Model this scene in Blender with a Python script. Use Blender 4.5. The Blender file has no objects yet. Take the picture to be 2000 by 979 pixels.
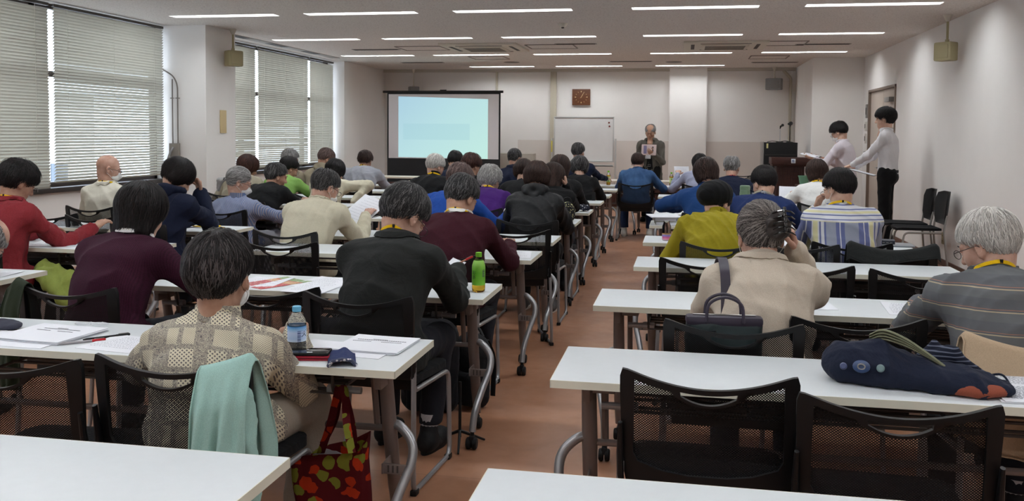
import bpy, bmesh, math, random
import numpy as np
from mathutils import Vector, Matrix, Euler, geometry
random.seed(7)
S = bpy.context.scene
COL = S.collection
PI = math.pi

# ------------------------------------------------------------------ camera
cam_d = bpy.data.cameras.new('camera'); cam = bpy.data.objects.new('camera', cam_d); COL.objects.link(cam)
F_PX, YAW, PITCH, ROLL, PY = 1764.0, 0.187557, 0.048672, 0.0080812, 347.4
_f = Vector((-math.sin(YAW)*math.cos(PITCH), math.cos(YAW)*math.cos(PITCH), -math.sin(PITCH)))
_r = Vector((math.cos(YAW), math.sin(YAW), 0)); _u = _r.cross(_f)
_r2 = _r*math.cos(ROLL) + _u*math.sin(ROLL); _u2 = -_r*math.sin(ROLL) + _u*math.cos(ROLL)
M = Matrix((( _r2.x, _u2.x, -_f.x, 0), (_r2.y, _u2.y, -_f.y, 0), (_r2.z, _u2.z, -_f.z, 1.45), (0, 0, 0, 1)))
cam.matrix_world = M
cam_d.sensor_width = 36; cam_d.lens = 36*F_PX/2000; cam_d.shift_y = -(489.5-PY)/2000
cam_d.clip_start = 0.05; cam_d.clip_end = 300
S.camera = cam

# ------------------------------------------------------------------ colour management
S.view_settings.view_transform = 'Standard'; S.view_settings.look = 'None'
S.view_settings.gamma = 1; S.view_settings.use_curve_mapping = False
S.view_settings.exposure = 0.0
LAMP = 33.5         # W/m2 per fixture scale
SKY = 7.5

# ------------------------------------------------------------------ world (bright hazy daylight outside)
W = bpy.data.worlds.new('world'); S.world = W; W.use_nodes = True
nt = W.node_tree; nt.nodes.clear()
o = nt.nodes.new('ShaderNodeOutputWorld'); b = nt.nodes.new('ShaderNodeBackground')
b.inputs[0].default_value = (0.80, 0.88, 1.0, 1); b.inputs[1].default_value = SKY
nt.links.new(b.outputs[0], o.inputs[0])

# ------------------------------------------------------------------ materials
def lin(c):
    return tuple(((v/255)/12.92 if v/255 <= .04045 else ((v/255+.055)/1.055)**2.4) for v in c)
MATS = {}
def base_mat(name):
    m = bpy.data.materials.new(name); m.use_nodes = True
    n = m.node_tree; n.nodes.clear()
    out = n.nodes.new('ShaderNodeOutputMaterial'); p = n.nodes.new('ShaderNodeBsdfPrincipled')
    n.links.new(p.outputs[0], out.inputs[0])
    return m, n, p
def setc(p, c, rough=.5, spec=.5, metal=0):
    p.inputs['Base Color'].default_value = (*lin(c), 1); p.inputs['Roughness'].default_value = rough
    p.inputs['Specular IOR Level'].default_value = spec; p.inputs['Metallic'].default_value = metal
def N(n, t, **kw):
    x = n.nodes.new(t)
    for k, v in kw.items():
        if k in x.inputs: x.inputs[k].default_value = v
        else: setattr(x, k, v)
    return x
def coord(n, kind='Object', scale=None, rot=None):
    t = n.nodes.new('ShaderNodeTexCoord'); mp = n.nodes.new('ShaderNodeMapping')
    n.links.new(t.outputs[kind], mp.inputs[0])
    if scale is not None: mp.inputs['Scale'].default_value = scale
    if rot is not None: mp.inputs['Rotation'].default_value = rot
    return mp.outputs[0]
def ramp(n, src, stops, interp='LINEAR'):
    r = n.nodes.new('ShaderNodeValToRGB'); e = r.color_ramp.elements; r.color_ramp.interpolation = interp
    while len(e) > 1: e.remove(e[-1])
    e[0].position = stops[0][0]; e[0].color = (*lin(stops[0][1]), 1)
    for pz, c in stops[1:]:
        q = e.new(pz); q.color = (*lin(c), 1)
    if src is not None: n.links.new(src, r.inputs[0])
    return r
def math_(n, op, a, b=None, c=None):
    m = n.nodes.new('ShaderNodeMath'); m.operation = op
    for i, v in enumerate((a, b, c)):
        if v is None: continue
        if isinstance(v, (int, float)): m.inputs[i].default_value = v
        else: n.links.new(v, m.inputs[i])
    return m.outputs[0]
def mixc(n, fac, a, b):
    m = n.nodes.new('ShaderNodeMix'); m.data_type = 'RGBA'
    for i, v in ((0, fac), (6, a), (7, b)):
        if isinstance(v, (int, float)): m.inputs[i].default_value = v
        elif isinstance(v, tuple): m.inputs[i].default_value = (*lin(v), 1)
        else: n.links.new(v, m.inputs[i])
    return m.outputs[2]
def bump(n, p, h, strength=.3, dist=.002):
    b = n.nodes.new('ShaderNodeBump'); b.inputs['Strength'].default_value = strength; b.inputs['Distance'].default_value = dist
    n.links.new(h, b.inputs['Height']); n.links.new(b.outputs[0], p.inputs['Normal'])
def plain(name, c, rough=.5, spec=.5, metal=0, nscale=0, namp=.06, bstr=0, bscale=200):
    if name in MATS: return MATS[name]
    m, n, p = base_mat(name); setc(p, c, rough, spec, metal)
    if nscale:
        t = N(n, 'ShaderNodeTexNoise', Scale=nscale, Detail=4.0); n.links.new(coord(n), t.inputs['Vector'])
        d = tuple(max(0, min(255, v*(1-namp))) for v in c); l = tuple(max(0, min(255, v*(1+namp))) for v in c)
        r = ramp(n, t.outputs[0], [(.3, d), (.7, l)]); n.links.new(r.outputs[0], p.inputs['Base Color'])
    if bstr:
        t = N(n, 'ShaderNodeTexNoise', Scale=bscale, Detail=3.0); n.links.new(coord(n), t.inputs['Vector'])
        bump(n, p, t.outputs[0], bstr, .002)
    MATS[name] = m; return m
def cloth(name, c, rough=.9, weave=1500, fold=.35, var=.06):
    if name in MATS: return MATS[name]
    m, n, p = base_mat(name); setc(p, c, rough, .25)
    p.inputs['Sheen Weight'].default_value = .02; p.inputs['Sheen Roughness'].default_value = .5
    v = coord(n)
    t = N(n, 'ShaderNodeTexNoise', Scale=9.0, Detail=5.0, Distortion=.8); n.links.new(v, t.inputs['Vector'])
    t2 = N(n, 'ShaderNodeTexNoise', Scale=float(weave)/3, Detail=2.0); n.links.new(v, t2.inputs['Vector'])
    s = math_(n, 'ADD', t2.outputs[0], 0.0)
    d = tuple(max(0, x*(1-var)) for x in c); l = tuple(min(255, x*(1+var)) for x in c)
    r = ramp(n, s, [(.3, d), (.7, l)]); n.links.new(r.outputs[0], p.inputs['Base Color'])
    h = math_(n, 'ADD', math_(n, 'MULTIPLY', t.outputs[0], 6.0), math_(n, 'MULTIPLY', t2.outputs[0], .06))
    bump(n, p, h, fold, .004)
    MATS[name] = m; return m

M_WALL = plain('wall_paint', (233, 229, 225), .85, .2, nscale=1.3, namp=.012, bstr=.06, bscale=90)
M_WALLR = M_WALL
# ceiling: speckled rock-wool board
def mk_ceiling():
    m, n, p = base_mat('ceiling_board'); setc(p, (216, 210, 204), .95, .1)
    v = coord(n)
    a = N(n, 'ShaderNodeTexNoise', Scale=55.0, Detail=6.0, Roughness=.7); n.links.new(v, a.inputs['Vector'])
    r = ramp(n, a.outputs[0], [(.36, (180, 172, 165)), (.46, (217, 211, 205)), (.7, (224, 219, 213))])
    n.links.new(r.outputs[0], p.inputs['Base Color']); bump(n, p, a.outputs[0], .5, .004)
    return m
M_CEIL = mk_ceiling()
def mk_floor():
    m, n, p = base_mat('vinyl_floor'); setc(p, (168, 112, 84), .32, .45)
    v = coord(n)
    a = N(n, 'ShaderNodeTexNoise', Scale=2.2, Detail=7.0, Roughness=.65, Distortion=.6); n.links.new(v, a.inputs['Vector'])
    r = ramp(n, a.outputs[0], [(.3, (140, 98, 74)), (.5, (156, 111, 85)), (.72, (170, 125, 98))])
    # faint sheet seams across the room
    sep = N(n, 'ShaderNodeSeparateXYZ'); n.links.new(v, sep.inputs[0])
    s = math_(n, 'FRACT', math_(n, 'MULTIPLY', sep.outputs[1], .55))
    line = math_(n, 'LESS_THAN', s, .004)
    c = mixc(n, math_(n, 'MULTIPLY', line, .35), r.outputs[0], (96, 62, 48))
    n.links.new(c, p.inputs['Base Color'])
    a2 = N(n, 'ShaderNodeTexNoise', Scale=14.0, Detail=4.0); n.links.new(v, a2.inputs['Vector'])
    rr = n.nodes.new('ShaderNodeMapRange'); rr.inputs[3].default_value = .24; rr.inputs[4].default_value = .42
    n.links.new(a2.outputs[0], rr.inputs[0]); n.links.new(rr.outputs[0], p.inputs['Roughness'])
    bump(n, p, a2.outputs[0], .05, .002)
    return m
M_FLOOR = mk_floor()
M_WHITE = plain('white_laminate', (208, 213, 216), .38, .4, nscale=30, namp=.006)
M_EDGE = plain('cream_edge_band', (214, 212, 196), .5, .4)
M_TAUPE = plain('taupe_painted_steel', (118, 108, 104), .42, .5, .2)
M_SILVER = plain('silver_painted_steel', (150, 150, 152), .3, .6, .55)
M_CHROME = plain('dull_chrome', (150, 148, 145), .28, .6, .8)
M_DARKM = plain('dark_steel', (62, 58, 56), .5, .5, .3)
M_BLACK = plain('black_plastic', (9, 9, 11), .45, .35, bstr=.05, bscale=900)
M_RUBBER = plain('black_rubber', (16, 16, 17), .6, .3)
M_SEAT = cloth('black_seat_fabric', (9, 10, 14), .9)
M_BROWNWOOD = None
def wood(name, c1, c2, rough=.45, sc=6, axis=0):
    if name in MATS: return MATS[name]
    m, n, p = base_mat(name); setc(p, c1, rough, .4)
    scl = [3, 3, 3]; scl[axis] = .35
    v = coord(n, scale=tuple(x*sc for x in scl))
    a = N(n, 'ShaderNodeTexNoise', Scale=3.0, Detail=6.0, Distortion=1.2); n.links.new(v, a.inputs['Vector'])
    r = ramp(n, a.outputs[0], [(.3, c2), (.7, c1)]); n.links.new(r.outputs[0], p.inputs['Base Color'])
    MATS[name] = m; return m
M_DESKW = wood('dark_red_wood', (78, 44, 36), (54, 30, 25))
M_LECT = wood('lectern_wood', (70, 38, 32), (48, 26, 22))
M_CLOCKW = wood('clock_wood', (108, 66, 40), (90, 52, 32))
def mk_mesh():
    m, n, p = base_mat('perforated_black_mesh'); setc(p, (7, 7, 9), .6, .25)
    t = n.nodes.new('ShaderNodeUVMap'); t.uv_map = 'uv'
    sep = N(n, 'ShaderNodeSeparateXYZ'); n.links.new(t.outputs[0], sep.inputs[0])
    # staggered grid of round holes, 7 mm pitch
    def dots(ox, oy):
        fx = math_(n, 'SUBTRACT', math_(n, 'FRACT', math_(n, 'ADD', math_(n, 'MULTIPLY', sep.outputs[0], 1/.0078), ox)), .5)
        fy = math_(n, 'SUBTRACT', math_(n, 'FRACT', math_(n, 'ADD', math_(n, 'MULTIPLY', sep.outputs[1], 1/.0078), oy)), .5)
        return math_(n, 'LESS_THAN', math_(n, 'ADD', math_(n, 'MULTIPLY', fx, fx), math_(n, 'MULTIPLY', fy, fy)), .047)
    hole = math_(n, 'MAXIMUM', dots(0, 0), dots(.5, .5))
    n.links.new(math_(n, 'SUBTRACT', 1.0, hole), p.inputs['Alpha'])
    return m
M_MESH = mk_mesh()

# ------------------------------------------------------------------ tagging and linking
def tag(o, label=None, cat=None, group=None, kind=None):
    if label: o['label'] = label
    if cat: o['category'] = cat
    if group: o['group'] = group
    if kind: o['kind'] = kind
    return o
def empty(name, loc=(0, 0, 0), rz=0, label=None, cat=None, group=None):
    o = bpy.data.objects.new(name, None); COL.objects.link(o); o.location = loc; o.rotation_euler = (0, 0, rz)
    o.empty_display_size = .1
    return tag(o, label, cat, group)
def link(name, me, mat=None, parent=None, loc=None, label=None, smooth=None):
    o = bpy.data.objects.new(name, me); COL.objects.link(o)
    if mat is not None:
        for m in (mat if isinstance(mat, (list, tuple)) else [mat]): me.materials.append(m)
    if parent: o.parent = parent
    if loc is not None: o.location = loc
    if label: o['label'] = label
    return o
def auto_smooth(me, ang=35):
    for p in me.polygons: p.use_smooth = True
    try:
        bm = bmesh.new(); bm.from_mesh(me)
        for e in bm.edges:
            if len(e.link_faces) == 2 and e.calc_face_angle(0) > math.radians(ang): e.smooth = False
        bm.to_mesh(me); bm.free()
    except Exception: pass
def obj(name, bm, mat=None, parent=None, loc=None, label=None, smooth=35):
    me = bpy.data.meshes.new(name); bm.normal_update(); bm.to_mesh(me); bm.free()
    if smooth: auto_smooth(me, smooth)
    return link(name, me, mat, parent, loc, label)
def copy_tree(o, parent=None):
    c = o.copy(); COL.objects.link(c); c.parent = parent
    for ch in o.children: copy_tree(ch, c)
    return c
# ------------------------------------------------------------------ mesh helpers
def BM(): return bmesh.new()
def box(bm, x0, x1, y0, y1, z0, z1, bev=0, mi=0, mat4=None):
    r = bmesh.ops.create_cube(bm, size=1)
    vs = r['verts']
    for v in vs: v.co = Vector(((x0+x1)/2+v.co.x*(x1-x0), (y0+y1)/2+v.co.y*(y1-y0), (z0+z1)/2+v.co.z*(z1-z0)))
    if bev:
        es = list({e for v in vs for e in v.link_edges})
        rr = bmesh.ops.bevel(bm, geom=es, offset=bev, segments=2, affect='EDGES', profile=.6)
        vs = [v for v in rr['verts']] ; fs = {f for v in vs for f in v.link_faces}
        allv = {v for f in fs for v in f.verts}
    else: allv = set(vs)
    if mi:
        for f in {f for v in allv for f in v.link_faces}: f.material_index = mi
    if mat4 is not None: bmesh.ops.transform(bm, matrix=mat4, verts=list(allv))
    return list(allv)
def catmull(pts, n=6, closed=False):
    P = [Vector(p) for p in pts]; out = []
    m = len(P)
    rng = range(m) if closed else range(m-1)
    for i in rng:
        p0 = P[(i-1) % m] if closed or i > 0 else P[0]*2-P[1]
        p1 = P[i]; p2 = P[(i+1) % m]
        p3 = P[(i+2) % m] if closed or i+2 < m else P[-1]*2-P[-2]
        for k in range(n):
            t = k/n
            out.append(.5*((2*p1)+(-p0+p2)*t+(2*p0-5*p1+4*p2-p3)*t*t+(-p0+3*p1-3*p2+p3)*t**3))
    if not closed: out.append(P[-1].copy())
    return out
def rounded(pts, r, n=5):
    P = [Vector(p) for p in pts]; out = [P[0]]
    for i in range(1, len(P)-1):
        a = (P[i-1]-P[i]); b = (P[i+1]-P[i]); rr = min(r, a.length*.49, b.length*.49)
        A = P[i]+a.normalized()*rr; B = P[i]+b.normalized()*rr
        for k in range(n+1):
            t = k/n; out.append(A*(1-t)**2+P[i]*2*t*(1-t)+B*t*t)
    out.append(P[-1]); return out
def tube(bm, pts, r, seg=10, cap=True, closed=False, squash=None, mi=0):
    P = [Vector(p) for p in pts]; n = len(P)
    rs = r if isinstance(r, (list, tuple)) else [r]*n
    rings = []; up = None
    for i in range(n):
        if closed: t = (P[(i+1) % n]-P[i-1])
        else: t = (P[min(i+1, n-1)]-P[max(i-1, 0)])
        t = t.normalized() if t.length > 1e-9 else Vector((0, 0, 1))
        if up is None:
            up = Vector((0, 0, 1)) if abs(t.z) < .9 else Vector((0, 1, 0))
        a = (up - t*up.dot(t)).normalized(); b = t.cross(a); up = a
        ring = []
        for k in range(seg):
            th = 2*PI*k/seg
            sx = squash[0] if squash else 1; sy = squash[1] if squash else 1
            ring.append(bm.verts.new(P[i]+a*math.cos(th)*rs[i]*sx+b*math.sin(th)*rs[i]*sy))
        rings.append(ring)
    m = n if closed else n-1
    for i in range(m):
        A = rings[i]; B = rings[(i+1) % n]
        for k in range(seg):
            f = bm.faces.new((A[k], A[(k+1) % seg], B[(k+1) % seg], B[k])); f.material_index = mi
    if cap and not closed:
        f = bm.faces.new(rings[0][::-1]); f.material_index = mi
        f = bm.faces.new(rings[-1]); f.material_index = mi
def lathe(bm, prof, seg=24, c=(0, 0, 0), mi=0, sx=1, sy=1):
    rings = []
    for r, z in prof:
        if r < 1e-6: rings.append([bm.verts.new((c[0], c[1], c[2]+z))])
        else: rings.append([bm.verts.new((c[0]+r*sx*math.cos(2*PI*k/seg), c[1]+r*sy*math.sin(2*PI*k/seg), c[2]+z)) for k in range(seg)])
    for A, B in zip(rings, rings[1:]):
        for k in range(seg):
            k2 = (k+1) % seg
            if len(A) == 1 and len(B) == 1: continue
            if len(A) == 1: f = bm.faces.new((A[0], B[k2], B[k]))
            elif len(B) == 1: f = bm.faces.new((A[k], A[k2], B[0]))
            else: f = bm.faces.new((A[k], A[k2], B[k2], B[k]))
            f.material_index = mi
def inside(pt, poly):
    x, y = pt; c = False; n = len(poly); j = n-1
    for i in range(n):
        xi, yi = poly[i]; xj, yj = poly[j]
        if (yi > y) != (yj > y) and x < (xj-xi)*(y-yi)/(yj-yi)+xi: c = not c
        j = i
    return c
def plate(bm, outer, holes, step, mapper, thick, uv=False, mi=0):
    """flat outline with holes, filled with an inner grid, bent by mapper(u, v, w) and given thickness along w"""
    pts = [Vector(p) for p in outer]; faces = [list(range(len(outer)))]
    edges = [(i, (i+1) % len(outer)) for i in range(len(outer))]
    for h in holes:
        s = len(pts); pts += [Vector(p) for p in h]; edges += [(s+i, s+(i+1) % len(h)) for i in range(len(h))]
    xs = [p[0] for p in outer]; ys = [p[1] for p in outer]
    y = min(ys)+step/2
    while y < max(ys):
        x = min(xs)+step/2
        while x < max(xs):
            q = (x+random.uniform(-.1, .1)*step, y+random.uniform(-.1, .1)*step)
            if inside(q, outer) and not any(inside(q, h) for h in holes): pts.append(Vector(q))
            x += step
        y += step
    V, E, Fc, _, _, _ = geometry.delaunay_2d_cdt(pts, edges, [], 0, 1e-5)
    tris = []
    for f in Fc:
        c = sum((V[i] for i in f), Vector((0, 0)))/len(f)
        if inside(c, outer) and not any(inside(c, h) for h in holes): tris.append(list(f))
    used = sorted({i for t in tris for i in t}); layer = bm.loops.layers.uv.get('uv') or (bm.loops.layers.uv.new('uv') if uv else None)
    A = {i: bm.verts.new(mapper(V[i].x, V[i].y, thick/2)) for i in used}
    sides = [(A, 1)]
    if thick > 0:
        B = {i: bm.verts.new(mapper(V[i].x, V[i].y, -thick/2)) for i in used}; sides.append((B, -1))
    cnt = {}
    for t in tris:
        for i in range(len(t)):
            a, b2 = t[i], t[(i+1) % len(t)]; cnt[(min(a, b2), max(a, b2))] = cnt.get((min(a, b2), max(a, b2)), 0)+1
    for D, sg in sides:
        for t in tris:
            tt = t if sg > 0 else t[::-1]
            f = bm.faces.new([D[i] for i in tt]); f.material_index = mi
            if layer:
                for lp, i in zip(f.loops, tt): lp[layer].uv = (V[i].x, V[i].y)
    if thick > 0:
        for t in tris:
            for i in range(len(t)):
                a, b2 = t[i], t[(i+1) % len(t)]
                if cnt[(min(a, b2), max(a, b2))] == 1:
                    f = bm.faces.new((A[b2], A[a], B[a], B[b2])); f.material_index = mi
def text_mesh(name, s, size, mat, parent, M4, extr=.0004):
    cu = bpy.data.curves.new(name, 'FONT'); cu.body = s; cu.size = size; cu.align_x = 'CENTER'; cu.align_y = 'CENTER'; cu.extrude = extr
    t = bpy.data.objects.new(name, cu); COL.objects.link(t)
    dg = bpy.context.evaluated_depsgraph_get(); dg.update()
    me = bpy.data.meshes.new_from_object(t.evaluated_get(dg)); bpy.data.objects.remove(t); bpy.data.curves.remove(cu)
    me.transform(M4); o = link(name, me, mat, parent); return o
# ================================================================== ROOM
XL, XR, YB, YF, ZC = -6.35, 2.90, 18.0, -2.6, 2.75
def struct(name, bm, mat, parent=None, smooth=None):
    o = obj(name, bm, mat, parent, smooth=smooth)
    if parent is None: o['kind'] = 'structure'
    return o
bm = BM(); box(bm, XL-.5, XR+.3, YF, YB+.3, -.12, 0); struct('floor', bm, M_FLOOR)
bm = BM()
# ceiling slab with openings for the recessed light troughs
LX = [(-5.75, -4.48), (-4.13, -2.86), (-2.44, -1.17), (-.55, .72), (1.17, 2.44)]
LY = [-.94, 1.66, 4.26, 6.86, 9.46, 12.06, 14.67, 17.28]
# (y centre of each row; the first four rows are over and behind the camera)
fix = [(a, b, y) for y in LY for a, b in LX if not (y == 17.28 and (a < -5 or a > 1))]
outer = [(XL-.3, YF), (XR+.3, YF), (XR+.3, YB+.3), (XL-.3, YB+.3)]
xs = sorted({XL-.3, XR+.3} | {v for a, b in LX for v in (a, b)}); HW = .085
ys = sorted({YF, YB+.3} | {y+s*HW for y in LY for s in (-1, 1)})
vz = {}
def gv(x, y, z):
    k = (round(x, 4), round(y, 4), z)
    if k not in vz: vz[k] = bm.verts.new((x, y, z))
    return vz[k]
for x0, x1 in zip(xs, xs[1:]):
    for y0, y1 in zip(ys, ys[1:]):
        hole = any(abs(x0-a) < 1e-6 and abs(x1-b) < 1e-6 and abs((y0+y1)/2-y) < 1e-6 for a, b, y in fix)
        if not hole: bm.faces.new((gv(x0, y0, ZC), gv(x0, y1, ZC), gv(x1, y1, ZC), gv(x1, y0, ZC)))
box(bm, XL-.4, XR+.4, YF, YB+.4, ZC+.14, ZC+.3)
struct('ceiling', bm, M_CEIL)
# walls
bm = BM(); box(bm, XL-.2, 2.10, YB, YB+.2, 0, ZC)
box(bm, -.29, .42, YB-.16, YB+.001, 0, ZC)              # pilaster beside the lectern end
struct('wall_back', bm, M_WALL)
bm = BM(); box(bm, 2.08, XR+.15, 15.72, YB+.2, 0, ZC); struct('wall_jog', bm, M_WALL)
bm = BM(); box(bm, XR, XR+.15, YF, 13.44, 0, ZC+.0); box(bm, XR, XR+.15, 15.26, 15.73, 0, ZC); box(bm, XR, XR+.15, 13.43, 15.27, 2.17, ZC)
struct('wall_right', bm, M_WALLR)
bm = BM(); box(bm, XL-.3, XR+.15, YF-.15, YF, 0, ZC); struct('wall_front', bm, M_WALL)
ZS = .86
bm = BM()
box(bm, XL-.2, XL, YF, YB, 0, ZS-.05)                    # spandrel below the windows
box(bm, XL-.2, -5.77, 10.22, 10.96, 0, ZC)               # structural column between the windows
box(bm, XL-.2, -6.12, 15.72, YB, 0, ZC)                  # end wall beyond the second window
box(bm, XL-.2, XL-.02, YF, 1.2, ZS-.05, ZC)
struct('wall_left', bm, M_WALL)
# soffit strip over the blinds, baseboards
bm = BM(); box(bm, 2.885, XR, YF, 13.36, 0, .075, .002); struct('baseboard_right', bm, plain('brown_baseboard', (96, 70, 58), .5))
bm = BM(); box(bm, -6.1, 2.06, YB-.012, YB, 0, .075); struct('baseboard_back', bm, plain('brown_baseboard', (0, 0, 0)))
bm = BM(); box(bm, -6.12, 2.06, YB-.10, YB, ZC-.055, ZC+.001); struct('trim_1', bm, plain('cream_trim', (196, 190, 178), .7))
bm = BM(); box(bm, -3.30, -.295, YB-.004, YB+.001, .075, 1.33); struct('trim_2', bm, plain('lower_wall_tone', (214, 205, 198), .85, .2))  # thin, slightly darker sheet over the lower back wall, left of the pilaster
bm = BM(); box(bm, .43, 2.0, YB-.004, YB+.001, .075, 1.33); struct('trim_3', bm, plain('lower_wall_tone', (0, 0, 0)))  # same darker tone low on the wall right of the pilaster
# double door in the right wall
M_DOOR = plain('beige_door', (186, 172, 160), .5, .4, nscale=2, namp=.02)
door = empty('door_1', (XR, 14.35, 0)); door['kind'] = 'structure'
bm = BM()
box(bm, -.02, .1, -.93, -.89, 0, 2.19, .003); box(bm, -.02, .1, .89, .93, 0, 2.19, .003); box(bm, -.02, .1, -.93, .93, 2.15, 2.19, .003)
obj('door_frame', bm, plain('brown_door_frame', (120, 104, 92), .5), door)
for s in (-1, 1):
    bm = BM(); box(bm, .02, .06, min(s*.005, s*.89), max(s*.005, s*.89), .01, 2.15, .003); lf = obj('door_leaf', bm, M_DOOR, door)
    bm = BM(); tube(bm, [(.02, s*.08, .98), (-.03, s*.08, .98), (-.03, s*.2, .98)], .009); obj('door_handle', bm, M_CHROME, lf)
bm = BM(); box(bm, -.06, .02, -.75, -.45, 1.95, 2.02, .006); obj('door_closer', bm, M_CHROME, door)
# ------------------------------------------------------------------ windows
M_FRAME = plain('bronze_window_frame', (58, 46, 42), .5, .4)
M_SILL = plain('dark_window_sill', (50, 44, 42), .5, .4)
def glass():
    m, n, p = base_mat('window_glass'); setc(p, (240, 246, 250), .02, .5)
    p.inputs['Transmission Weight'].default_value = 1; p.inputs['IOR'].default_value = 1.05
    return m
M_GLASS = glass()
def window(name, y0, y1, mull):
    w = empty(name, (XL-.15, (y0+y1)/2, ZS)); w['kind'] = 'structure'; h = ZC-ZS; L = (y1-y0)/2
    bm = BM()
    box(bm, 0, .06, -L, L, -.05, .05, .003); box(bm, 0, .06, -L, L, h-.05, h, .003); box(bm, 0, .06, -L, L, h*.62-.03, h*.62+.03, .003)
    for m_ in [y0+.025, y1-.025]+mull:
        box(bm, 0, .06, m_-(y0+y1)/2-.035, m_-(y0+y1)/2+.035, -.05, h, .003)
    obj('window_frame', bm, M_FRAME, w)
    bm = BM(); box(bm, .025, .031, -L, L, -.02, h); obj('window_pane', bm, M_GLASS, w)
    bm = BM(); box(bm, .05, .2, -L, L, -.05, 0.0, .004); obj('window_sill', bm, M_SILL, w)
    return w
window('window_1', 1.2, 10.22, [3.4, 5.75, 8.05])
window('window_2', 10.96, 15.72, [12.45, 14.62])
# ------------------------------------------------------------------ venetian blinds
M_SLAT = None
def mk_slat():
    m, n, p = base_mat('blind_slat_enamel'); setc(p, (182, 179, 168), .5, .4)
    tr = N(n, 'ShaderNodeBsdfTranslucent'); tr.inputs[0].default_value = (*lin((204, 198, 180)), 1)
    mx = n.nodes.new('ShaderNodeMixShader'); mx.inputs[0].default_value = .10
    out = [x for x in n.nodes if x.type == 'OUTPUT_MATERIAL'][0]
    n.links.new(p.outputs[0], mx.inputs[1]); n.links.new(tr.outputs[0], mx.inputs[2]); n.links.new(mx.outputs[0], out.inputs[0])
    return m
M_SLAT = mk_slat()
def blind(y0, y1, zb, label, tilt=58, ztop=ZC-.02, x=XL+.035):
    t = empty('venetian_blind', (x, (y0+y1)/2, zb), 0, label, 'blind', 'venetian blinds along the window wall')
    L = (y1-y0)/2-.008; bm = BM(); pitch = .0315; w = .0195
    n = int((ztop-zb-.05)/pitch); a = math.radians(tilt)
    for i in range(n):
        z = .03+i*pitch
        da = a+random.uniform(-.05, .05)
        # gently crowned slat
        prof = [(-w, -.0), (-w*.4, .0018), (w*.4, .0018), (w, 0)]
        vs = []
        for (u, v) in prof:
            xx = u*math.cos(da)+v*math.sin(da); zz = u*math.sin(da)-v*math.cos(da)
            vs.append((bm.verts.new((xx, -L, z+zz)), bm.verts.new((xx, L, z+zz+random.uniform(-.0008, .0008)))))
        for (A, B), (C, D) in zip(vs, vs[1:]): bm.faces.new((A, B, D, C))
    obj('slats', bm, M_SLAT, t, smooth=80)
    bm = BM(); box(bm, -.014, .014, -L, L, -.005, .012, .003); obj('bottom_rail', bm, plain('blind_rail', (150, 146, 130), .5), t)
    bm = BM(); box(bm, -.018, .018, -L, L, ztop-zb-.03, ztop-zb, .002); obj('head_rail', bm, plain('blind_rail_dark', (70, 66, 60), .5), t)
    bm = BM()
    for k in range(3):
        yy = -L+.2+(2*L-.4)*k/2
        tube(bm, [(.016, yy, .0), (.016, yy, ztop-zb-.02)], .0012, 4)
    obj('ladder_cord', bm, plain('cord', (205, 203, 190), .8), t)
    return t
blind(2.60, 5.70, .77, 'wide grey venetian blind hanging furthest behind the viewer at the window wall', 60)
blind(5.72, 8.13, .83, 'pale grey venetian blind at the left edge, reaching lowest below the sill', 60)
blind(8.19, 10.17, .915, 'pale grey venetian blind beside the column with daylight glaring through its slats', 47)
blind(11.00, 12.62, .90, 'venetian blind of the far window next to the column speaker', 56)
blind(12.68, 14.55, .905, 'widest venetian blind in the middle of the far window', 54)
blind(14.60, 15.66, .92, 'narrow venetian blind at the far end of the far window', 58)
# outdoor ground and a few pale buildings outside the glass
bm = BM(); box(bm, -60, -7.5, -30, 60, -6.2, -6)
o = obj('outdoor_ground', bm, plain('outdoor_asphalt', (150, 150, 148), .9)); o['kind'] = 'structure'
for i, (x, y, w, h, c, lb) in enumerate([(-26, 14, 9, 7, (190, 186, 178), 'pale concrete building seen dimly through the near blind slats'), (-30, 30, 10, 9, (200, 198, 194), 'whitish block outside beyond the far window'), (-22, 24, 5, 4.5, (120, 132, 96), None)]):
    if lb is None:
        continue
    t = empty('outdoor_building', (x, y, -6), 0, lb, 'building')
    bm = BM(); box(bm, -w/2, w/2, -w/2, w/2, 0, h, .05); obj('building_wall', bm, plain('bld%d' % i, c, .9), t)
    bm = BM()
    for k in range(5):
        for j in range(3): box(bm, w/2-.02, w/2+.03, -w/2+.8+k*1.6, -w/2+1.8+k*1.6, 1+j*2.0, 2.1+j*2.0)
    obj('building_window', bm, plain('dark_glass', (70, 80, 90), .2), t)
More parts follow.
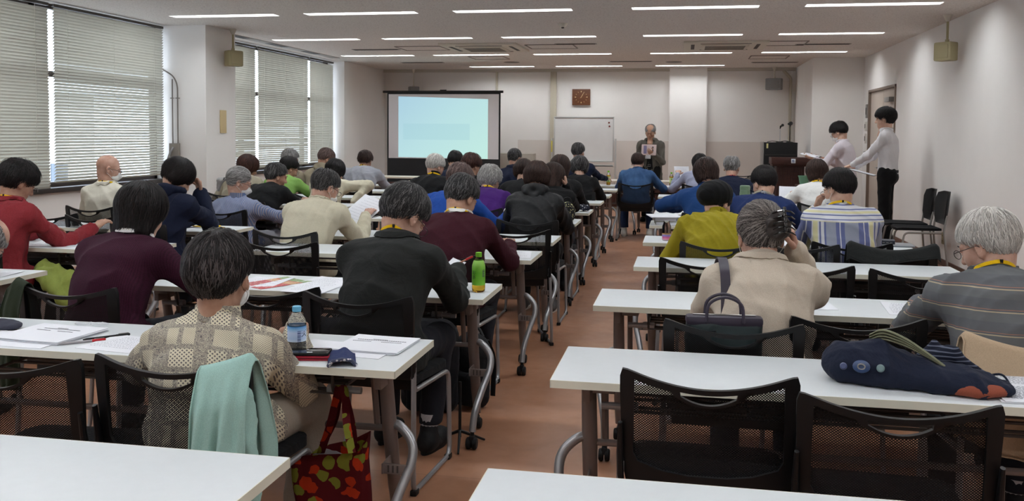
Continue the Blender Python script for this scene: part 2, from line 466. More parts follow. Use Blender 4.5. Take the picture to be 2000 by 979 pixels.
# ------------------------------------------------------------------ ceiling light fixtures
def mk_emit(name, c, s):
    m = bpy.data.materials.new(name); m.use_nodes = True; n = m.node_tree; n.nodes.clear()
    o = n.nodes.new('ShaderNodeOutputMaterial'); e = n.nodes.new('ShaderNodeEmission')
    e.inputs[0].default_value = (*lin(c), 1); e.inputs[1].default_value = s; n.links.new(e.outputs[0], o.inputs[0]); return m
M_TUBE = mk_emit('lit_diffuser', (246, 251, 255), LAMP)
M_TROUGH = plain('white_enamel', (225, 225, 220), .5, .4)
cols = ['far left', 'left of centre', 'centre', 'right of centre', 'far right']
rows = {9.46: 'nearest lit row in view', 12.06: 'second lit row from the viewer', 14.67: 'third lit row from the viewer', 17.28: 'last row by the front wall'}
def light(a, b, y, label):
    t = empty('ceiling_light', ((a+b)/2, y, ZC), 0, label, 'ceiling light', 'recessed strip lights in the ceiling')
    L = (b-a)/2; bm = BM(); H = HW; d = .05
    v = lambda x, yy, z: bm.verts.new((x, yy, z))
    q0 = [v(-L, -H, 0), v(L, -H, 0), v(L, H, 0), v(-L, H, 0)]; i = .035
    q1 = [v(-L+i, -H+i*.6, d), v(L-i, -H+i*.6, d), v(L-i, H-i*.6, d), v(-L+i, H-i*.6, d)]
    for k in range(4): bm.faces.new((q0[k], q0[(k+1) % 4], q1[(k+1) % 4], q1[k]))
    box(bm, -L+i-.01, L-i+.01, -H+i*.6-.008, H-i*.6+.008, d+.012, d+.07)
    obj('trough', bm, M_TROUGH, t)
    bm = BM(); box(bm, -L+i, L-i, -H+i*.6, H-i*.6, d-.004, d+.012, .003); obj('diffuser', bm, M_TUBE, t)
    return t
for a, b, y in fix:
    ci = [k for k, q in enumerate(LX) if q == (a, b)][0]
    if y in rows: lb = 'recessed white strip light, %s in the %s' % (cols[ci], rows[y])
    else: lb = 'recessed white strip light overhead outside the view, row at %s' % {-.94: 'the rear wall', 1.66: 'the rearmost tables', 4.26: 'the third tables', 6.86: 'the fifth tables'}[y]+', '+cols[ci]
    light(a, b, y, lb)
# ------------------------------------------------------------------ ceiling fittings
M_CREAM = plain('cream_plastic', (206, 200, 186), .6, .4)
M_SLOT = plain('dark_slot', (62, 56, 52), .7)
def ac_unit(x, y, label, w=1.05):
    t = empty('ceiling_air_conditioner', (x, y, ZC), 0, label, 'air conditioner', 'ceiling cassette air conditioners')
    bm = BM(); box(bm, -w/2, w/2, -w/2, w/2, -.03, .0, .008); obj('panel', bm, M_CREAM, t)
    bm = BM(); box(bm, -w*.28, w*.28, -w*.28, w*.28, -.045, -.028, .006)
    g = obj('intake_grille', bm, M_CREAM, t)
    bm = BM()
    for k in range(9): box(bm, -w*.24, w*.24, -w*.22+k*w*.055, -w*.22+k*w*.055+.012, -.048, -.044)
    obj('grille_slots', bm, M_SLOT, g)
    bm = BM()
    for s in (-1, 1):
        box(bm, -w*.3, w*.3, s*w*.39-.025, s*w*.39+.025, -.033, -.029); box(bm, s*w*.39-.025, s*w*.39+.025, -w*.3, w*.3, -.033, -.029)
    obj('outlet_slots', bm, M_SLOT, t)
ac_unit(-2.95, 13.3, 'cream ceiling air conditioner panel left of the smoke detector, between strip lights', 1.15)
ac_unit(.55, 13.35, 'cream ceiling air conditioner panel right of centre, above the pillar side', 1.15)
def vent(x, y, w, d, label):
    t = empty('ceiling_vent', (x, y, ZC), 0, label, 'vent', 'slot vents and hatches in the ceiling')
    bm = BM(); box(bm, -w/2, w/2, -d/2, d/2, -.006, 0, .001); obj('vent_frame', bm, plain('grey_vent', (150, 143, 136), .6), t)
    bm = BM()
    for k in range(3): box(bm, -w/2+.02, w/2-.02, -d/2+d*(k+.3)/3.4, -d/2+d*(k+.75)/3.4, -.008, -.004)
    obj('vent_slot', bm, M_SLOT, t)
vent(-6.0, 12.9, .16, 4.2, 'long narrow grey slot vent running beside the far window blinds')
vent(-4.75, 13.55, .75, .16, 'short slot vent on the left of the ceiling behind the second row of lights')
vent(-4.75, 16.1, .8, .16, 'short slot vent on the left of the ceiling near the front wall')
vent(-1.55, 13.0, .0+.6, .14, 'small slot vent near the middle of the ceiling')
vent(-.95, 16.2, .75, .14, 'slot vent near the front wall above the clock')
vent(1.9, 13.4, .75, .14, 'slot vent on the right between the last two light rows')
vent(1.55, 16.6, .8, .14, 'slot vent on the right close to the front wall')
vent(-3.9, 8.2, .8, .2, 'slot vent at the top edge of view on the left')
def hatch(x, y, w, d, label):
    t = empty('ceiling_hatch', (x, y, ZC), 0, label, 'hatch', 'square access hatches in the ceiling')
    bm = BM(); box(bm, -w/2+.012, w/2-.012, -d/2+.012, d/2-.012, -.004, 0); obj('hatch_panel', bm, M_CEIL, t)
    bm = BM()
    for s in (-1, 1):
        box(bm, s*w/2-.008, s*w/2+.008, -d/2, d/2, -.009, 0); box(bm, -w/2, w/2, s*d/2-.008, s*d/2+.008, -.009, 0)
    obj('hatch_rim', bm, plain('hatch_rim', (128, 118, 110), .6), t)
hatch(-3.95, 13.4, .7, .6, 'access hatch left of the left air conditioner')
hatch(-1.95, 13.35, .7, .6, 'access hatch in mid ceiling beside the small slot vent')
hatch(1.35, 13.2, .6, .6, 'access hatch right of the right air conditioner')
hatch(1.35, 15.5, .6, .6, 'access hatch behind the third row of lights on the right')
hatch(-3.3, 15.2, .6, .6, 'access hatch behind the third row of lights on the left')
for x, y, lb in [(-1.42, 10.6, 'cream smoke detector in front of the second light row'), (-3.1, 16.2, 'dark round ceiling speaker by the left end lights'), (-.2, 16.4, 'dark round ceiling speaker towards the pillar')]:
    t = empty('smoke_detector' if 'smoke' in lb else 'ceiling_speaker', (x, y, ZC), 0, lb, 'smoke detector' if 'smoke' in lb else 'speaker')
    if 'smoke' in lb:
        bm = BM(); lathe(bm, [(0, -.045), (.035, -.043), (.045, -.03), (.055, -.018), (.06, 0)]); obj('detector_body', bm, M_CREAM, t)
        bm = BM(); lathe(bm, [(0, -.06), (.015, -.058), (.018, -.044)]); obj('sensor_tip', bm, M_SLOT, t)
    else:
        bm = BM(); lathe(bm, [(0, -.006), (.13, -.006), (.15, 0)]); obj('speaker_grille', bm, plain('grey_grille', (110, 104, 98), .7), t)
bm = BM()
for x0 in (-3.2, -1.9, -.6, .7, 2.0):
    pass
# ------------------------------------------------------------------ wall speakers
M_OLIVE = plain('aged_cream_plastic', (160, 150, 116), .55, .4)
M_GREYSP = plain('grey_speaker', (128, 126, 124), .6)
def speaker(x, y, z, drop, label, mat, w=.2, h=.2, d=.14, face=(1, 0), rod=True):
    t = empty('wall_speaker', (x, y, z), math.atan2(face[1], face[0]), label, 'speaker', 'small loudspeakers hung on rods from the ceiling')
    bm = BM(); box(bm, -d/2, d/2, -w/2, w/2, -h/2, h/2, .02); bx = obj('cabinet', bm, mat, t)
    bm = BM(); box(bm, d/2-.004, d/2+.008, -w*.36, w*.36, -h*.36, h*.36, .008); obj('grille', bm, mat, bx)
    bm = BM(); tube(bm, [(-.02, 0, h/2), (-.02, 0, drop)], .013, 8); tube(bm, [(-.02, 0, h/2-.01), (-.02, 0, h/2+.03)], .022, 8); obj('hanging_rod', bm, M_OLIVE if mat is M_OLIVE else M_CREAM, t)
    bm = BM(); lathe(bm, [(0, drop-.07), (.018, drop-.07), (.05, drop)], 16, (-.02, 0, 0)); obj('ceiling_cup', bm, M_CREAM, t)
speaker(-5.63, 10.66, 2.375, ZC-2.375, 'yellowed square loudspeaker on the column between the windows', M_OLIVE, face=(.8, -.6))
speaker(2.72, 10.35, 2.36, ZC-2.36, 'yellowed square loudspeaker high on the right wall', M_OLIVE, face=(-.75, -.66))
speaker(-5.45, 17.85, 2.30, ZC-2.30, 'grey loudspeaker in the corner above the projection screen', M_GREYSP, w=.22, h=.2, face=(.4, -.9))
speaker(1.66, 17.80, 2.43, ZC-2.43, 'grey loudspeaker hanging above the microphones', M_GREYSP, w=.3, h=.22, face=(-.35, -.9))
# ------------------------------------------------------------------ pipes, conduits, boxes
M_PIPE = plain('cream_conduit', (186, 178, 160), .5)
M_GPIPE = plain('grey_conduit', (120, 112, 104), .5)
for x, lb in [(-3.74, 'thin cream conduit running up the front wall right above the screen edge'), (-2.58, 'wide cream raceway running up the front wall left of the clock')]:
    w = .022 if x < -3 else .06
    bm = BM(); box(bm, x-w, x+w, YB-.045, YB-.001, 0.9 if x < -3 else 0.08, ZC-.05, .004); tag(obj('wall_raceway', bm, M_PIPE), lb, 'raceway')
t = empty('corner_pipe', (1.98, YB-.05, 0), 0, 'cream pipe in the front right corner with an elbow at the ceiling', 'pipe')
bm = BM(); tube(bm, rounded([(0, 0, .1), (0, 0, ZC-.2), (-.16, -.02, ZC-.03)], .04), .028); obj('pipe', bm, M_PIPE, t)
bm = BM(); lathe(bm, [(.034, 0), (.034, .02)], 12, (0, 0, 1.4)); obj('pipe_clip', bm, M_PIPE, t)
t = empty('wall_conduit', (-6.17, 10.205, 1.3), 0, 'pair of thin grey conduits dropping to a junction box beside the near window', 'conduit')
bm = BM(); tube(bm, rounded([(.035, -.012, .0), (.035, -.012, .72), (-.02, -.012, .83), (-.24, -.012, .95)], .1), .009, 8); obj('conduit', bm, M_GPIPE, t)
bm = BM(); tube(bm, [(-.035, -.012, .0), (-.035, -.012, .79)], .008, 8); obj('conduit', bm, M_GPIPE, t)
bm = BM(); box(bm, -.06, .06, -.06, -.001, -.17, .0, .004); jb = obj('junction_box', bm, plain('grey_box', (128, 120, 112), .5), t)
bm = BM(); tube(bm, [(0, -.06, -.05), (-.02, -.09, -.1), (-.05, -.1, -.19)], .013, 8); obj('lever_handle', bm, M_SILVER, jb)
for zz in (.55,):
    bm = BM(); box(bm, -.06, -.015, -.024, -.001, zz, zz+.012); box(bm, .012, .06, -.024, -.001, zz, zz+.012); obj('conduit_clip', bm, M_GPIPE, t)
bm = BM(); box(bm, -5.769, -5.757, 10.55, 10.70, 1.43, 1.72, .002); tag(obj('paper_notice', bm, plain('aged_paper', (206, 184, 140), .8)), 'faded tan notice card fixed to the column below the yellowed speaker', 'notice')
t = empty('wall_outlet', (2.90, 10.90, .31), 0, 'yellowed power outlet plate low on the right wall', 'outlet')
bm = BM(); box(bm, -.01, 0, -.04, .04, -.065, .065, .003); pl = obj('cover_plate', bm, M_OLIVE, t)
bm = BM()
for z in (-.03, .03):
    for s in (-.01, .01): box(bm, -.012, -.009, s-.002, s+.002, z-.008, z+.008)
obj('socket_slots', bm, M_SLOT, pl)
M_PLATE = plain('switch_plate', (205, 200, 192), .5); M_STEELP = plain('steel_plate', (140, 134, 130), .4, .5, .3)
for y, z, w, h, m_, lb in [(15.40, 1.86, .10, .22, M_STEELP, 'steel intercom plate topmost beside the beige door'), (15.44, 1.62, .08, .14, M_PLATE, 'white switch plate below the steel intercom by the door'), (15.45, 1.42, .08, .16, M_PLATE, 'white card switch above the lowest pair of plates by the door'), (15.50, 1.14, .07, .14, M_STEELP, 'small steel plate lowest beside the door'), (15.38, 1.14, .05, .16, M_STEELP, 'narrow steel plate next to the door edge at hand height')]:
    t = empty('wall_switch', (XR, y, z), 0, lb, 'switch plate')
    bm = BM(); box(bm, -.025, 0, -w/2, w/2, -h/2, h/2, .003); c = obj('cover_plate', bm, m_, t)
    bm = BM(); box(bm, -.03, -.024, -w*.2, w*.2, -h*.25, h*.25, .002); obj('rocker', bm, M_SLOT, c)
# ------------------------------------------------------------------ clock
t = empty('wall_clock', (-2.02, YB-.05, 2.19), 0, 'square brown wooden wall clock with pale hands and marks', 'clock')
bm = BM(); box(bm, -.18, .18, 0, .045, -.16, .16, .006); obj('clock_case', bm, M_CLOCKW, t)
M_BRASS = plain('pale_brass', (214, 190, 140), .4, .5, .4)
bm = BM()
for k in range(12):
    a = k*PI/6; R = .115
    cx, cz = R*math.sin(a), R*math.cos(a)*.95
    L = .02 if k % 3 else .026; w = .003 if k % 3 else .008
    box(bm, -w, w, -.004, 0, -L/2, L/2, 0, 0, Matrix.Translation((cx, 0, cz)) @ Matrix.Rotation(a, 4, 'Y'))
obj('hour_marks', bm, M_BRASS, t)
for nm, ang, L, w in (('hour_hand', 32.5, .065, .004), ('minute_hand', 30, .105, .003)):
    bm = BM(); box(bm, -w, w, -.009 if L > .1 else -.006, -.004 if L > .1 else -.003, -.02, L, 0, 0, Matrix.Rotation(math.radians(ang), 4, 'Y')); obj(nm, bm, M_BRASS, t)
# ------------------------------------------------------------------ projection screen
t = empty('projection_screen', (-4.38, 16.2, 0), 0, 'free-standing projection screen with black border showing a blank pale blue slide', 'projection screen')
M_SCR = plain('screen_fabric', (212, 206, 208), .8, .2)
M_BF = plain('screen_black', (18, 18, 22), .7)
bm = BM(); box(bm, -1.08, 1.08, 0, .012, .52, 2.2); obj('screen_border', bm, M_BF, t)
bm = BM(); box(bm, -1.05, 1.05, -.004, 0, .98, 2.17); obj('screen_surface', bm, M_SCR, t)
bm = BM(); tube(bm, [(-1.16, .0, 2.215), (1.13, .0, 2.215)], .022, 12); tube(bm, [(-.06, 0, 2.24), (.06, 0, 2.24)], .014, 8); obj('top_rail', bm, M_BF, t)
bm = BM(); box(bm, -1.12, 1.12, -.05, .06, .46, .54, .01); obj('roller_housing', bm, M_BF, t)
for s in (-1, 1):
    bm = BM(); tube(bm, rounded([(s*.8, -.35, .03), (s*.8, 0, .47), (s*.8, .35, .03)], .03), .016); obj('screen_foot', bm, M_BF, t)
bm = BM(); tube(bm, [(0, .05, .4), (0, .05, 2.2)], .015); obj('support_pole', bm, M_BF, t)
def mk_slide():
    m = bpy.data.materials.new('projected_slide'); m.use_nodes = True; n = m.node_tree; n.nodes.clear()
    o = n.nodes.new('ShaderNodeOutputMaterial'); e = n.nodes.new('ShaderNodeEmission')
    sep = N(n, 'ShaderNodeSeparateXYZ'); n.links.new(coord(n, 'Generated'), sep.inputs[0])
    g = math_(n, 'ADD', math_(n, 'MULTIPLY', sep.outputs[0], .55), math_(n, 'MULTIPLY', math_(n, 'SUBTRACT', 1.0, sep.outputs[2]), .45))
    r = ramp(n, g, [(0, (172, 208, 226)), (.45, (186, 224, 228)), (1, (196, 236, 226))])
    bx = math_(n, 'MULTIPLY', math_(n, 'GREATER_THAN', sep.outputs[0], .055), math_(n, 'LESS_THAN', sep.outputs[0], .8))
    bz = math_(n, 'MULTIPLY', math_(n, 'GREATER_THAN', sep.outputs[2], .30), math_(n, 'LESS_THAN', sep.outputs[2], .56))
    c = mixc(n, math_(n, 'MULTIPLY', math_(n, 'MULTIPLY', bx, bz), .32), r.outputs[0], (160, 205, 215))
    n.links.new(c, e.inputs[0]); e.inputs[1].default_value = 1.0; n.links.new(e.outputs[0], o.inputs[0]); return m
bm = BM()
vs = [bm.verts.new(p) for p in [(-.86, -.006, 1.0), (.85, -.006, .985), (.85, -.006, 2.08), (-.86, -.006, 2.13)]]; bm.faces.new(vs[::-1])
obj('projected_slide', bm, mk_slide(), t, smooth=None)
# ------------------------------------------------------------------ whiteboard
t = empty('whiteboard', (-1.92, 17.58, 0), 0, 'white mobile whiteboard on a castor stand under the clock', 'whiteboard')
bm = BM(); box(bm, -.575, .575, -.01, .01, .93, 1.78); obj('board', bm, plain('whiteboard_enamel', (244, 246, 246), .6, .3, nscale=3, namp=.012), t)
M_ALU = plain('white_aluminium', (205, 206, 204), .4, .5, .2)
bm = BM()
for a, b_, c, d in [(-.59, -.565, .915, 1.795), (.565, .59, .915, 1.795)]: box(bm, a, b_, -.016, .016, c, d, .003)
for c in (.915, 1.77): box(bm, -.59, .59, -.016, .016, c, c+.025, .003)
obj('board_frame', bm, M_ALU, t)
bm = BM(); box(bm, -.58, .58, -.09, -.012, .83, .85, .003); box(bm, -.58, .58, -.09, -.082, .83, .87, .002); obj('pen_tray', bm, M_ALU, t)
for s in (-1, 1):
    bm = BM(); tube(bm, [(s*.62, 0, .1), (s*.62, 0, 1.37)], .018, 8); obj('stand_post', bm, M_ALU, t)
    bm = BM(); tube(bm, [(s*.62, -.28, .09), (s*.62, .28, .09)], .018, 8); ft = obj('stand_foot', bm, M_ALU, t)
    for yy in (-.26, .26):
        bm = BM(); lathe(bm, [(0, -.015), (.035, -.015), (.035, .015), (0, .015)], 16); me = bpy.data.meshes.new('c'); bm.to_mesh(me); bm.free()
        me.transform(Matrix.Translation((s*.62, yy, .035)) @ Matrix.Rotation(PI/2, 4, 'Y')); link('castor', me, plain('beige_castor', (190, 178, 150), .5), ft)
bm = BM(); tube(bm, [(-.62, 0, .35), (.62, 0, .35)], .014, 8); obj('stand_crossbar', bm, M_ALU, t)
bm = BM(); box(bm, -.635, -.612, -.025, -.019, 1.1, 1.32, .001); obj('yellow_strip', bm, plain('yellow_tape', (220, 205, 80), .5), t)
for z in (1.68, 1.61):
    bm = BM(); lathe(bm, [(0, .012), (.016, .01), (.018, 0)], 16); me = bpy.data.meshes.new('magnet'); bm.to_mesh(me); bm.free()
    me.transform(Matrix.Translation((-1.92+.49+(.01 if z < 1.65 else 0), 17.57, z)) @ Matrix.Rotation(PI/2, 4, 'X')); tag(link('magnet', me, plain('red_brown_magnet', (120, 50, 46), .4)), 'round red magnet on the whiteboard, %s of two' % ('upper' if z > 1.65 else 'lower'), 'magnet', 'magnets on the whiteboard')
# low grey cabinet against front wall right of screen
t = empty('floor_cabinet', (-3.28, 17.75, 0), 0, 'low beige cabinet against the front wall between screen and whiteboard', 'cabinet')
bm = BM(); box(bm, -.36, .36, -.18, .2, 0, 1.06, .006); bd = obj('cabinet_body', bm, plain('beige_metal', (176, 168, 156), .5), t)
bm = BM(); box(bm, -.33, -.01, -.19, -.178, .04, 1.02, .003); dd = obj('cabinet_door', bm, plain('beige_metal', (0, 0, 0)), t)
bm = BM(); box(bm, .01, .33, -.19, -.178, .04, 1.02, .003); obj('cabinet_door', bm, plain('beige_metal', (0, 0, 0)), t)
bm = BM(); box(bm, .08, .16, -.196, -.19, .62, .65, .001); obj('door_handle', bm, M_SLOT, dd)
# ================================================================== TABLES
def folding_table(x0, y1, label, w=1.8, d=.45, first=[None]):
    """x0 = left end, y1 = far edge"""
    loc = (x0+w/2, y1-d/2, 0)
    if first[0] is not None:
        o = copy_tree(first[0]); o.location = loc; o['label'] = label; return o
    t = empty('folding_table', loc, 0, label, 'table', 'white folding tables in rows')
    L, D = w/2, d/2
    bm = BM(); box(bm, -L+.002, L-.002, -D+.002, D-.002, .676, .70, .0015); top = obj('tabletop', bm, M_WHITE, t)
    bm = BM()
    box(bm, -L, L, -D, -D+.0025, .6755, .6995); box(bm, -L, L, D-.0025, D, .6755, .6995)
    box(bm, -L, -L+.0025, -D, D, .6755, .6995); box(bm, L-.0025, L, -D, D, .6755, .6995)
    obj('edge_band', bm, M_EDGE, top, label='cream plastic edge band')
    for s in (-1, 1):
        xe = s*(L-.10)
        # tapered oval post from the hinge down to the far castor
        bm = BM(); tube(bm, [(xe, -.03, .672), (xe, .02, .45), (xe, .085, .2), (xe, .115, .075)], [.021, .023, .021, .016], 14, squash=(.8, 1.15)); lg = obj('leg', bm, M_TAUPE, t)
        # curved tube that leaves the post, swings outward and comes down to the near castor
        pts = catmull([(xe, .03, .44), (xe+s*.035, .02, .445), (xe+s*.085, .0, .40), (xe+s*.095, -.03, .34), (xe+s*.07, -.09, .25), (xe+s*.05, -.15, .16), (xe+s*.045, -.18, .075)], 6)
        bm = BM(); tube(bm, pts, .0165, 12); cl = obj('curved_leg', bm, M_SILVER, t, label='silver curved nesting leg')
        bm = BM(); box(bm, xe-.003, xe+.003, -.055, .06, .30, .335, .001); box(bm, min(xe, xe+s*.085), max(xe, xe+s*.085), -.05, -.044, .30, .335, .001); br = obj('leg_bracket', bm, M_TAUPE, lg)
        bm = BM()
        for k in range(3): box(bm, xe+s*(.02+k*.016)-.003, xe+s*(.02+k*.016)+.003, -.0515, -.0425, .306, .33, 0)
        obj('bracket_slots', bm, M_SLOT, br)
        for (cx, cy, par) in ((xe, .115, lg), (xe+s*.045, -.18, cl)):
            bm = BM()
            for q in (-1, 1):
                me = None
                ring = [(0, -.011), (.022, -.011), (.027, -.006), (.027, .006), (.022, .011), (0, .011)]
                b2 = BM(); lathe(b2, ring, 18); tmp = bpy.data.meshes.new('t'); b2.to_mesh(tmp); b2.free()
                tmp.transform(Matrix.Translation((cx+q*.014, cy-.012, .027)) @ Matrix.Rotation(PI/2, 4, 'Y')); bm.from_mesh(tmp); bpy.data.meshes.remove(tmp)
            box(bm, cx-.012, cx+.012, cy-.03, cy+.014, .03, .062, .006); tube(bm, [(cx, cy, .05), (cx, cy, .085)], .009, 8)
            obj('castor', bm, M_RUBBER, par)
        # folding mechanism under the top
        bm = BM(); box(bm, xe-s*.06-.035, xe-s*.06+.035, -.16, .15, .648, .676, .003); box(bm, xe-.012, xe+.012, -.1, .08, .60, .676, .003)
        tube(bm, [(xe-s*.05, .0, .62), (xe-s*.05, .045, .42)], .012, 8); obj('hinge_bracket', bm, M_TAUPE, t)
        bm = BM(); tube(bm, [(xe-s*.05, -.12, .60), (xe-s*.16, -.12, .60)], .012, 10); tube(bm, [(xe-s*.115, -.12, .60), (xe-s*.165, -.12, .60)], .017, 10); obj('release_handle', bm, M_SILVER, t)
    bm = BM(); tube(bm, [(-L+.1, .0, .645), (L-.1, .0, .645)], .014, 10); tube(bm, [(-L+.1, .03, .43), (L-.1, .03, .43)], .012, 10); obj('crossbar', bm, M_TAUPE, t)
    bm = BM()
    for yy in (-.13, -.09, .0, .06, .12): tube(bm, [(-L+.24, yy, .59), (L-.24, yy, .59)], .0055, 6)
    for xx in (-L+.24, -L*.33, L*.33, L-.24): tube(bm, rounded([(xx, -.15, .665), (xx, -.14, .585), (xx, .14, .585), (xx, .15, .665)], .03, 3), .0055, 6)
    obj('under_shelf', bm, M_DARKM, t)
    first[0] = t; return t
CX = {'A': -5.13, 'B': -2.68}
TB = [
 ('B', 1.92, 'bare white folding table at the bottom left corner, nearest the viewer'),
 ('B', 3.14, 'white folding table with the water bottle, phone and printed programmes'),
 ('B', 4.40, 'white folding table with the green tea bottle standing on its aisle end'),
 ('B', 5.70, 'white folding table in front of the man in the maroon sweater'),
 ('B', 6.61, 'white folding table in front of the balding man in the cream jacket'),
 ('B', 7.95, 'white folding table carrying the black polka dot bag'),
 ('B', 9.02, 'white folding table carrying the crumpled patterned scarf'),
 ('B', 10.25, 'white folding table in front of the white-haired man in black'),
 ('B', 11.42, 'white folding table, furthest of the left aisle column to show its bare end'),
 ('B', 12.62, 'white folding table in front of the grey-haired man in the navy suit'),
 ('A', 4.25, 'white folding table end cut by the left edge of the picture'),
 ('A', 5.50, 'white folding table with loose paper in front of the woman in the red shirt'),
 ('A', 6.61, 'white folding table with a yellow lanyard lying on it, before the navy hoodie'),
 ('A', 7.92, 'white folding table before the bald man in the pale polo shirt'),
 ('A', 9.05, 'white folding table in the window block before the woman in the black tee'),
 ('A', 10.25, 'white folding table in the window block before the light green shirt'),
 ('A', 11.45, 'white folding table in the window block before the beige hood'),
 ('A', 12.62, 'white folding table with a floral cloth bundle, before the grey shirt'),
]
for c, y1, lb in TB: folding_table(CX[c], y1, lb)
for x0, y1, lb in [(-.42, 1.95, 'bare white folding table at the bottom right, nearest the viewer'), (-.39, 3.15, 'white folding table with the navy cloth bag on it'), (-.38, 4.38, 'white folding table in front of the woman in the beige jacket'),
                   (-.27, 5.60, 'white folding table with an empty end, behind the beige-jacketed woman'), (-.27, 6.78, 'white folding table before the yellow-green shirt with a drink bottle at its end'),
                   (-.27, 8.00, 'white folding table with stacked papers and books at its aisle end'), (-.27, 9.10, 'white folding table before the bright blue jacket'), (-.3, 10.4, 'white folding table before the girl in the white top'),
                   (-.3, 11.55, 'white folding table right of the aisle behind the front row'), (-2.62, 13.62, 'white folding table in the front row before the tall man in navy'), (-.74, 13.62, 'white folding table in the front row with two tea bottles')]:
    folding_table(x0, y1, lb)
def desk(x0, label, first=[None]):
    loc = (x0+.9, 15.0, 0)
    if first[0] is not None:
        o = copy_tree(first[0]); o.location = loc; o['label'] = label; return o
    t = empty('speaker_desk', loc, 0, label, 'desk', 'dark wood desks along the front of the room')
    bm = BM(); box(bm, -.9, .9, -.225, .225, .672, .70, .002); obj('desk_top', bm, plain('desk_top_cream', (214, 206, 192), .5), t)
    bm = BM(); box(bm, -.86, .86, -.19, -.172, .27, .61, .003); obj('modesty_panel', bm, M_DESKW, t)
    bm = BM(); tube(bm, [(-.86, -.2, .49), (.86, -.2, .49)], .01, 8); obj('crossbar', bm, M_SILVER, t)
    for s in (-1, 1):
        bm = BM(); box(bm, s*.84-.02, s*.84+.02, -.03, .03, .06, .672, .004); box(bm, s*.84-.02, s*.84+.02, -.22, .22, .04, .07, .005); l = obj('leg', bm, M_TAUPE, t)
        for yy in (-.2, .2):
            bm = BM(); tube(bm, [(s*.84-.012, yy, .025), (s*.84+.012, yy, .025)], .025, 14); obj('castor', bm, M_RUBBER, l)
    first[0] = t; return t
desk(-5.95, 'dark wood desk under the projection screen'); desk(-4.13, 'dark wood desk right of the screen in front of the wall'); desk(-2.31, 'dark wood desk in front of the standing speaker, behind the tea bottles'); desk(-.49, 'dark wood desk beside the lectern')
# ================================================================== CHAIRS
def chair_map(u, v, w):
    # u across, v height, w through thickness; middle of the back bulges rearwards, top leans back
    y = -.235 - .035*(1-(u/.225)**2) - .10*max(0, (v-.47))*.9
    return Vector((u*1.07, y + w, .455+(v-.485)*.90))
CH = {}
def chair(x, y, rz, label, mesh=True, group='black mesh-backed stacking chairs'):
    """y = seat centre"""
    key = 'c'
    if key in CH:
        o = copy_tree(CH[key]); o.location = (x, y, 0); o.rotation_euler = (0, 0, math.radians(rz)); o['label'] = label; return o
    t = empty('mesh_back_chair', (x, y, 0), math.radians(rz), label, 'chair', group)
    W2 = .222
    def topz(u): return .822+.052*(abs(u)/W2)**1.9
    n = 20; outer = []
    outer += [(-.205, .485), (.205, .485)]
    outer += [(.216, .55), (.222, .68), (.226, .80), (.226, .845), (.220, .868), (.208, topz(.2)+.002)]
    outer += [(u, topz(u)) for u in np.linspace(.19, -.19, n)]
    outer += [(-.208, topz(.2)+.002), (-.220, .868), (-.226, .845), (-.226, .80), (-.222, .68), (-.216, .55)]
    wi = .190
    def opt(u):   # upper edge of the mesh opening dips under the handle slot
        s = max(0, 1-(abs(u)/.095)**2)
        return topz(u)-.022-.034*s**.7
    hole = [(-wi+.012, .575), (-wi*.6, .553), (-.05, .545), (.05, .545), (wi*.6, .553), (wi-.012, .575), (wi, .60), (wi, .7)]
    hole += [(u, opt(u)) for u in np.linspace(wi-.002, -wi+.002, 26)] + [(-wi, .7), (-wi, .60)]
    slot = [(u, topz(u)-.012-.004) for u in np.linspace(-.072, .072, 12)] + [(u, topz(0)-.020-.028*(1-(u/.076)**2)) for u in np.linspace(.070, -.070, 14)]
    bm = BM(); plate(bm, outer, [hole, slot], .022, chair_map, .016)
    bk = obj('backrest', bm, M_BLACK, t, smooth=50)
    bm = BM(); ho = [(a*1.03, .72+(b_-.72)*1.03) for a, b_ in hole]
    plate(bm, ho, [], .03, lambda u, v, w: chair_map(u, v, w)+Vector((0, .004, 0)), 0, uv=True)
    obj('mesh_panel', bm, M_MESH, bk, label='perforated black mesh panel')
    for s in (-1, 1):
        bm = BM()
        pts = [(s*.226, -.256, .50), (s*.229, -.262, .60), (s*.228, -.280, .70)]
        tube(bm, [(p_[0]*1.05, p_[1], .455+(p_[2]-.485)*.9) for p_ in pts], [.015, .014, .009], 10, squash=(1, .7)); obj('side_bracket', bm, M_BLACK, bk)
    # padded seat
    bm = BM()
    so = rounded([(-.0, -.2), (.2, -.2), (.225, .18), (.17, .225), (0, .23)], .05, 4); so = [(p.x, p.y) for p in so] + [(-p.x, p.y) for p in reversed(so)][1:-1]
    def smap(u, v, w):
        e = min(1, max(0, 1-max(abs(u)/.23, abs(v)/.235)))*4
        z = .432+.010*min(1, e)-.012*(v/.23)**2*(1 if v > 0 else -.2)
        return Vector((u*1.05, v, z-.006+w))
    plate(bm, so, [], .04, smap, .03); obj('seat', bm, M_SEAT, t, smooth=60)
    bm = BM(); box(bm, -.21, .21, -.21, -.19, .40, .47, .008); box(bm, -.2, .2, -.19, .19, .402, .418, .003); obj('seat_pan', bm, M_BLACK, t)
    for s in (-1, 1):
        pts = rounded([(s*.238, -.255, .53), (s*.243, -.27, .34), (s*.250, -.29, .013), (s*.250, .17, .013), (s*.236, .19, .39), (s*.215, -.17, .395)], .05, 6)
        bm = BM(); tube(bm, pts, .0105, 10); lg = obj('leg', bm, M_SILVER, t)
        for yy in (-.275, .15):
            bm = BM(); box(bm, s*.25-.013, s*.25+.013, yy-.02, yy+.02, 0, .022, .004); obj('foot_glide', bm, M_RUBBER, lg)
    CH[key] = t; return t
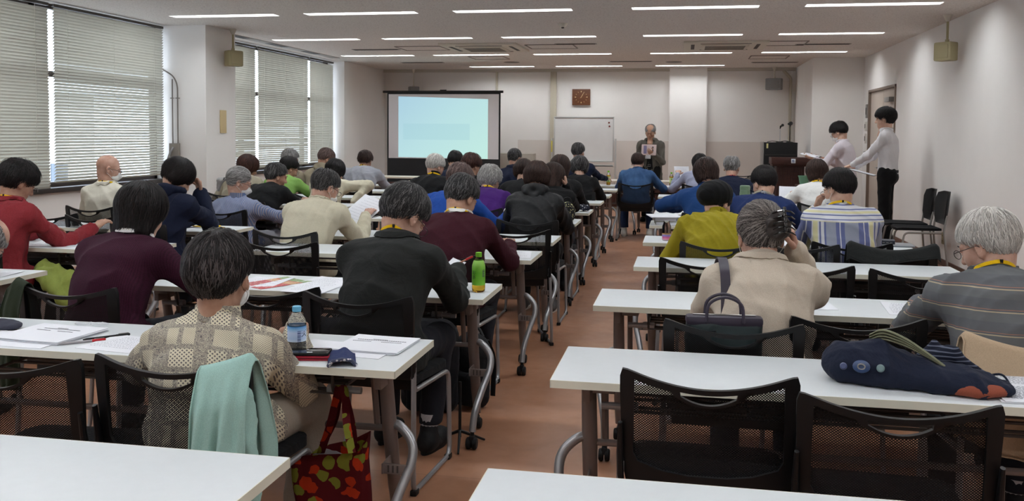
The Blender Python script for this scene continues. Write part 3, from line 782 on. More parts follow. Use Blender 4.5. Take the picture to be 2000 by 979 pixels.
# ================================================================== IMPLICIT SURFACES (for bodies, clothes, hair, soft things)
def V3(*a): return np.array(a, dtype=np.float64)
class Sdf:
    def __init__(s): s.p = []; s.post = None
    def rc(s, a, b, ra, rb=None, k=.02, op='u', lat=None, sq=1.0):
        """tapered capsule; lat = lateral axis, sq = squash of the other direction"""
        a = np.asarray(a, float); b = np.asarray(b, float); rb = ra if rb is None else rb; R = max(ra, rb)
        lo = np.minimum(a, b)-R; hi = np.maximum(a, b)+R
        def f(P):
            ab = b-a; L = max(ab@ab, 1e-12); t = np.clip((P-a)@ab/L, 0, 1)
            D = P-a-t[:, None]*ab; r = ra+(rb-ra)*t
            if lat is None: return np.sqrt((D*D).sum(1))-r
            ox = D@lat; o2 = (D*D).sum(1)-ox*ox
            return (np.sqrt(ox*ox+np.maximum(o2, 0)/(sq*sq))-r)*(.5+.5*sq)
        s.p.append((f, lo, hi, k, op)); return s
    def ell(s, c, rad, R=None, k=.02, op='u'):
        c = np.asarray(c, float); rad = np.asarray(rad, float); m = rad.max()
        Rt = None if R is None else np.asarray(R, float)
        def f(P):
            q = P-c
            if Rt is not None: q = q@Rt
            k0 = np.sqrt(((q/rad)**2).sum(1)); k1 = np.sqrt(((q/(rad*rad))**2).sum(1))
            return np.where(k1 > 1e-9, k0*(k0-1)/np.maximum(k1, 1e-9), -rad.min())
        s.p.append((f, c-m, c+m, k, op)); return s
    def plane(s, n, d, k=.005):
        """keep the side n.P < d"""
        n = np.asarray(n, float); n = n/np.linalg.norm(n)
        s.p.append((lambda P: P@n-d, None, None, k, 'i')); return s
    def boxx(s, c, h, R=None, r=.01, k=.01, op='u'):
        c = np.asarray(c, float); h = np.asarray(h, float); m = np.linalg.norm(h)
        Rt = None if R is None else np.asarray(R, float)
        def f(P):
            q = P-c
            if Rt is not None: q = q@Rt
            q = np.abs(q)-(h-r); return np.sqrt((np.maximum(q, 0)**2).sum(1))+np.minimum(q.max(1), 0)-r
        s.p.append((f, c-m, c+m, k, op)); return s
    @staticmethod
    def comb(F, d, k, op):
        if op == 'u':
            h = np.maximum(k-np.abs(F-d), 0)/k; return np.minimum(F, d)-h*h*k*.25
        if op == 's': d = -d
        h = np.maximum(k-np.abs(F-d), 0)/k; return np.maximum(F, d)+h*h*k*.25
    def ev(s, P):
        F = np.full(len(P), 1.0)
        for f, lo, hi, k, op in s.p: F = Sdf.comb(F, f(P), k, op)
        if s.post is not None: F = F+s.post(P)
        return F
    def bounds(s, pad=.03):
        lo = np.min([q[1] for q in s.p if q[1] is not None and q[4] == 'u'], 0)-pad
        hi = np.max([q[2] for q in s.p if q[1] is not None and q[4] == 'u'], 0)+pad
        return lo, hi
    def mesh(s, h, lo=None, hi=None):
        b0, b1 = s.bounds(h*2)
        lo = b0 if lo is None else np.maximum(b0, lo); hi = b1 if hi is None else np.minimum(b1, hi)
        n = np.maximum(np.ceil((hi-lo)/h).astype(int)+2, 4)
        ax = [lo[i]+h*np.arange(n[i]) for i in range(3)]
        F = np.full(n, .2)
        for f, a, b, k, op in s.p:
            if a is None: i0 = np.zeros(3, int); i1 = n
            else:
                m = k+4*h
                i0 = np.clip(np.floor((a-m-lo)/h).astype(int), 0, n); i1 = np.clip(np.ceil((b+m-lo)/h).astype(int)+1, 0, n)
            if (i1 <= i0).any(): continue
            sl = tuple(slice(i0[j], i1[j]) for j in range(3))
            G = np.stack(np.meshgrid(*[ax[j][sl[j]] for j in range(3)], indexing='ij'), -1).reshape(-1, 3)
            d = f(G).reshape(F[sl].shape)
            F[sl] = Sdf.comb(F[sl], d, k, op)
        if s.post is not None:
            near = np.abs(F) < .04
            idx = np.argwhere(near)
            F[near] += s.post(lo+idx*h)
        F[0], F[-1] = np.maximum(F[0], 1e-4), np.maximum(F[-1], 1e-4)
        F[:, 0], F[:, -1] = np.maximum(F[:, 0], 1e-4), np.maximum(F[:, -1], 1e-4)
        F[:, :, 0], F[:, :, -1] = np.maximum(F[:, :, 0], 1e-4), np.maximum(F[:, :, -1], 1e-4)
        return nets(F, lo, h)
_E = [(a, b) for a in range(8) for b in range(a+1, 8) if bin(a ^ b).count('1') == 1]
def nets(F, lo, h):
    I = F < 0; n = F.shape; cs = np.zeros([k-1 for k in n], np.int8)
    sl = lambda c: tuple(slice(((c >> j) & 1), n[j]-1+((c >> j) & 1)) for j in range(3))
    for c in range(8): cs += I[sl(c)]
    act = (cs > 0) & (cs < 8); idx = np.argwhere(act)
    if len(idx) == 0: return np.zeros((0, 3)), np.zeros((0, 4), int)
    vals = np.stack([F[sl(c)][act] for c in range(8)], 1)
    acc = np.zeros((len(idx), 3)); cnt = np.zeros(len(idx))
    off = np.array([[(c >> j) & 1 for j in range(3)] for c in range(8)], float)
    for a, b in _E:
        fa, fb = vals[:, a], vals[:, b]; m = (fa < 0) != (fb < 0)
        t = np.where(m, fa/np.where(m, fa-fb, 1), 0)
        acc += m[:, None]*(off[a]+t[:, None]*(off[b]-off[a])); cnt += m
    V = lo+(idx+acc/cnt[:, None])*h
    vid = -np.ones(act.shape, np.int64); vid[act] = np.arange(len(idx))
    Q = []
    for ax in range(3):
        u, v = (ax+1) % 3, (ax+2) % 3
        s0 = [slice(None)]*3; s1 = [slice(None)]*3
        s0[ax] = slice(0, n[ax]-1); s1[ax] = slice(1, n[ax])
        A = I[tuple(s0)]; B = I[tuple(s1)]
        ch = A != B
        for w in (u, v):
            c = [slice(None)]*3; c[w] = slice(0, 1); ch[tuple(c)] = False
            c[w] = slice(n[w]-1, n[w]); ch[tuple(c)] = False
        e = np.argwhere(ch)
        if len(e) == 0: continue
        def cell(du, dv):
            q = e.copy(); q[:, u] -= du; q[:, v] -= dv; return vid[q[:, 0], q[:, 1], q[:, 2]]
        q = np.stack([cell(1, 1), cell(0, 1), cell(0, 0), cell(1, 0)], 1)
        flip = ~A[ch]
        q[flip] = q[flip][:, ::-1]; Q.append(q)
    return V, np.concatenate(Q)
def np_mesh(name, parts, mat, parent=None, label=None, smooth=True, attr=None, uv=None):
    Vs, Qs, off = [], [], 0
    for V, Q in parts:
        if len(V) == 0: continue
        Vs.append(V); Qs.append(Q+off); off += len(V)
    V = np.concatenate(Vs); me = bpy.data.meshes.new(name)
    k = Qs[0].shape[1]; Q = np.concatenate(Qs)
    me.vertices.add(len(V)); me.vertices.foreach_set('co', V.astype(np.float32).ravel())
    me.loops.add(Q.size); me.loops.foreach_set('vertex_index', Q.astype(np.int32).ravel())
    me.polygons.add(len(Q)); me.polygons.foreach_set('loop_start', np.arange(0, Q.size, k, dtype=np.int32))
    if smooth: me.polygons.foreach_set('use_smooth', np.ones(len(Q), bool))
    me.update(calc_edges=True)
    if attr is not None:
        a = me.attributes.new('shade', 'FLOAT', 'POINT'); a.data.foreach_set('value', np.asarray(attr, np.float32))
    return link(name, me, mat, parent, label=label)
def wrinkles(seed, amp, freq=14., stretch=(1, 1, .55)):
    r = np.random.RandomState(seed); ph = r.rand(8)*6.28; D = r.randn(4, 3); D /= np.linalg.norm(D, axis=1)[:, None]
    st = np.array(stretch)
    freq = max(freq, 30.)
    def f(P):
        q = P*st; w = np.stack([np.sin(q@(D[0]*7)+ph[0]), np.sin(q@(D[1]*8)+ph[1]), np.sin(q@(D[2]*6)+ph[2])], 1)*.05
        q = q+w
        a = 1-np.abs(np.sin(q@(D[3]*freq)+ph[3])); b = 1-np.abs(np.sin(q@((D[0]-D[3])*freq*.8)+ph[4])); c = np.sin(q@(D[2]*freq*2.1)+ph[5])
        e = 1-np.abs(np.sin(q@((D[1]+D[2]*.5)*freq*1.9)+ph[6]))
        return -amp*(a*a*1.1+b*b*.8+e*e*.4+c*.12-.75)
    return f
def rotm(rx=0, ry=0, rz=0):
    cx, sx, cy, sy, cz, sz = math.cos(rx), math.sin(rx), math.cos(ry), math.sin(ry), math.cos(rz), math.sin(rz)
    return np.array([[cz, -sz, 0], [sz, cz, 0], [0, 0, 1]])@np.array([[cy, 0, sy], [0, 1, 0], [-sy, 0, cy]])@np.array([[1, 0, 0], [0, cx, -sx], [0, sx, cx]])
def unit(v): v = np.asarray(v, float); return v/max(np.linalg.norm(v), 1e-9)
# ------------------------------------------------------------------ skin and hair materials
def skin(name, c):
    if name in MATS: return MATS[name]
    m, n, p = base_mat(name); setc(p, c, .55, .35)
    p.inputs['Subsurface Weight'].default_value = .0
    v = coord(n); t = N(n, 'ShaderNodeTexNoise', Scale=26.0, Detail=5.0); n.links.new(v, t.inputs['Vector'])
    d = (c[0]*.90, c[1]*.84, c[2]*.82); r = ramp(n, t.outputs[0], [(.3, d), (.65, c)]); n.links.new(r.outputs[0], p.inputs['Base Color'])
    t2 = N(n, 'ShaderNodeTexNoise', Scale=300.0, Detail=2.0); n.links.new(v, t2.inputs['Vector']); bump(n, p, t2.outputs[0], .15, .0008)
    MATS[name] = m; return m
SK = {'a': skin('skin_tan', (174, 136, 114)), 'b': skin('skin_light', (200, 164, 144)), 'c': skin('skin_ruddy', (194, 156, 138))}
def hairmat(name, dark, light, g0, g1, rough=.5):
    if name in MATS: return MATS[name]
    m, n, p = base_mat(name); setc(p, dark, rough, .22)
    a = n.nodes.new('ShaderNodeAttribute'); a.attribute_name = 'shade'
    r = ramp(n, a.outputs['Fac'], [(0, dark), (g0, dark), (g1, light)]); n.links.new(r.outputs[0], p.inputs['Base Color'])
    MATS[name] = m; return m
HM = {
 'black': hairmat('hair_black', (18, 16, 17), (44, 38, 38), .3, 1),
 'softblack': hairmat('hair_soft_black', (26, 22, 22), (78, 72, 72), .55, 1),
 'pepper': hairmat('hair_salt_pepper', (36, 35, 36), (118, 116, 116), .5, 1),
 'darkgrey': hairmat('hair_dark_grey', (40, 38, 39), (112, 110, 110), .3, 1),
 'grey': hairmat('hair_grey', (86, 84, 84), (176, 174, 172), .1, 1),
 'white': hairmat('hair_white', (150, 146, 140), (226, 222, 216), .0, .8),
 'silver': hairmat('hair_silver', (116, 114, 112), (196, 194, 190), .0, .9),
 'brown': hairmat('hair_brown', (38, 27, 24), (74, 54, 47), .2, 1),
 'redbrown': hairmat('hair_red_brown', (46, 27, 24), (88, 56, 48), .2, 1),
 'mauve': hairmat('hair_ash_brown', (72, 56, 54), (128, 108, 102), .2, 1),
 'mixed': hairmat('hair_grey_brown', (58, 52, 50), (158, 150, 144), .3, 1),
}
# ------------------------------------------------------------------ head, hair
def head_sdf(s, T, jaw=1.0):
    """T(local)->world for head frame; R = head rotation"""
    R = T.R; q = lambda *a: T(V3(*a))
    s.ell(q(0, -.012, .034), (.076, .097, .088), R, .02)
    s.ell(q(0, .034, -.035), (.060*jaw, .060, .082), R, .03)
    s.ell(q(0, .052, -.088), (.036*jaw, .036, .026), R, .03)
    for m in (-1, 1):
        s.ell(q(m*.040, .055, -.028), (.024, .026, .026), R, .025)          # cheek
        s.rc(q(m*.012, .089, .022), q(m*.042, .078, .022), .011, .008, .014)  # brow
        s.ell(q(m*.031, .101, .003), (.015, .012, .009), R, .012, 's')       # eye socket
        s.ell(q(m*.031, .083, .008), (.0145, .0125, .0075), R, .004)          # upper lid
        s.ell(q(m*.031, .083, -.004), (.013, .0105, .005), R, .004)
        Re = R@rotm(0, 0, m*-.35)
        s.ell(q(m*.079, -.006, -.006), (.0085, .019, .031), Re, .006)
        s.ell(q(m*.086, .000, -.004), (.006, .010, .018), Re, .006, 's')
        s.ell(q(m*.077, .002, -.032), (.007, .009, .010), Re, .006)
    s.rc(q(0, .092, .008), q(0, .110, -.030), .007, .0115, .012)
    for m in (-1, 1): s.ell(q(m*.011, .100, -.034), (.008, .010, .008), R, .008)
    s.rc(q(-.018, .084, -.060), q(.018, .084, -.060), .0075, None, .008)
    s.rc(q(-.016, .082, -.071), q(.016, .082, -.071), .0075, None, .008)
    s.rc(q(-.02, .096, -.0655), q(.02, .096, -.0655), .0035, None, .004, 's')
class Frame:
    def __init__(s, R, o, sc=1.0): s.R = R; s.o = np.asarray(o, float); s.sc = sc
    def __call__(s, v): return s.o+(s.R@np.asarray(v, float))*s.sc
def hair_sdf(style, cut=True):
    """in head coordinates"""
    s = Sdf(); A = np.array
    t = dict(short=.014, fluffy=.024, crop=.008, bob=.024, longbob=.026, bowl=.022, fringe=.008, updo=.008, pony=.006, curly=.026, mop=.026, thin=.011, beret=.012)[style]
    s.ell((0, -.016, .040), (.077+t, .099+t, .088+t), None, .02)
    if style in ('bob', 'longbob', 'bowl'):
        lo = {'bob': -.085, 'longbob': -.13, 'bowl': -.055}[style]; r = {'bob': .060, 'longbob': .058, 'bowl': .060}[style]
        s.rc((-.035, -.030, .02), (-.040, -.028, lo+r*.7), r+.012, r, .03); s.rc((.035, -.030, .02), (.040, -.028, lo+r*.7), r+.012, r, .03)
        s.rc((0, -.055, .02), (0, -.050, lo+r*.7), r+.012, r-.004, .03)
    if style in ('fluffy', 'mop', 'curly', 'short'): s.ell((0, -.050, -.012), (.066+t*.8, .050+t*.6, .060), None, .03)
    if style in ('short', 'crop', 'fringe', 'thin', 'fluffy', 'pony', 'mop'):
        mx_ = {'crop': .006, 'fringe': .006, 'thin': .008, 'pony': .004, 'short': .011, 'fluffy': .013, 'mop': .010}[style]
        s.post = lambda P, mx_=mx_: np.clip((.030-P[:, 2]+.25*P[:, 1])*.24, 0, mx_)
    if style in ('pony', 'updo'): s.ell((0, -.045, -.015), (.064, .052, .055), None, .03)
    if style == 'fringe': s.ell((0, -.045, -.010), (.072, .056, .056), None, .02)
    if style in ('thin', 'crop'): s.ell((0, -.045, -.012), (.068+t*.5, .052+t*.5, .058), None, .02)
    if cut:
        if style in ('bob', 'longbob', 'bowl'):
            s.ell((0, .105, -.055), (.066, .085, .115), None, .012, 's')
            zl = {'bob': -.088, 'longbob': -.125, 'bowl': -.060}[style]
            s.plane((0, -.15, -1), -zl, .010)
        else:
            c0 = {'short': .004, 'fluffy': -.004, 'crop': .006, 'fringe': -.002, 'updo': -.004, 'pony': -.006, 'curly': -.02, 'mop': -.03, 'thin': .002, 'beret': -.012}[style]
            # oblique hairline: forehead high, nape low, with the ear left free
            s.plane((0, .78, -1), -c0*.79+.004, .006)
            s.plane((0, 0, -1), .075 if style in ('mop', 'fluffy', 'curly') else .066, .006)
            for m in (-1, 1): s.ell((m*.088, .004, -.012), (.030, .022, .030), None, .008, 's')
            if style in ('short', 'crop', 'fringe', 'pony', 'updo', 'thin', 'curly', 'fluffy'): s.ell((0, .115, .035 if style != 'mop' else .0), (.062, .050, .050), None, .01, 's')
            if style == 'fringe': s.ell((0, .03, .150), (.075, .125, .100), None, .012, 's')
            if style == 'thin': s.ell((0, -.012, .152), (.050, .098, .060), None, .012, 's')
    return s
def strands(style, n, seed, width, length, head_pts):
    """hair locks that walk over the cap; returns verts, quads, shade"""
    r = np.random.RandomState(seed); base = hair_sdf(style, False)
    whorl = V3(0.01, -.055, .13); cutf = hair_sdf(style, True)
    P = head_pts[r.randint(0, len(head_pts), n)]+r.normal(0, .002, (n, 3)); steps = 9
    L = length*(.65+.7*r.rand(n)); st = (L/steps)[:, None]
    lift = r.rand(n)**2*(.006 if style not in ('curly', 'fluffy', 'mop') else .013)
    wav = r.rand(n)*6.28; amp = {'curly': .55, 'mop': .28, 'fluffy': .25}.get(style, .10)
    slack = .002+.012*r.rand(n)**2
    pts = []; nor = []
    e = 1e-3; sgn = r.normal(0, .18, (n, 3))
    for i in range(steps+1):
        f0 = base.ev(P); G = np.stack([base.ev(P+V3(e, 0, 0)), base.ev(P+V3(0, e, 0)), base.ev(P+V3(0, 0, e))], 1)
        G = (G-f0[:, None])/e; G /= np.maximum(np.linalg.norm(G, axis=1), 1e-6)[:, None]
        t = i/steps; target = lift*(.4+1.2*t)+.0015
        if style in ('short', 'crop', 'fringe', 'thin'): target = target*(1-.2*t)
        P = P-(f0-target)[:, None]*G*(.7 if i else 1)
        pts.append(P.copy()); nor.append(G)
        if style in ('pony', 'updo'): D = V3(.025 if style == 'updo' else 0, -.125, -.015 if style == 'pony' else .035)-P
        elif style == 'beret': D = np.tile(V3(0, -.2, -1), (n, 1))
        else:
            D = P-whorl; D = D/np.linalg.norm(D, axis=1)[:, None]; D[:, 2] -= .35+.5*(P[:, 2] < .05)
            if style in ('bob', 'longbob', 'bowl'): D[:, 2] -= .8*(P[:, 2] < .06)
        D = D/np.maximum(np.linalg.norm(D, axis=1), 1e-6)[:, None]+sgn
        side = np.cross(G, D); D = D+side*(amp*np.sin(wav+i*(1.3 if style == 'curly' else .6)))[:, None]
        D = D-(D*G).sum(1)[:, None]*G; D /= np.maximum(np.linalg.norm(D, axis=1), 1e-6)[:, None]
        go = (cutf.ev(P) < slack)[:, None]
        P = P+D*st*go
    pts = np.array(pts); nor = np.array(nor)
    T = np.gradient(pts, axis=0); T /= np.maximum(np.linalg.norm(T, axis=2), 1e-9)[..., None]
    B = np.cross(T, nor); w = width*(.6+.8*r.rand(n))
    tp = (1-np.linspace(0, 1, steps+1)**2*.85)[:, None]*w[None, :]
    a = pts+B*tp[..., None]; b = pts-B*tp[..., None]; c = pts+nor*(tp*.7)[..., None]
    V = np.stack([a, c, b], 2).reshape(-1, 3)              # index ((i*n)+j)*3+k
    i, j = np.meshgrid(np.arange(steps), np.arange(n), indexing='ij'); i = i.ravel(); j = j.ravel()
    idx = lambda i_, k: (i_*n+j)*3+k
    Q = np.concatenate([np.stack([idx(i, 0), idx(i+1, 0), idx(i+1, 1), idx(i, 1)], 1), np.stack([idx(i, 1), idx(i+1, 1), idx(i+1, 2), idx(i, 2)], 1)])
    sh = r.rand(n); shade = np.repeat(np.tile(sh, steps+1), 3)
    return V, Q, shade
# ------------------------------------------------------------------ hands
def hand_sdf(s, Wp, f, n, side, curl=(.35, .45, .35), spread=1.0, sc=1.0, thumb=.6):
    """Wp wrist, f direction to the fingers, n palm normal (palm side), side = +1 right hand"""
    f = unit(f); n = unit(n-f*(n@f)); l = np.cross(f, n)*side       # l points to the thumb side
    l = -l if False else l
    rt = [(-.030, .078, .74), (-.010, .086, .92), (.010, .089, 1.0), (.029, .085, .93)]
    for x, y, fl in rt:
        K = Wp+f*y*sc+l*x*sc
        s.rc(Wp+l*x*.45*sc+f*.01, K, .0155*sc, .0105*sc, .010)
        ang = 0; p = K; d0 = unit(f+l*x*2.2*spread)
        for c, L, ra, rb in zip(curl, (.043*fl, .027*fl, .022*fl), (.0095, .0082, .0074), (.0084, .0076, .0066)):
            ang += c; d = d0*math.cos(ang)+n*math.sin(ang); e = p+d*L*sc; s.rc(p, e, ra*sc, rb*sc, .003); p = e
    s.ell(Wp+f*.05*sc+n*.004, (.012, .012, .012), None, .01)
    p = Wp+f*.022*sc+l*.022*sc+n*.006
    d = unit(f*.75+l*.75+n*.25)
    for i, (L, ra, rb) in enumerate(((.040, .0140, .0110), (.032, .0105, .0090), (.026, .0090, .0074))):
        e = p+d*L*sc; s.rc(p, e, ra*sc, rb*sc, .006); p = e; d = unit(d+(f*.35-l*.35*thumb+n*.35*thumb))
# ------------------------------------------------------------------ people
def ik(S, T, a, b, pole):
    d = T-S; L = np.linalg.norm(d); L2 = min(L, (a+b)*.985); u = d/max(L, 1e-6); T = S+u*L2
    x = (a*a-b*b+L2*L2)/(2*L2); h = math.sqrt(max(a*a-x*x, 0)); p = unit(pole-u*(pole@u)); return S+u*x+p*h, T
PEOPLE = {}
def person(label, x, y, ztop, rz=0, lean=None, hy=0, hp=25, hr=0, w=1.0, sk='a', hair=('short', 'black'), top=None, pants=None, shoes=None, detail=1,
           armL='desk', armR='desk', collar=None, lan=None, mask=False, glasses=False, stand=False, coat=.014, sleeve=1.0, knit=.0025, dx=0, group=None, twist=0, hs=1.0, hem=None, wr=.004, spread=0):
    """x, y = head centre, ztop = top of the hair; rz degrees (0 = facing the front wall)"""
    rng = np.random.RandomState(abs(hash(label)) % 9999 if False else int(sum(map(ord, label))) % 9973)
    XA = V3(1, 0, 0)
    if stand: P0 = V3(0, 0, .93*ztop/1.66)
    else: P0 = V3(0, 0, .535)
    HT = 0 if not hair else dict(short=.014, fluffy=.024, crop=.008, bob=.024, longbob=.026, bowl=.022, fringe=0, updo=.008, pony=.006, curly=.026, mop=.026, thin=.004, beret=.03)[hair[0]]+.003
    def solve(a, sc):
        P1 = P0+V3(0, math.sin(a*.7), math.cos(a*.7))*.21*sc
        C7 = P1+V3(dx*.25, math.sin(a*1.25), math.cos(a*1.25))*.25*sc
        na = a*1.0+.18+math.radians(hp)*.30
        hc = C7+V3(dx*.1, math.sin(na), math.cos(na))*.150
        Rh = rotm(0, 0, math.radians(hy))@rotm(-math.radians(hp), math.radians(hr), 0)
        up = Rh@V3(0, 0, 1)
        top_ = max((hc+Rh@V3(0, u, v)*hs)[2] for u, v in ((-.012, .122+HT), (-.07, .100+HT), (.05, .098+HT), (-.10-HT, .06)))
        return P1, C7, hc, Rh, top_
    ztop = ztop-.012
    sc = 1.0
    if lean is None:
        if stand: lean = .06
        else:
            lo_, hi_ = -.08, .85
            for _ in range(30):
                m = (lo_+hi_)/2
                if solve(m, 1.0)[4] > ztop: lo_ = m
                else: hi_ = m
            lean = (lo_+hi_)/2
    for _ in range(12):
        P1, C7, hc, Rh, tp = solve(lean, sc); sc += (ztop-tp)/.46*.8
    P1, C7, hc, Rh, tp = solve(lean, sc)
    a = lean; spine = unit(C7-P1); back = np.cross(XA, spine); fwd = -back if back[1] < 0 else back
    c, s_ = math.cos(math.radians(rz)), math.sin(math.radians(rz))
    hx, hyy = hc[0], hc[1]
    root = empty('person', (x-(c*hx-s_*hyy), y-(s_*hx+c*hyy), 0), math.radians(rz), label, 'person', group)
    T = Frame(Rh, hc, hs)
    near = detail
    hb = {0: .0085, 1: .006, 2: .0042}[near]; hg = {0: .016, 1: .012, 2: .0085}[near]; hh = {0: .0065, 1: .0045, 2: .003}[near]
    # shoulders and arms
    Ts = rotm(0, 0, math.radians(twist)); SH = C7-spine*.078+V3(0, .014, 0)
    SL = SH+Ts@(V3(-.162*w, 0, 0)); SR = SH+Ts@(V3(.162*w, 0, 0))
    arms = []
    for S0, sd, spec in ((SL, -1, armL), (SR, 1, armR)):
        pole = V3(sd*1.0, -.35, -.8); n = V3(0, 0, -1); curl = (.35, .4, .3); fd = None
        if isinstance(spec, str):
            if spec == 'desk': H = V3(sd*.16, max(S0[1]+.41, hc[1]+.16), .765); fd = V3(-sd*.3, 1, -.05)
            elif spec == 'write': H = V3(sd*.10, S0[1]+.40, .765); fd = V3(-sd*.4, 1, -.3); curl = (.8, .8, .5); n = V3(-sd*.6, 0, -.8)
            elif spec == 'lap': H = V3(sd*.10, P0[1]+.24, .62); fd = V3(-sd*.4, 1, -.1)
            elif spec == 'hang': H = V3(sd*.24*w, .02, S0[2]-.52); fd = V3(0, .15, -1); n = V3(-sd, 0, 0); pole = V3(sd*.3, -1, 0)
        else:
            H = V3(*spec['h']); pole = V3(*spec.get('p', (sd, -.3, -.8))); n = V3(*spec.get('n', (0, 0, -1))); curl = spec.get('c', curl); fd = spec.get('f')
        Hq = H
        if isinstance(spec, str) and spec in ('desk', 'write') or (not isinstance(spec, str) and not stand and 'p' not in spec):
            for ph in np.linspace(.12, 1.45, 18):
                E, H = ik(S0, Hq, .285, .245, V3(sd*math.sin(ph), -.15, -math.cos(ph)))
                if E[2] > .69: break
        else: E, H = ik(S0, H, .285*(1.0 if not stand else 1.02), .245, pole)
        f = unit(H-E) if fd is None else unit(V3(*fd)*(.7 if isinstance(spec, str) else 1.0)/np.linalg.norm(fd)+unit(H-E)*(.6 if isinstance(spec, str) else .25))
        arms.append((S0, E, H, f, n, sd, curl))
    # legs
    legs = []
    for sd in (-1, 1):
        hip = P0+V3(sd*.09, .02, -.03)
        if stand: knee = V3(sd*.085, .02, P0[2]*.52); ank = V3(sd*.095, -.01, .09)
        else: knee = V3(sd*(.13+spread), P0[1]+.40, .50); ank = V3(sd*(.12+spread), P0[1]+(.36 if sd < 0 else .30), .085)
        legs.append((hip, knee, ank, sd))
    # ---- body: one skin surface, finer patches at head and hands
    b = Sdf(); head_sdf(b, T)
    nb = C7+V3(0, .02, -.03); b.rc(T(V3(0, -.030, -.045)), nb, .054, .060, .03); b.rc(T(V3(0, .005, -.075)), nb+V3(0, .05, -.02), .040, .050, .03)
    b.rc(SL*.75+SR*.25, SL*.25+SR*.75, .045, None, .05)
    zc = nb[2]-.06
    parts = [b.mesh(hb)]
    bt = Sdf(); r0 = .012
    bt.rc(P0, P1, .150*w, .135*w, .05, 'u', XA, .7); bt.rc(P1, C7-spine*.1, .135*w, .145*w, .05, 'u', XA, .62); bt.rc(SL, SR, .045, None, .05)
    for (S0, E, H, f, n, sd, curl) in arms: bt.rc(S0, E, .042, .034, .03)
    for hip, knee, ank, sd in legs: bt.rc(hip, knee, .072, .052, .03); bt.rc(knee, ank, .048, .034, .03)
    parts.append(bt.mesh(.018))
    for (S0, E, H, f, n, sd, curl) in arms:
        ah = Sdf(); ah.rc(E, E*.12+H*.88, .037, .027, .02); ah.rc(E*.12+H*.88, H, .027, .024, .02, 'u'); hand_sdf(ah, H, f, n, sd, curl, 1.0)
        parts.append(ah.mesh(hh, np.minimum(E*.5+H*.5, H)-.25, np.maximum(E*.5+H*.5, H)+.25))
    np_mesh('body', parts, SK[sk], root)
    # eyes
    if near >= 1:
        for m in (-1, 1):
            bm = BM(); bmesh.ops.create_uvsphere(bm, u_segments=12, v_segments=8, radius=.0098); ey = obj('eye', bm, plain('eye_white', (226, 220, 212), .3), root, smooth=180)
            ey.location = T(V3(m*.031, .0830, .002)); 
            bm = BM(); bmesh.ops.create_uvsphere(bm, u_segments=10, v_segments=6, radius=.0052); ir = obj('iris', bm, plain('dark_iris', (34, 22, 18), .2), ey, smooth=180)
            ir.location = Rh@V3(0, .0058, -.001)
            bm = BM(); tube(bm, [T(V3(m*.014, .098, .026)), T(V3(m*.030, .0955, .031)), T(V3(m*.047, .083, .027))], [.002, .003, .0015], 6)
            obj('eyebrow', bm, HM[hair[1]] if hair and hair[1] in ('black', 'pepper', 'grey', 'darkgrey') else HM['darkgrey'], root)
    # ---- hair
    if hair:
        style, hm = hair[0], hair[1]
        cap = hair_sdf(style); 
        if style in ('curly', 'fluffy', 'mop'):
            w_ = wrinkles(int(rng.randint(999)), .004 if style != 'curly' else .007, 60 if style != 'curly' else 110, (1, 1, 1)); p_ = cap.post
            cap.post = (lambda P: w_(P)+p_(P)) if p_ else w_
        hV, hQ = cap.mesh({0: .007, 1: .0055, 2: .004}[near])
        ns, wd = {0: (380, .0030), 1: (1100, .0022), 2: (3200, .0014)}[near]
        ln = {'short': .055, 'fluffy': .065, 'crop': .03, 'bob': .13, 'longbob': .17, 'bowl': .10, 'fringe': .04, 'updo': .12, 'pony': .11, 'curly': .045, 'mop': .075, 'thin': .045, 'beret': .09}[style]
        sV, sQ, sh = strands(style, ns, int(rng.randint(9999)), wd, ln, hV)
        allp = [(hV, hQ), (sV, sQ)]; shade = [np.full(len(hV), .25), sh]
        if len(hair) > 2:            # white streaks: lighter locks near given directions
            for d in hair[2]:
                dd = unit(d); vv = unit(V3(0, 0, 1)); cosv = (sV@dd)/np.maximum(np.linalg.norm(sV, axis=1), 1e-6)
                shade[1] = np.clip(shade[1]+np.clip((cosv-.93)*14, 0, .9)*(shade[1] > .3), 0, 1)
        if style == 'updo':
            bun = Sdf()
            for k in range(9):
                an = k*.9; bun.rc((.036+.030*math.cos(an), -.124+.012*math.sin(k*2.), .012+.038*math.sin(an)), (.036+.030*math.cos(an+1.1), -.128+.012*math.sin(k*2.+1), .012+.038*math.sin(an+1.1)), .018, None, .004)
            bun.ell((.038, -.116, .012), (.042, .030, .048), None, .01); bun.post = wrinkles(5, .003, 150, (1, 1, 1))
            q = bun.mesh(.003); allp.append(q); shade.append(np.full(len(q[0]), .12))
        if style == 'pony':
            tl = Sdf(); tl.rc((0, -.118, -.018), (-.004, -.150, -.045), .016, .026, .01); tl.rc((-.004, -.150, -.045), (-.004, -.135, -.125), .028, .014, .015); tl.post = wrinkles(6, .003, 160, (1, 1, .2))
            q = tl.mesh(.004); allp.append(q); shade.append(np.full(len(q[0]), .6))
        allp = [(T.o+(V@T.R.T)*T.sc, Q) for V, Q in allp]
        ho = np_mesh('hair', allp, HM[hm], root, attr=np.concatenate(shade))
        if style == 'updo':
            cl = bpy.data.meshes.new('hair_clip'); bm = BM()
            for k in range(5):
                for m in (-1, 1):
                    p0 = V3(.052+.006*m, -.164, .060-.020*k); tube(bm, [T(p0), T(p0+V3(m*.018, -.002, -.004)), T(p0+V3(m*.034, .014, -.008))], [.004, .0035, .002], 6)
            tube(bm, [T(V3(.052, -.168, .072-.016*k)) for k in range(7)], .0065, 8)
            for k in range(6): bmesh.ops.create_icosphere(bm, subdivisions=1, radius=.006, matrix=Matrix.Translation(T(V3(.052, -.174, .068-.017*k))))
            obj('hair_clip', bm, plain('glossy_black', (10, 10, 12), .12, .8), root)
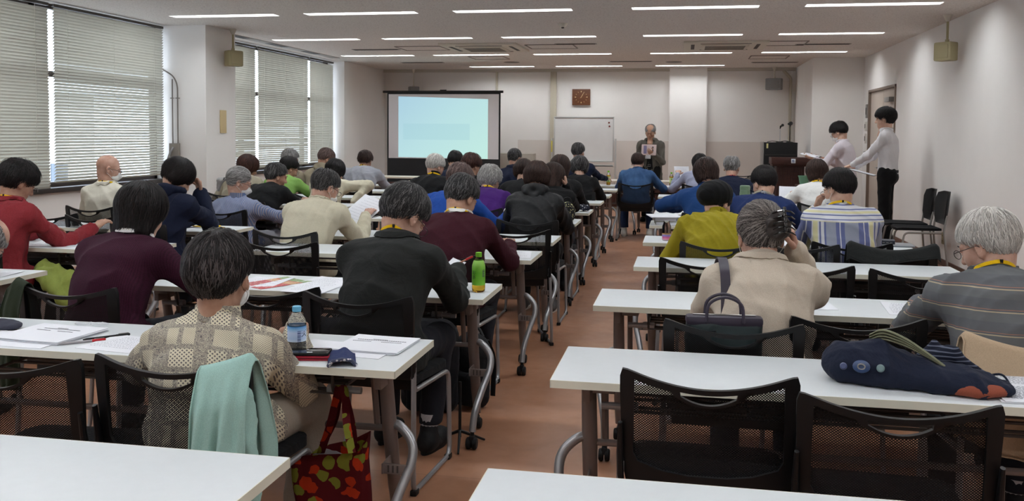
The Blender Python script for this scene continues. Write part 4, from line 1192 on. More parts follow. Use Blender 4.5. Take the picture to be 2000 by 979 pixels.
        if style == 'pony':
            bm = BM(); tube(bm, [T(V3(.017*math.cos(t), -.128, -.024+.017*math.sin(t))) for t in np.linspace(0, 6.28, 13)[:-1]], .004, 6, closed=True); obj('hair_tie', bm, M_RUBBER, root)
    # ---- top
    g = Sdf(); ca = coat; XT = Ts@XA
    g.rc(P0+V3(0, -.005, -.02), P1, (.160 if not stand else .142)*w+ca*.6, .145*w+ca*.6, .06, 'u', XA, .74)
    g.rc(P1, C7-spine*.13+fwd*.0, .148*w+ca*.6, .160*w+ca*.5, .06, 'u', XT, .66)
    g.rc(C7-spine*.13, C7-spine*.07, .160*w+ca*.4, .120*w+ca*.4, .06, 'u', XT, .62)
    g.rc(SL+(SR-SL)*.05, SR-(SR-SL)*.05, .048+ca*.6, None, .06)
    g.rc(SL, nb+V3(-.03, -.012, .012), .050+ca*.7, .046+ca*.4, .05); g.rc(SR, nb+V3(.03, -.012, .012), .050+ca*.7, .046+ca*.4, .05)
    for (S0, E, H, f, n, sd, curl) in arms:
        g.rc(S0, E, .049+ca*.7, .039+ca*.8, .03)
        We = E+(H-E)*(.98*sleeve)
        g.rc(E, We, .038+ca*.8, .030+ca*.7, .02)
    if not stand:
        for hip, knee, ank, sd in legs: g.rc(hip+V3(0, 0, .01), hip+(knee-hip)*.25, .085+ca, .075+ca, .05)
    if hem:   # longer coat or jacket skirt
        g.rc(P0+V3(0, -.02, .0), P0+V3(0, -.03, -hem), .165*w+ca, .170*w+ca, .05, 'u', XA, .72)
        g.plane((0, 0, -1), -(P0[2]-hem-.02))
    elif stand: g.plane((0, 0, -1), -(P0[2]-.045))
    # neckline: keep the cloth below the neck
    nn = unit(spine*.85+V3(0, -.2, .5)*.6)
    neckp = nb+nn*.040; g.rc(nb-nn*.02, nb+nn*.028, .080, .068, .03)
    g.rc(neckp-nn*.02, neckp+nn*.16, .0575, .075, .012, 's')
    g.post = wrinkles(int(rng.randint(9999)), wr*2.0, 30)
    lo, hi = g.bounds(.03)
    if not stand: lo[2] = max(lo[2], .455)
    tm = top if isinstance(top, bpy.types.Material) else MATS[top]
    garment = np_mesh('top', [g.mesh(hg, lo, hi)], tm, root)
    # ---- trousers
    if pants:
        t = Sdf(); (t.rc(P0+V3(-.055, -.01, -.06), P0+V3(.055, -.01, -.06), .108*w, None, .05), t.rc(P0+V3(-.05, 0, .04), P0+V3(.05, 0, .04), .092*w, None, .05)) if stand else t.rc(P0+V3(-.06, 0, -.02), P0+V3(.06, 0, -.02), .105, None, .05)
        for hip, knee, ank, sd in legs: t.rc(hip, knee, .092, .068, .03); t.rc(knee, ank+V3(0, 0, .02), .068, .056, .03)
        if stand: t.plane((0, 0, 1), P0[2]+.06)
        t.plane((0, 0, -1), -.075 if stand else -.125); t.post = wrinkles(int(rng.randint(9999)), .004, 34)
        l2, h2 = t.bounds(.02)
        if not stand: l2[2] = max(l2[2], .06)
        np_mesh('trousers', [t.mesh(max(hg, .010), l2, h2)], MATS[pants], root)
        if stand and not hem:
            bm = BM(); tube(bm, [(.155*w*math.cos(q), -.01+.108*math.sin(q), P0[2]+.005) for q in np.linspace(0, 2*PI, 28)[:-1]], .016, 6, closed=True, squash=(1.1, .25)); bl = obj('belt', bm, M_RUBBER, root)
            bm = BM(); box(bm, -.022, .022, .098, .106, P0[2]-.013, P0[2]+.022, .003); obj('belt_buckle', bm, M_CHROME, bl)
    sm = MATS[shoes or 'black_shoe']
    for hip, knee, ank, sd in legs:
        q = Sdf(); bx, by = ank[0], ank[1]
        q.rc((bx, by-.045, .045), (bx+sd*.01, by+.10, .038), .042, .040, .03); q.rc((bx+sd*.01, by+.10, .035), (bx+sd*.015, by+.165, .028), .040, .030, .03); q.rc((bx, by-.02, .06), (bx, by-.01, .105), .040, .042, .03)
        q.plane((0, 0, -1), -.002, .006); sh_ = np_mesh('shoe', [q.mesh(.008 if near < 2 else .006)], sm, root)
        bm = BM()
        if near >= 1:
            so = [(bx+.046*math.cos(u)*(1 if math.sin(u) > -.2 else .85), by+.055+.135*math.sin(u)) for u in np.linspace(0, 2*PI, 24)[:-1]]
            plate(bm, so, [], .05, lambda u, v, w_: Vector((u, v, .011+w_)), .02); obj('sole', bm, plain('pale_sole', (190, 186, 178), .6) if 'sneaker' in (shoes or '') else M_RUBBER, sh_)
            bm = BM()
            if stand or near == 2:
                tube(bm, [(bx, by-.008, .09), (bx, by-.006, .175)], [.040, .040 if not stand else .036], 14); obj('sock', bm, cloth('sock_grey', (178, 178, 182)), sh_)
    # ---- collar, lanyard, mask, glasses
    def surf(s_list, P, off):
        for _ in range(4):
            e = 1e-3; F0 = np.min([q.ev(P) for q in s_list], 0)
            G = np.stack([np.min([q.ev(P+d_) for q in s_list], 0) for d_ in np.eye(3)*e], 1); G = (G-F0[:, None])/e
            G /= np.maximum(np.linalg.norm(G, axis=1), 1e-6)[:, None]; P = P-(F0-off)[:, None]*G
        return P, G
    neck = Sdf(); neck.rc(T(V3(0, -.030, -.045)), nb, .054, .060, .03); neck.rc(T(V3(0, .005, -.075)), nb+V3(0, .05, -.02), .040, .050, .03)
    side_ax = XT; fw = unit(np.cross(nn, side_ax)); fw = fw if fw[1] > 0 else -fw
    cen = nb+fw*.012+nn*.048
    def ring(h, r, a0, a1, m, out=0.0):
        th = np.linspace(a0, a1, m); return np.array([cen+nn*h(t_)+(side_ax*math.sin(t_)+(-fw)*math.cos(t_)*1.0)*r(t_) for t_ in th])
    def ribbon(C1, C2, thick, name, mat, par=root, label=None, closed=False):
        """sheet between two polylines with thickness"""
        bm = BM(); nrm = []
        n_ = len(C1); V = []
        for i in range(n_):
            t_ = C1[min(i+1, n_-1)]-C1[max(i-1, 0)]; o_ = unit(np.cross(t_, C2[i]-C1[i])); nrm.append(o_)
        vs = [[bm.verts.new(Vector(p)) for p in (C1[i], C2[i], C2[i]+nrm[i]*thick, C1[i]+nrm[i]*thick)] for i in range(n_)]
        for i in range(n_-1):
            for k in range(4): bm.faces.new((vs[i][k], vs[i][(k+1) % 4], vs[i+1][(k+1) % 4], vs[i+1][k]))
        bm.faces.new(vs[0][::-1]); bm.faces.new(vs[-1]); bmesh.ops.recalc_face_normals(bm, faces=bm.faces[:])
        return obj(name, bm, mat, par, label=label)
    if collar:
        kind, cm = collar; cm = MATS[cm] if isinstance(cm, str) else cm
        cs = Sdf()
        if kind == 'hood':
            hd = Sdf(); m = 14
            for k in range(m):
                t0 = -2.3+4.6*k/m; t1 = -2.3+4.6*(k+1)/m
                pr = lambda t_: cen+nn*(.030-.010*abs(t_))+(side_ax*math.sin(t_)-fw*math.cos(t_))*(.088+.012*math.cos(t_))
                hd.rc(pr(t0), pr(t1), .026+.010*math.cos(t0), .026+.010*math.cos(t1), .012)
            hd.rc(cen-fw*.105+side_ax*-.05+nn*-.01, cen-fw*.125+side_ax*.0-nn*.075, .030, .018, .04); hd.rc(cen-fw*.105+side_ax*.05+nn*-.01, cen-fw*.125-nn*.075, .030, .018, .04)
            hd.post = wrinkles(3, .006, 40); np_mesh('hood', [hd.mesh(.009 if near < 2 else .007)], cm, root)
        else:
            hgt, rr, fl, th_ = {'shirt': (.034, .066, .030, .003), 'suit': (.040, .072, .040, .006), 'crew': (.012, .066, .003, .004), 'stand': (.044, .068, .0, .005), 'turtle': (.055, .062, .0, .006)}[kind]
            span = 2.5 if kind in ('shirt', 'suit', 'stand') else PI
            m = 36; A0 = ring(lambda t_: .005-.006*abs(t_)**1.5*.4, lambda t_: rr+.002, -span, span, m)
            A1 = ring(lambda t_: hgt-.008*abs(t_)**1.5*.6, lambda t_: rr-.004, -span, span, m)
            if fl:
                A2 = ring(lambda t_: -.012-.006*abs(t_), lambda t_: rr+fl*.75, -span, span, m)
                A2, _ = surf([g], A2, .005 if near == 0 else .006)
                m2 = (A1+A2)/2+ring(lambda t_: .004, lambda t_: .011, -span, span, m)-cen
                ribbon(A0, A1, .003, 'collar_stand', cm)
                ribbon(A1, m2, th_, 'collar', cm); ribbon(m2, A2, th_, 'collar_fall', cm)
            else: ribbon(A0-nn*.012, A1, th_, 'collar', cm)
    if lan:
        lc = MATS[lan]; hgt = .022 if not collar or collar[0] == 'crew' else .036
        r_l = .070 if not collar else (.074 if collar[0] != 'suit' else .066)
        C = ring(lambda t_: hgt-.013*abs(t_)**1.3, lambda t_: r_l+.0005, -2.2, 2.2, 40); C2 = ring(lambda t_: hgt-.014-.013*abs(t_)**1.3, lambda t_: r_l+.003, -2.2, 2.2, 40)
        if collar and collar[0] == 'suit':
            C = ring(lambda t_: .058-.020*abs(t_)**1.2, lambda t_: .066, -2.2, 2.2, 40); C2 = ring(lambda t_: .045-.020*abs(t_)**1.2, lambda t_: .070, -2.2, 2.2, 40)
            C, _ = surf([neck, g], C, .0035); C2, _ = surf([neck, g], C2, .0035)
        # front tails down the chest
        for sg, e_ in ((-1, 0), (1, -1)):
            tail = np.array([C[e_]*(1-u)+(C7+fwd*.16-spine*.30)*u for u in np.linspace(.0, 1, 10)][1:]); tp_, _ = surf([g], tail, .006)
            if sg < 0: C = np.concatenate([tp_[::-1], C]); C2 = np.concatenate([tp_[::-1]+side_ax*.012, C2])
            else: C = np.concatenate([C, tp_]); C2 = np.concatenate([C2, tp_-side_ax*.012])
        lo_ = ribbon(C, C2, .0016, 'lanyard', lc)
        bm = BM(); mid = (C[len(C)//2]+C2[len(C2)//2])/2; bmesh.ops.create_cube(bm, size=1, matrix=Matrix.Translation(mid) @ Matrix.Diagonal((.010, .006, .015, 1))); obj('lanyard_clasp', bm, M_RUBBER, lo_)
    if mask:
        q = Sdf(); q.ell(T(V3(0, .052, -.050)), (.056*hs, .066*hs, .048*hs), Rh, .01); q.ell(T(V3(0, .045, -.045)), (.050*hs, .055*hs, .07*hs), Rh, .006, 's')
        q = Sdf(); R_ = Rh
        q.ell(T(V3(0, .050, -.052)), V3(.062, .066, .050)*hs, R_, .02); q.rc(T(V3(0, .1, -.02)), T(V3(0, .118, -.04)), .012, .014, .02)
        q.plane(R_@V3(0, -1, .15), float((R_@V3(0, -1, .15)/np.linalg.norm(V3(0, -1, .15)))@T(V3(0, .045, 0))), .006)
        mo = np_mesh('face_mask', [q.mesh(.005)], plain('white_mask', (226, 226, 224), .85), root)
        bm = BM()
        for m in (-1, 1):
            for z0, z1 in ((-.03, .012), (-.075, -.035)): tube(bm, [T(V3(m*.058, .05, z0)), T(V3(m*.076, .02, (z0+z1)/2+.004)), T(V3(m*.086, -.012, z1))], .0014, 5)
        obj('ear_loop', bm, plain('white_mask', (0, 0, 0)), mo)
    if glasses:
        bm = BM()
        for m in (-1, 1):
            tube(bm, [T(V3(m*(.033)+.023*math.cos(u), .108-.10*abs(.023*math.cos(u)+m*0)*0, .001+.017*math.sin(u))) for u in np.linspace(0, 2*PI, 19)[:-1]], .0014, 5, closed=True)
            tube(bm, [T(V3(m*.056, .107, .006)), T(V3(m*.074, .085, .006)), T(V3(m*.083, .0, .006)), T(V3(m*.080, -.022, -.012))], .0016, 6)
        tube(bm, [T(V3(-.010, .109, .004)), T(V3(0, .112, .007)), T(V3(.010, .109, .004))], .0013, 5)
        gl = obj('glasses', bm, plain('dark_frame', (40, 32, 30), .3, .6), root)
    R3 = dict(root=root, T=T, C7=C7, arms=arms, P0=P0, g=g, nn=nn, cen=cen, rz=math.radians(rz))
    return R3
# ================================================================== GARMENT MATERIALS
cloth('navy_cloth', (19, 26, 48)); cloth('black_cloth', (15, 15, 17)); cloth('deep_black_cloth', (14, 14, 16)); cloth('charcoal_wool', (30, 32, 31), fold=.5); cloth('dark_trousers', (30, 31, 38))
cloth('cream_cloth', (196, 190, 168)); cloth('polo_cream', (202, 198, 184)); cloth('red_linen', (122, 38, 44), fold=.5, var=.2); cloth('blue_jacket_cloth', (28, 62, 112)); cloth('navy_blue_knit', (26, 42, 84))
cloth('mustard_linen', (148, 136, 28), fold=.5); cloth('beige_jacket_cloth', (186, 174, 158)); cloth('white_cloth', (226, 226, 224)); cloth('white_shirt', (216, 214, 216), fold=.25); cloth('lilac_white_shirt', (204, 196, 202), fold=.25)
cloth('purple_knit', (66, 28, 104)); cloth('cobalt_knit', (24, 66, 142)); cloth('green_tee', (124, 164, 86)); cloth('beige_hoodie', (146, 136, 116)); cloth('grey_shirt', (148, 150, 158)); cloth('olive_grey_coat', (84, 80, 74)); cloth('khaki_coat', (158, 150, 132))
cloth('light_trousers', (150, 140, 128)); cloth('jeans', (34, 48, 80)); cloth('yellow_lanyard', (226, 184, 20), fold=.05); cloth('red_strap', (170, 34, 40)); cloth('ochre_scarf', (196, 150, 70)); cloth('lavender_shirt', (150, 154, 176))
cloth('windbreaker', (23, 24, 26), rough=.6, fold=.5); cloth('black_shoe', (22, 22, 24), .6); cloth('white_sneaker', (206, 204, 196), .7); cloth('grey_sneaker', (90, 88, 88), .8)
def knit(name, c, sc=260):
    m, n, p = base_mat(name); setc(p, c, .92, .2); v = coord(n); sep = N(n, 'ShaderNodeSeparateXYZ'); n.links.new(v, sep.inputs[0])
    s = math_(n, 'SINE', math_(n, 'MULTIPLY', sep.outputs[0], float(sc)*3)); t = N(n, 'ShaderNodeTexNoise', Scale=float(sc), Detail=2.0); n.links.new(v, t.inputs['Vector'])
    h = math_(n, 'ADD', math_(n, 'MULTIPLY', s, .13), t.outputs[0]); r = ramp(n, h, [(.2, tuple(x*.72 for x in c)), (.9, tuple(min(255, x*1.2) for x in c))]); n.links.new(r.outputs[0], p.inputs['Base Color']); bump(n, p, h, .35, .002); MATS[name] = m
knit('maroon_knit', (58, 22, 32)); knit('plum_knit', (54, 20, 38))
def mk_denim():
    m, n, p = base_mat('denim'); setc(p, (50, 78, 114), .9, .2); v = coord(n)
    t = N(n, 'ShaderNodeTexNoise', Scale=7.0, Detail=4.0); n.links.new(v, t.inputs['Vector']); r = ramp(n, t.outputs[0], [(.35, (42, 68, 104)), (.7, (66, 96, 134))]); n.links.new(r.outputs[0], p.inputs['Base Color'])
    bump(n, p, t.outputs[0], .4, .004); MATS['denim'] = m
mk_denim()
def stripes(name, base, spec, axis=0, rough=.9, yoke=None, noise=.0):
    """spec: list of (start, colour) over one repeat (fraction), period in metres"""
    m, n, p = base_mat(name); setc(p, base, rough, .2); v = coord(n)
    sep = N(n, 'ShaderNodeSeparateXYZ'); n.links.new(v, sep.inputs[0])
    period, stops = spec
    def band(ax, per, st):
        f = math_(n, 'FRACT', math_(n, 'ADD', math_(n, 'MULTIPLY', sep.outputs[ax], 1/per), 20.0)); return ramp(n, f, st, 'CONSTANT').outputs[0]
    c = band(axis, period, stops)
    if yoke: c = mixc(n, math_(n, 'GREATER_THAN', sep.outputs[2], yoke[0]), c, band(2, yoke[1], yoke[2]))
    n.links.new(c, p.inputs['Base Color'])
    t = N(n, 'ShaderNodeTexNoise', Scale=10.0, Detail=4.0); n.links.new(v, t.inputs['Vector']); bump(n, p, t.outputs[0], .4, .006); MATS[name] = m
B_, W_, Y_, G_ = (104, 112, 156), (206, 208, 214), (212, 208, 166), (150, 156, 172)
stripes('striped_blue_shirt', W_, (.34, [(0, G_), (.20, B_), (.30, W_), (.32, B_), (.40, W_), (.42, Y_), (.50, W_), (.52, B_), (.55, W_), (.60, B_), (.63, G_), (.80, B_), (.86, W_), (.88, B_), (.95, G_)]), 0,
        yoke=(.905, .062, [(0, W_), (.2, B_), (.32, W_), (.45, Y_), (.66, W_), (.8, B_), (.9, W_)]))
stripes('grey_striped_sweater', (96, 98, 100), (.072, [(0, (92, 94, 98)), (.40, (98, 100, 102)), (.80, (170, 156, 132)), (.85, (92, 94, 98)), (.92, (150, 110, 96)), (.95, (92, 94, 98))]), 2)
stripes('fine_blue_stripe', (110, 124, 150), (.011, [(0, (98, 114, 148)), (.55, (150, 154, 164)), (.8, (128, 120, 136))]), 0)
stripes('bag_knit_stripe', (30, 34, 52), (.012, [(0, (20, 24, 40)), (.7, (90, 96, 112))]), 2)
def mk_batik():
    m, n, p = base_mat('patterned_cream_shirt'); setc(p, (196, 184, 150), .9, .2)
    v0 = coord(n); sep0 = N(n, 'ShaderNodeSeparateXYZ'); n.links.new(v0, sep0.inputs[0])
    cmb = n.nodes.new('ShaderNodeCombineXYZ'); n.links.new(math_(n, 'ADD', sep0.outputs[0], math_(n, 'MULTIPLY', sep0.outputs[1], .35)), cmb.inputs[0])
    n.links.new(math_(n, 'ADD', sep0.outputs[2], math_(n, 'MULTIPLY', sep0.outputs[1], .6)), cmb.inputs[1]); v = cmb.outputs[0]
    def mp(sc, rot=0):
        q = n.nodes.new('ShaderNodeMapping'); n.links.new(v, q.inputs[0]); q.inputs['Scale'].default_value = (sc, sc, sc); q.inputs['Rotation'].default_value = (0, 0, rot); return q.outputs[0]
    dark, cream, mid = (104, 98, 98), (204, 196, 172), (134, 127, 118)
    # dotted squares
    vo = N(n, 'ShaderNodeTexVoronoi', Scale=1.0, Randomness=0.0); n.links.new(mp(95, .78), vo.inputs['Vector']); dots = math_(n, 'LESS_THAN', vo.outputs['Distance'], .30)
    vo2 = N(n, 'ShaderNodeTexVoronoi', Scale=1.0, Randomness=0.0); n.links.new(mp(180, .78), vo2.inputs['Vector']); fine = math_(n, 'LESS_THAN', vo2.outputs['Distance'], .33)
    # curling paisley bands
    no = N(n, 'ShaderNodeTexNoise', Scale=42.0, Detail=3.0, Distortion=3.5); n.links.new(v, no.inputs['Vector'])
    curl = math_(n, 'LESS_THAN', math_(n, 'ABSOLUTE', math_(n, 'SUBTRACT', math_(n, 'FRACT', math_(n, 'MULTIPLY', no.outputs[0], 7.0)), .5)), .27)
    br = N(n, 'ShaderNodeTexBrick', Scale=1.0); n.links.new(mp(9.5, .03), br.inputs['Vector'])
    br.inputs['Mortar Size'].default_value = .085; br.inputs['Brick Width'].default_value = .95; br.inputs['Row Height'].default_value = .8; br.offset = .37
    br.inputs['Color1'].default_value = (0, 0, 0, 1); br.inputs['Color2'].default_value = (1, 1, 1, 1)
    sel = math_(n, 'GREATER_THAN', N(n, 'ShaderNodeSeparateColor').outputs[0], .5)
    sc = n.nodes.new('ShaderNodeSeparateColor'); n.links.new(br.outputs['Color'], sc.inputs[0])
    pat = mixc(n, dots, cream, dark); pat2 = mixc(n, fine, cream, mid)
    a = mixc(n, math_(n, 'GREATER_THAN', sc.outputs[0], .5), pat, pat2)
    bandc = mixc(n, curl, (186, 178, 158), dark)
    # wide vertical paisley columns
    sp = N(n, 'ShaderNodeSeparateXYZ'); n.links.new(v, sp.inputs[0])
    colm = math_(n, 'LESS_THAN', math_(n, 'FRACT', math_(n, 'ADD', math_(n, 'MULTIPLY', sp.outputs[0], 7.2), 10.2)), .33)
    m1 = math_(n, 'MAXIMUM', colm, br.outputs['Fac'])
    c = mixc(n, m1, a, bandc)
    n.links.new(c, p.inputs['Base Color'])
    t = N(n, 'ShaderNodeTexNoise', Scale=9.0, Detail=4.0); n.links.new(coord(n), t.inputs['Vector']); bump(n, p, t.outputs[0], .5, .006); MATS['patterned_cream_shirt'] = m
mk_batik()
# ================================================================== PEOPLE
PP = {}
yl = 'yellow_lanyard'
PP['patterned'] = person('person with greying black hair in a cream paisley shirt, seated nearest in the foreground', -1.451, 2.650, 1.150, sk='a', hair=('short', 'softblack', [(0.25, -1, .1), (-.15, -1, -.45)]), top='patterned_cream_shirt', pants='light_trousers', detail=2,
    collar=('stand', 'patterned_cream_shirt'), w=1.0, hp=5, mask=True, lean=.16, coat=.022, wr=.005, dx=.02, rz=3, hs=1.1, armL={'h': (-.20, .38, .76), 'p': (-1.0, -.5, -.8), 'f': (.2, 1, -.35)}, armR={'h': (.13, .42, .76), 'p': (.38, -.6, -.9), 'f': (-.3, 1, -.35)}, spread=.06)
PP['suit'] = person('person with grey-streaked black hair in a charcoal jacket, writing beside the green tea bottle', -1.241, 3.910, 1.228, sk='c', hair=('short', 'pepper'), top='charcoal_wool', pants='dark_trousers', detail=2,
    collar=('suit', 'charcoal_wool'), lan=yl, hp=42, hy=-26, w=1.13, coat=.024, hs=1.09, armR={'h': (.15, .55, .79), 'f': (-.3, 1, -.1), 'c': (.7, .8, .4)}, armL={'h': (-.12, .60, .765)}, hem=.10, rz=-6, glasses=True)
PP['maroonman'] = person('person with thick grey hair in a maroon sweater over a white collar and yellow lanyard', -1.282, 5.160, 1.219, sk='a', hair=('short', 'pepper'), top='maroon_knit', pants='dark_trousers', detail=2,
    collar=('shirt', 'white_cloth'), lan=yl, hp=34, hy=-24, w=1.12, coat=.018, rz=-4, armR={'h': (.22, .55, .765)})
PP['maroonwoman'] = person('person with a glossy black bob in a plum ribbed sweater and yellow lanyard', -2.505, 3.850, 1.217, sk='b', hair=('longbob', 'black'), top='plum_knit', pants='dark_trousers', detail=2,
    collar=('shirt', 'white_cloth'), lan=yl, hp=20, hy=-10, w=1.08, coat=.018, rz=-4, armR={'h': (.24, .50, .765)})
PP['red'] = person('person with short curly black hair and glasses in a bright red linen shirt', -4.207, 5.110, 1.270, sk='a', hair=('mop', 'black'), top='red_linen', pants='black_cloth', detail=2,
    collar=('shirt', 'red_linen'), lan=yl, hp=30, hy=-22, w=1.08, coat=.018, rz=-8, glasses=True, armR={'h': (.28, .52, .79), 'f': (-.1, 1, .6)}, wr=.006)
PP['edge'] = person('grey-haired person with glasses and mask, cut off by the left edge', -3.541, 4.060, 1.006, sk='c', armL='lap', armR='lap', hair=('fringe', 'grey'), top='lavender_shirt', pants='dark_trousers', detail=1, hp=55, hy=-40, w=1.0, mask=True, glasses=True, rz=-10)
PP['polo'] = person('bald person with glasses and mask in a pale cream polo by the window', -5.021, 7.210, 1.241, sk='c', hair=None, top='polo_cream', pants='dark_trousers', detail=1,
    collar=('shirt', 'polo_cream'), lan=yl, hp=16, hy=-50, w=1.05, mask=True, glasses=True, lean=.02, armR='lap', armL='lap', coat=.02)
PP['hoodie'] = person('person with short black hair in a navy hoodie, cheek resting on a hand', -3.678, 6.100, 1.261, sk='b', hair=('bowl', 'black'), top='navy_cloth', pants='dark_trousers', detail=2,
    collar=('hood', 'navy_cloth'), hp=38, hy=-30, w=1.08, coat=.03, rz=-14, armR={'h': (.07, .34, .98), 'p': (.35, .35, -1), 'f': (-.3, .1, 1), 'n': (-.3, -1, 0), 'c': (.9, .9, .5)}, wr=.006, )
PP['ponytail'] = person('person with a grey ponytail, glasses and mask in a fine blue striped shirt', -3.788, 7.250, 1.150, sk='c', hair=('pony', 'grey'), top='fine_blue_stripe', pants='grey_shirt', detail=1,
    collar=('stand', 'fine_blue_stripe'), hp=22, hy=-52, w=1.08, mask=True, glasses=True, lean=.02, coat=.022, wr=.005, rz=-8, armR={'h': (.26, .46, .765)})
PP['cream'] = person('balding person with grey sides and mask in a cream jacket holding up a sheet', -2.504, 6.060, 1.195, sk='c', hair=('thin', 'darkgrey'), top='cream_cloth', pants='dark_trousers', detail=2,
    collar=('shirt', 'cream_cloth'), hp=28, hy=-24, w=1.12, mask=True, glasses=True, coat=.022, rz=-10, wr=.005, armR={'h': (.20, .52, .84), 'p': (.4, -.2, -1), 'f': (0, 1, .5), 'c': (.5, .5, .4)})
PP['blacktee'] = person('person with short iron-grey hair in a loose black tee with white sleeves', -3.962, 8.350, 1.155, sk='a', hair=('short', 'darkgrey'), top='black_cloth', pants='dark_trousers', detail=1, hp=16, hy=-40, w=1.1, coat=.02, sleeve=.3, rz=-8)
PP['redbrown'] = person('person with straight red-brown hair and grey top by the far window', -4.866, 9.530, 1.197, sk='a', hair=('longbob', 'redbrown'), top='khaki_coat', pants='dark_trousers', detail=1, hp=22, hy=-40, w=1.05, coat=.02, armL='lap', armR='lap')
PP['green'] = person('person with short black hair in a light green tee by the far window', -4.380, 9.550, 1.181, sk='a', hair=('short', 'black'), top='green_tee', pants='dark_trousers', detail=1, hp=26, hy=-42, w=1.0, glasses=True, armR={'h': (.26, .46, .80)}, sleeve=.35)
PP['greyglasses'] = person('tall grey-haired person with glasses behind the light green tee', -4.939, 10.810, 1.243, sk='c', hair=('short', 'grey'), top='beige_hoodie', pants='dark_trousers', detail=1, hp=20, hy=-45, w=1.0, glasses=True, armR={'h': (.3, .44, .80)}, armL='lap')
PP['beigehood'] = person('brown-haired person in a beige hooded jacket by the far window', -4.454, 10.810, 1.258, sk='a', hair=('short', 'mauve'), top='beige_hoodie', pants='dark_trousers', detail=1, collar=('hood', 'beige_hoodie'), hp=34, hy=-35, w=1.1, rz=-10, coat=.026)
PP['bobjacket'] = person('person with a short black bob in a pale jacket at the table end', -3.812, 9.510, 1.161, sk='b', hair=('bowl', 'black'), top='cream_cloth', pants='dark_trousers', detail=1, hp=36, hy=-20, w=1.0, collar=('stand', 'cream_cloth'), coat=.022, armR={'h': (.32, .10, .70), 'p': (1, 0, 0)})
PP['greyshirt'] = person('person with wavy dark hair in a grey pleated shirt and yellow lanyard near the screen', -4.337, 11.930, 1.212, sk='a', hair=('fluffy', 'brown'), top='grey_shirt', pants='dark_trousers', detail=1, collar=('shirt', 'grey_shirt'), lan=yl, hp=22, hy=0, w=1.3, coat=.028, wr=.006)
PP['whitehair'] = person('white-haired person in black with a yellow lanyard, in front of the screen', -2.656, 9.510, 1.232, sk='c', hair=('short', 'white'), top='black_cloth', pants='dark_trousers', detail=1, collar=('turtle', 'black_cloth'), lan=yl, hp=28, hy=-35, w=1.18, coat=.02)
PP['redcollar'] = person('black-haired person in navy with a red strap at the foot of the screen', -2.793, 10.910, 1.243, sk='a', hair=('short', 'black'), top='navy_cloth', pants='dark_trousers', detail=0, collar=('stand', 'navy_cloth'), lan='red_strap', hp=30, hy=-8, w=1.05, coat=.02)
PP['brownhair'] = person('person with full brown hair turned to the right, in black, before the screen corner', -2.301, 9.710, 1.242, sk='a', hair=('fluffy', 'redbrown'), top='black_cloth', pants='dark_trousers', detail=1, hp=24, hy=-34, w=1.0)
PP['blue'] = person('person with ash-brown hair in a cobalt blue sweater behind the maroon sweater', -1.833, 7.310, 1.211, sk='b', hair=('fluffy', 'mauve'), top='cobalt_knit', pants='dark_trousers', detail=1, hp=30, hy=-10, w=1.12, lan=yl, coat=.022, rz=-14, armR={'h': (.36, .50, .78)}, collar=('crew', 'cobalt_knit'))
PP['purple'] = person('person with curly silver hair in a purple sweater', -1.788, 8.310, 1.166, sk='b', hair=('curly', 'silver'), top='purple_knit', pants='dark_trousers', detail=1, collar=('crew', 'purple_knit'), lan=yl, hp=24, hy=-24, w=1.05)
PP['navysuit'] = person('person with cropped grey hair and glasses in a navy suit', -2.224, 11.910, 1.263, sk='c', hair=('crop', 'darkgrey'), top='navy_cloth', pants='dark_trousers', detail=1, collar=('suit', 'navy_cloth'), hp=14, hy=-26, w=1.12, glasses=True)
PP['windbreaker'] = person('person with a dark brown bowl cut in a black hooded windbreaker', -1.161, 7.210, 1.236, sk='b', hair=('bowl', 'brown'), top='windbreaker', pants='deep_black_cloth', shoes='grey_sneaker', detail=2, collar=('hood', 'windbreaker'), hp=26, hy=-2, w=1.04, mask=True, coat=.026, wr=.006)
PP['p25'] = person('person in black behind the bowl cut, brown hair just showing', -1.683, 9.530, 1.191, sk='b', hair=('bowl', 'brown'), top='black_cloth', pants='dark_trousers', detail=0, hp=26, w=1.0, armL='lap', armR='lap')
PP['p26'] = person('person with long brown hair in black, one hand raised to the cheek', -1.189, 8.330, 1.191, sk='b', hair=('longbob', 'brown'), top='black_cloth', pants='dark_trousers', detail=1, hp=30, hy=-20, w=1.0, armR={'h': (.12, .34, .97), 'p': (.35, .35, -1), 'f': (-.1, 0, 1), 'n': (-1, 0, 0), 'c': (.6, .7, .5)})
PP['brownbob'] = person('person with a chestnut bob and ochre scarf in black', -1.288, 9.550, 1.237, sk='b', hair=('longbob', 'brown'), top='black_cloth', pants='dark_trousers', detail=1, hp=20, hy=-10, w=1.08, collar=('crew', 'ochre_scarf'), coat=.02)
PP['greybob'] = person('person with a dark grey bob in black at the aisle end', -1.215, 10.730, 1.202, sk='b', hair=('bowl', 'darkgrey'), top='black_cloth', pants='light_trousers', detail=1, hp=20, hy=0, w=1.08, coat=.022)
PP['navyman'] = person('tall person with short dark hair in a navy jacket in front of the whiteboard', -1.485, 12.910, 1.344, sk='c', hair=('short', 'darkgrey'), top='navy_cloth', pants='dark_trousers', detail=1, hp=10, hy=-6, w=1.12, collar=('suit', 'navy_cloth'), rz=-12, armR={'h': (.28, .54, .78)})
PP['denim'] = person('person with short dark hair in a blue denim jacket on the front row chair', -0.636, 12.880, 1.203, sk='c', hair=('short', 'brown'), top='denim', pants='jeans', shoes='white_sneaker', detail=1, hp=18, hy=-8, w=1.12, collar=('shirt', 'denim'), coat=.022, armR={'h': (.22, .46, .77)}, spread=.06)
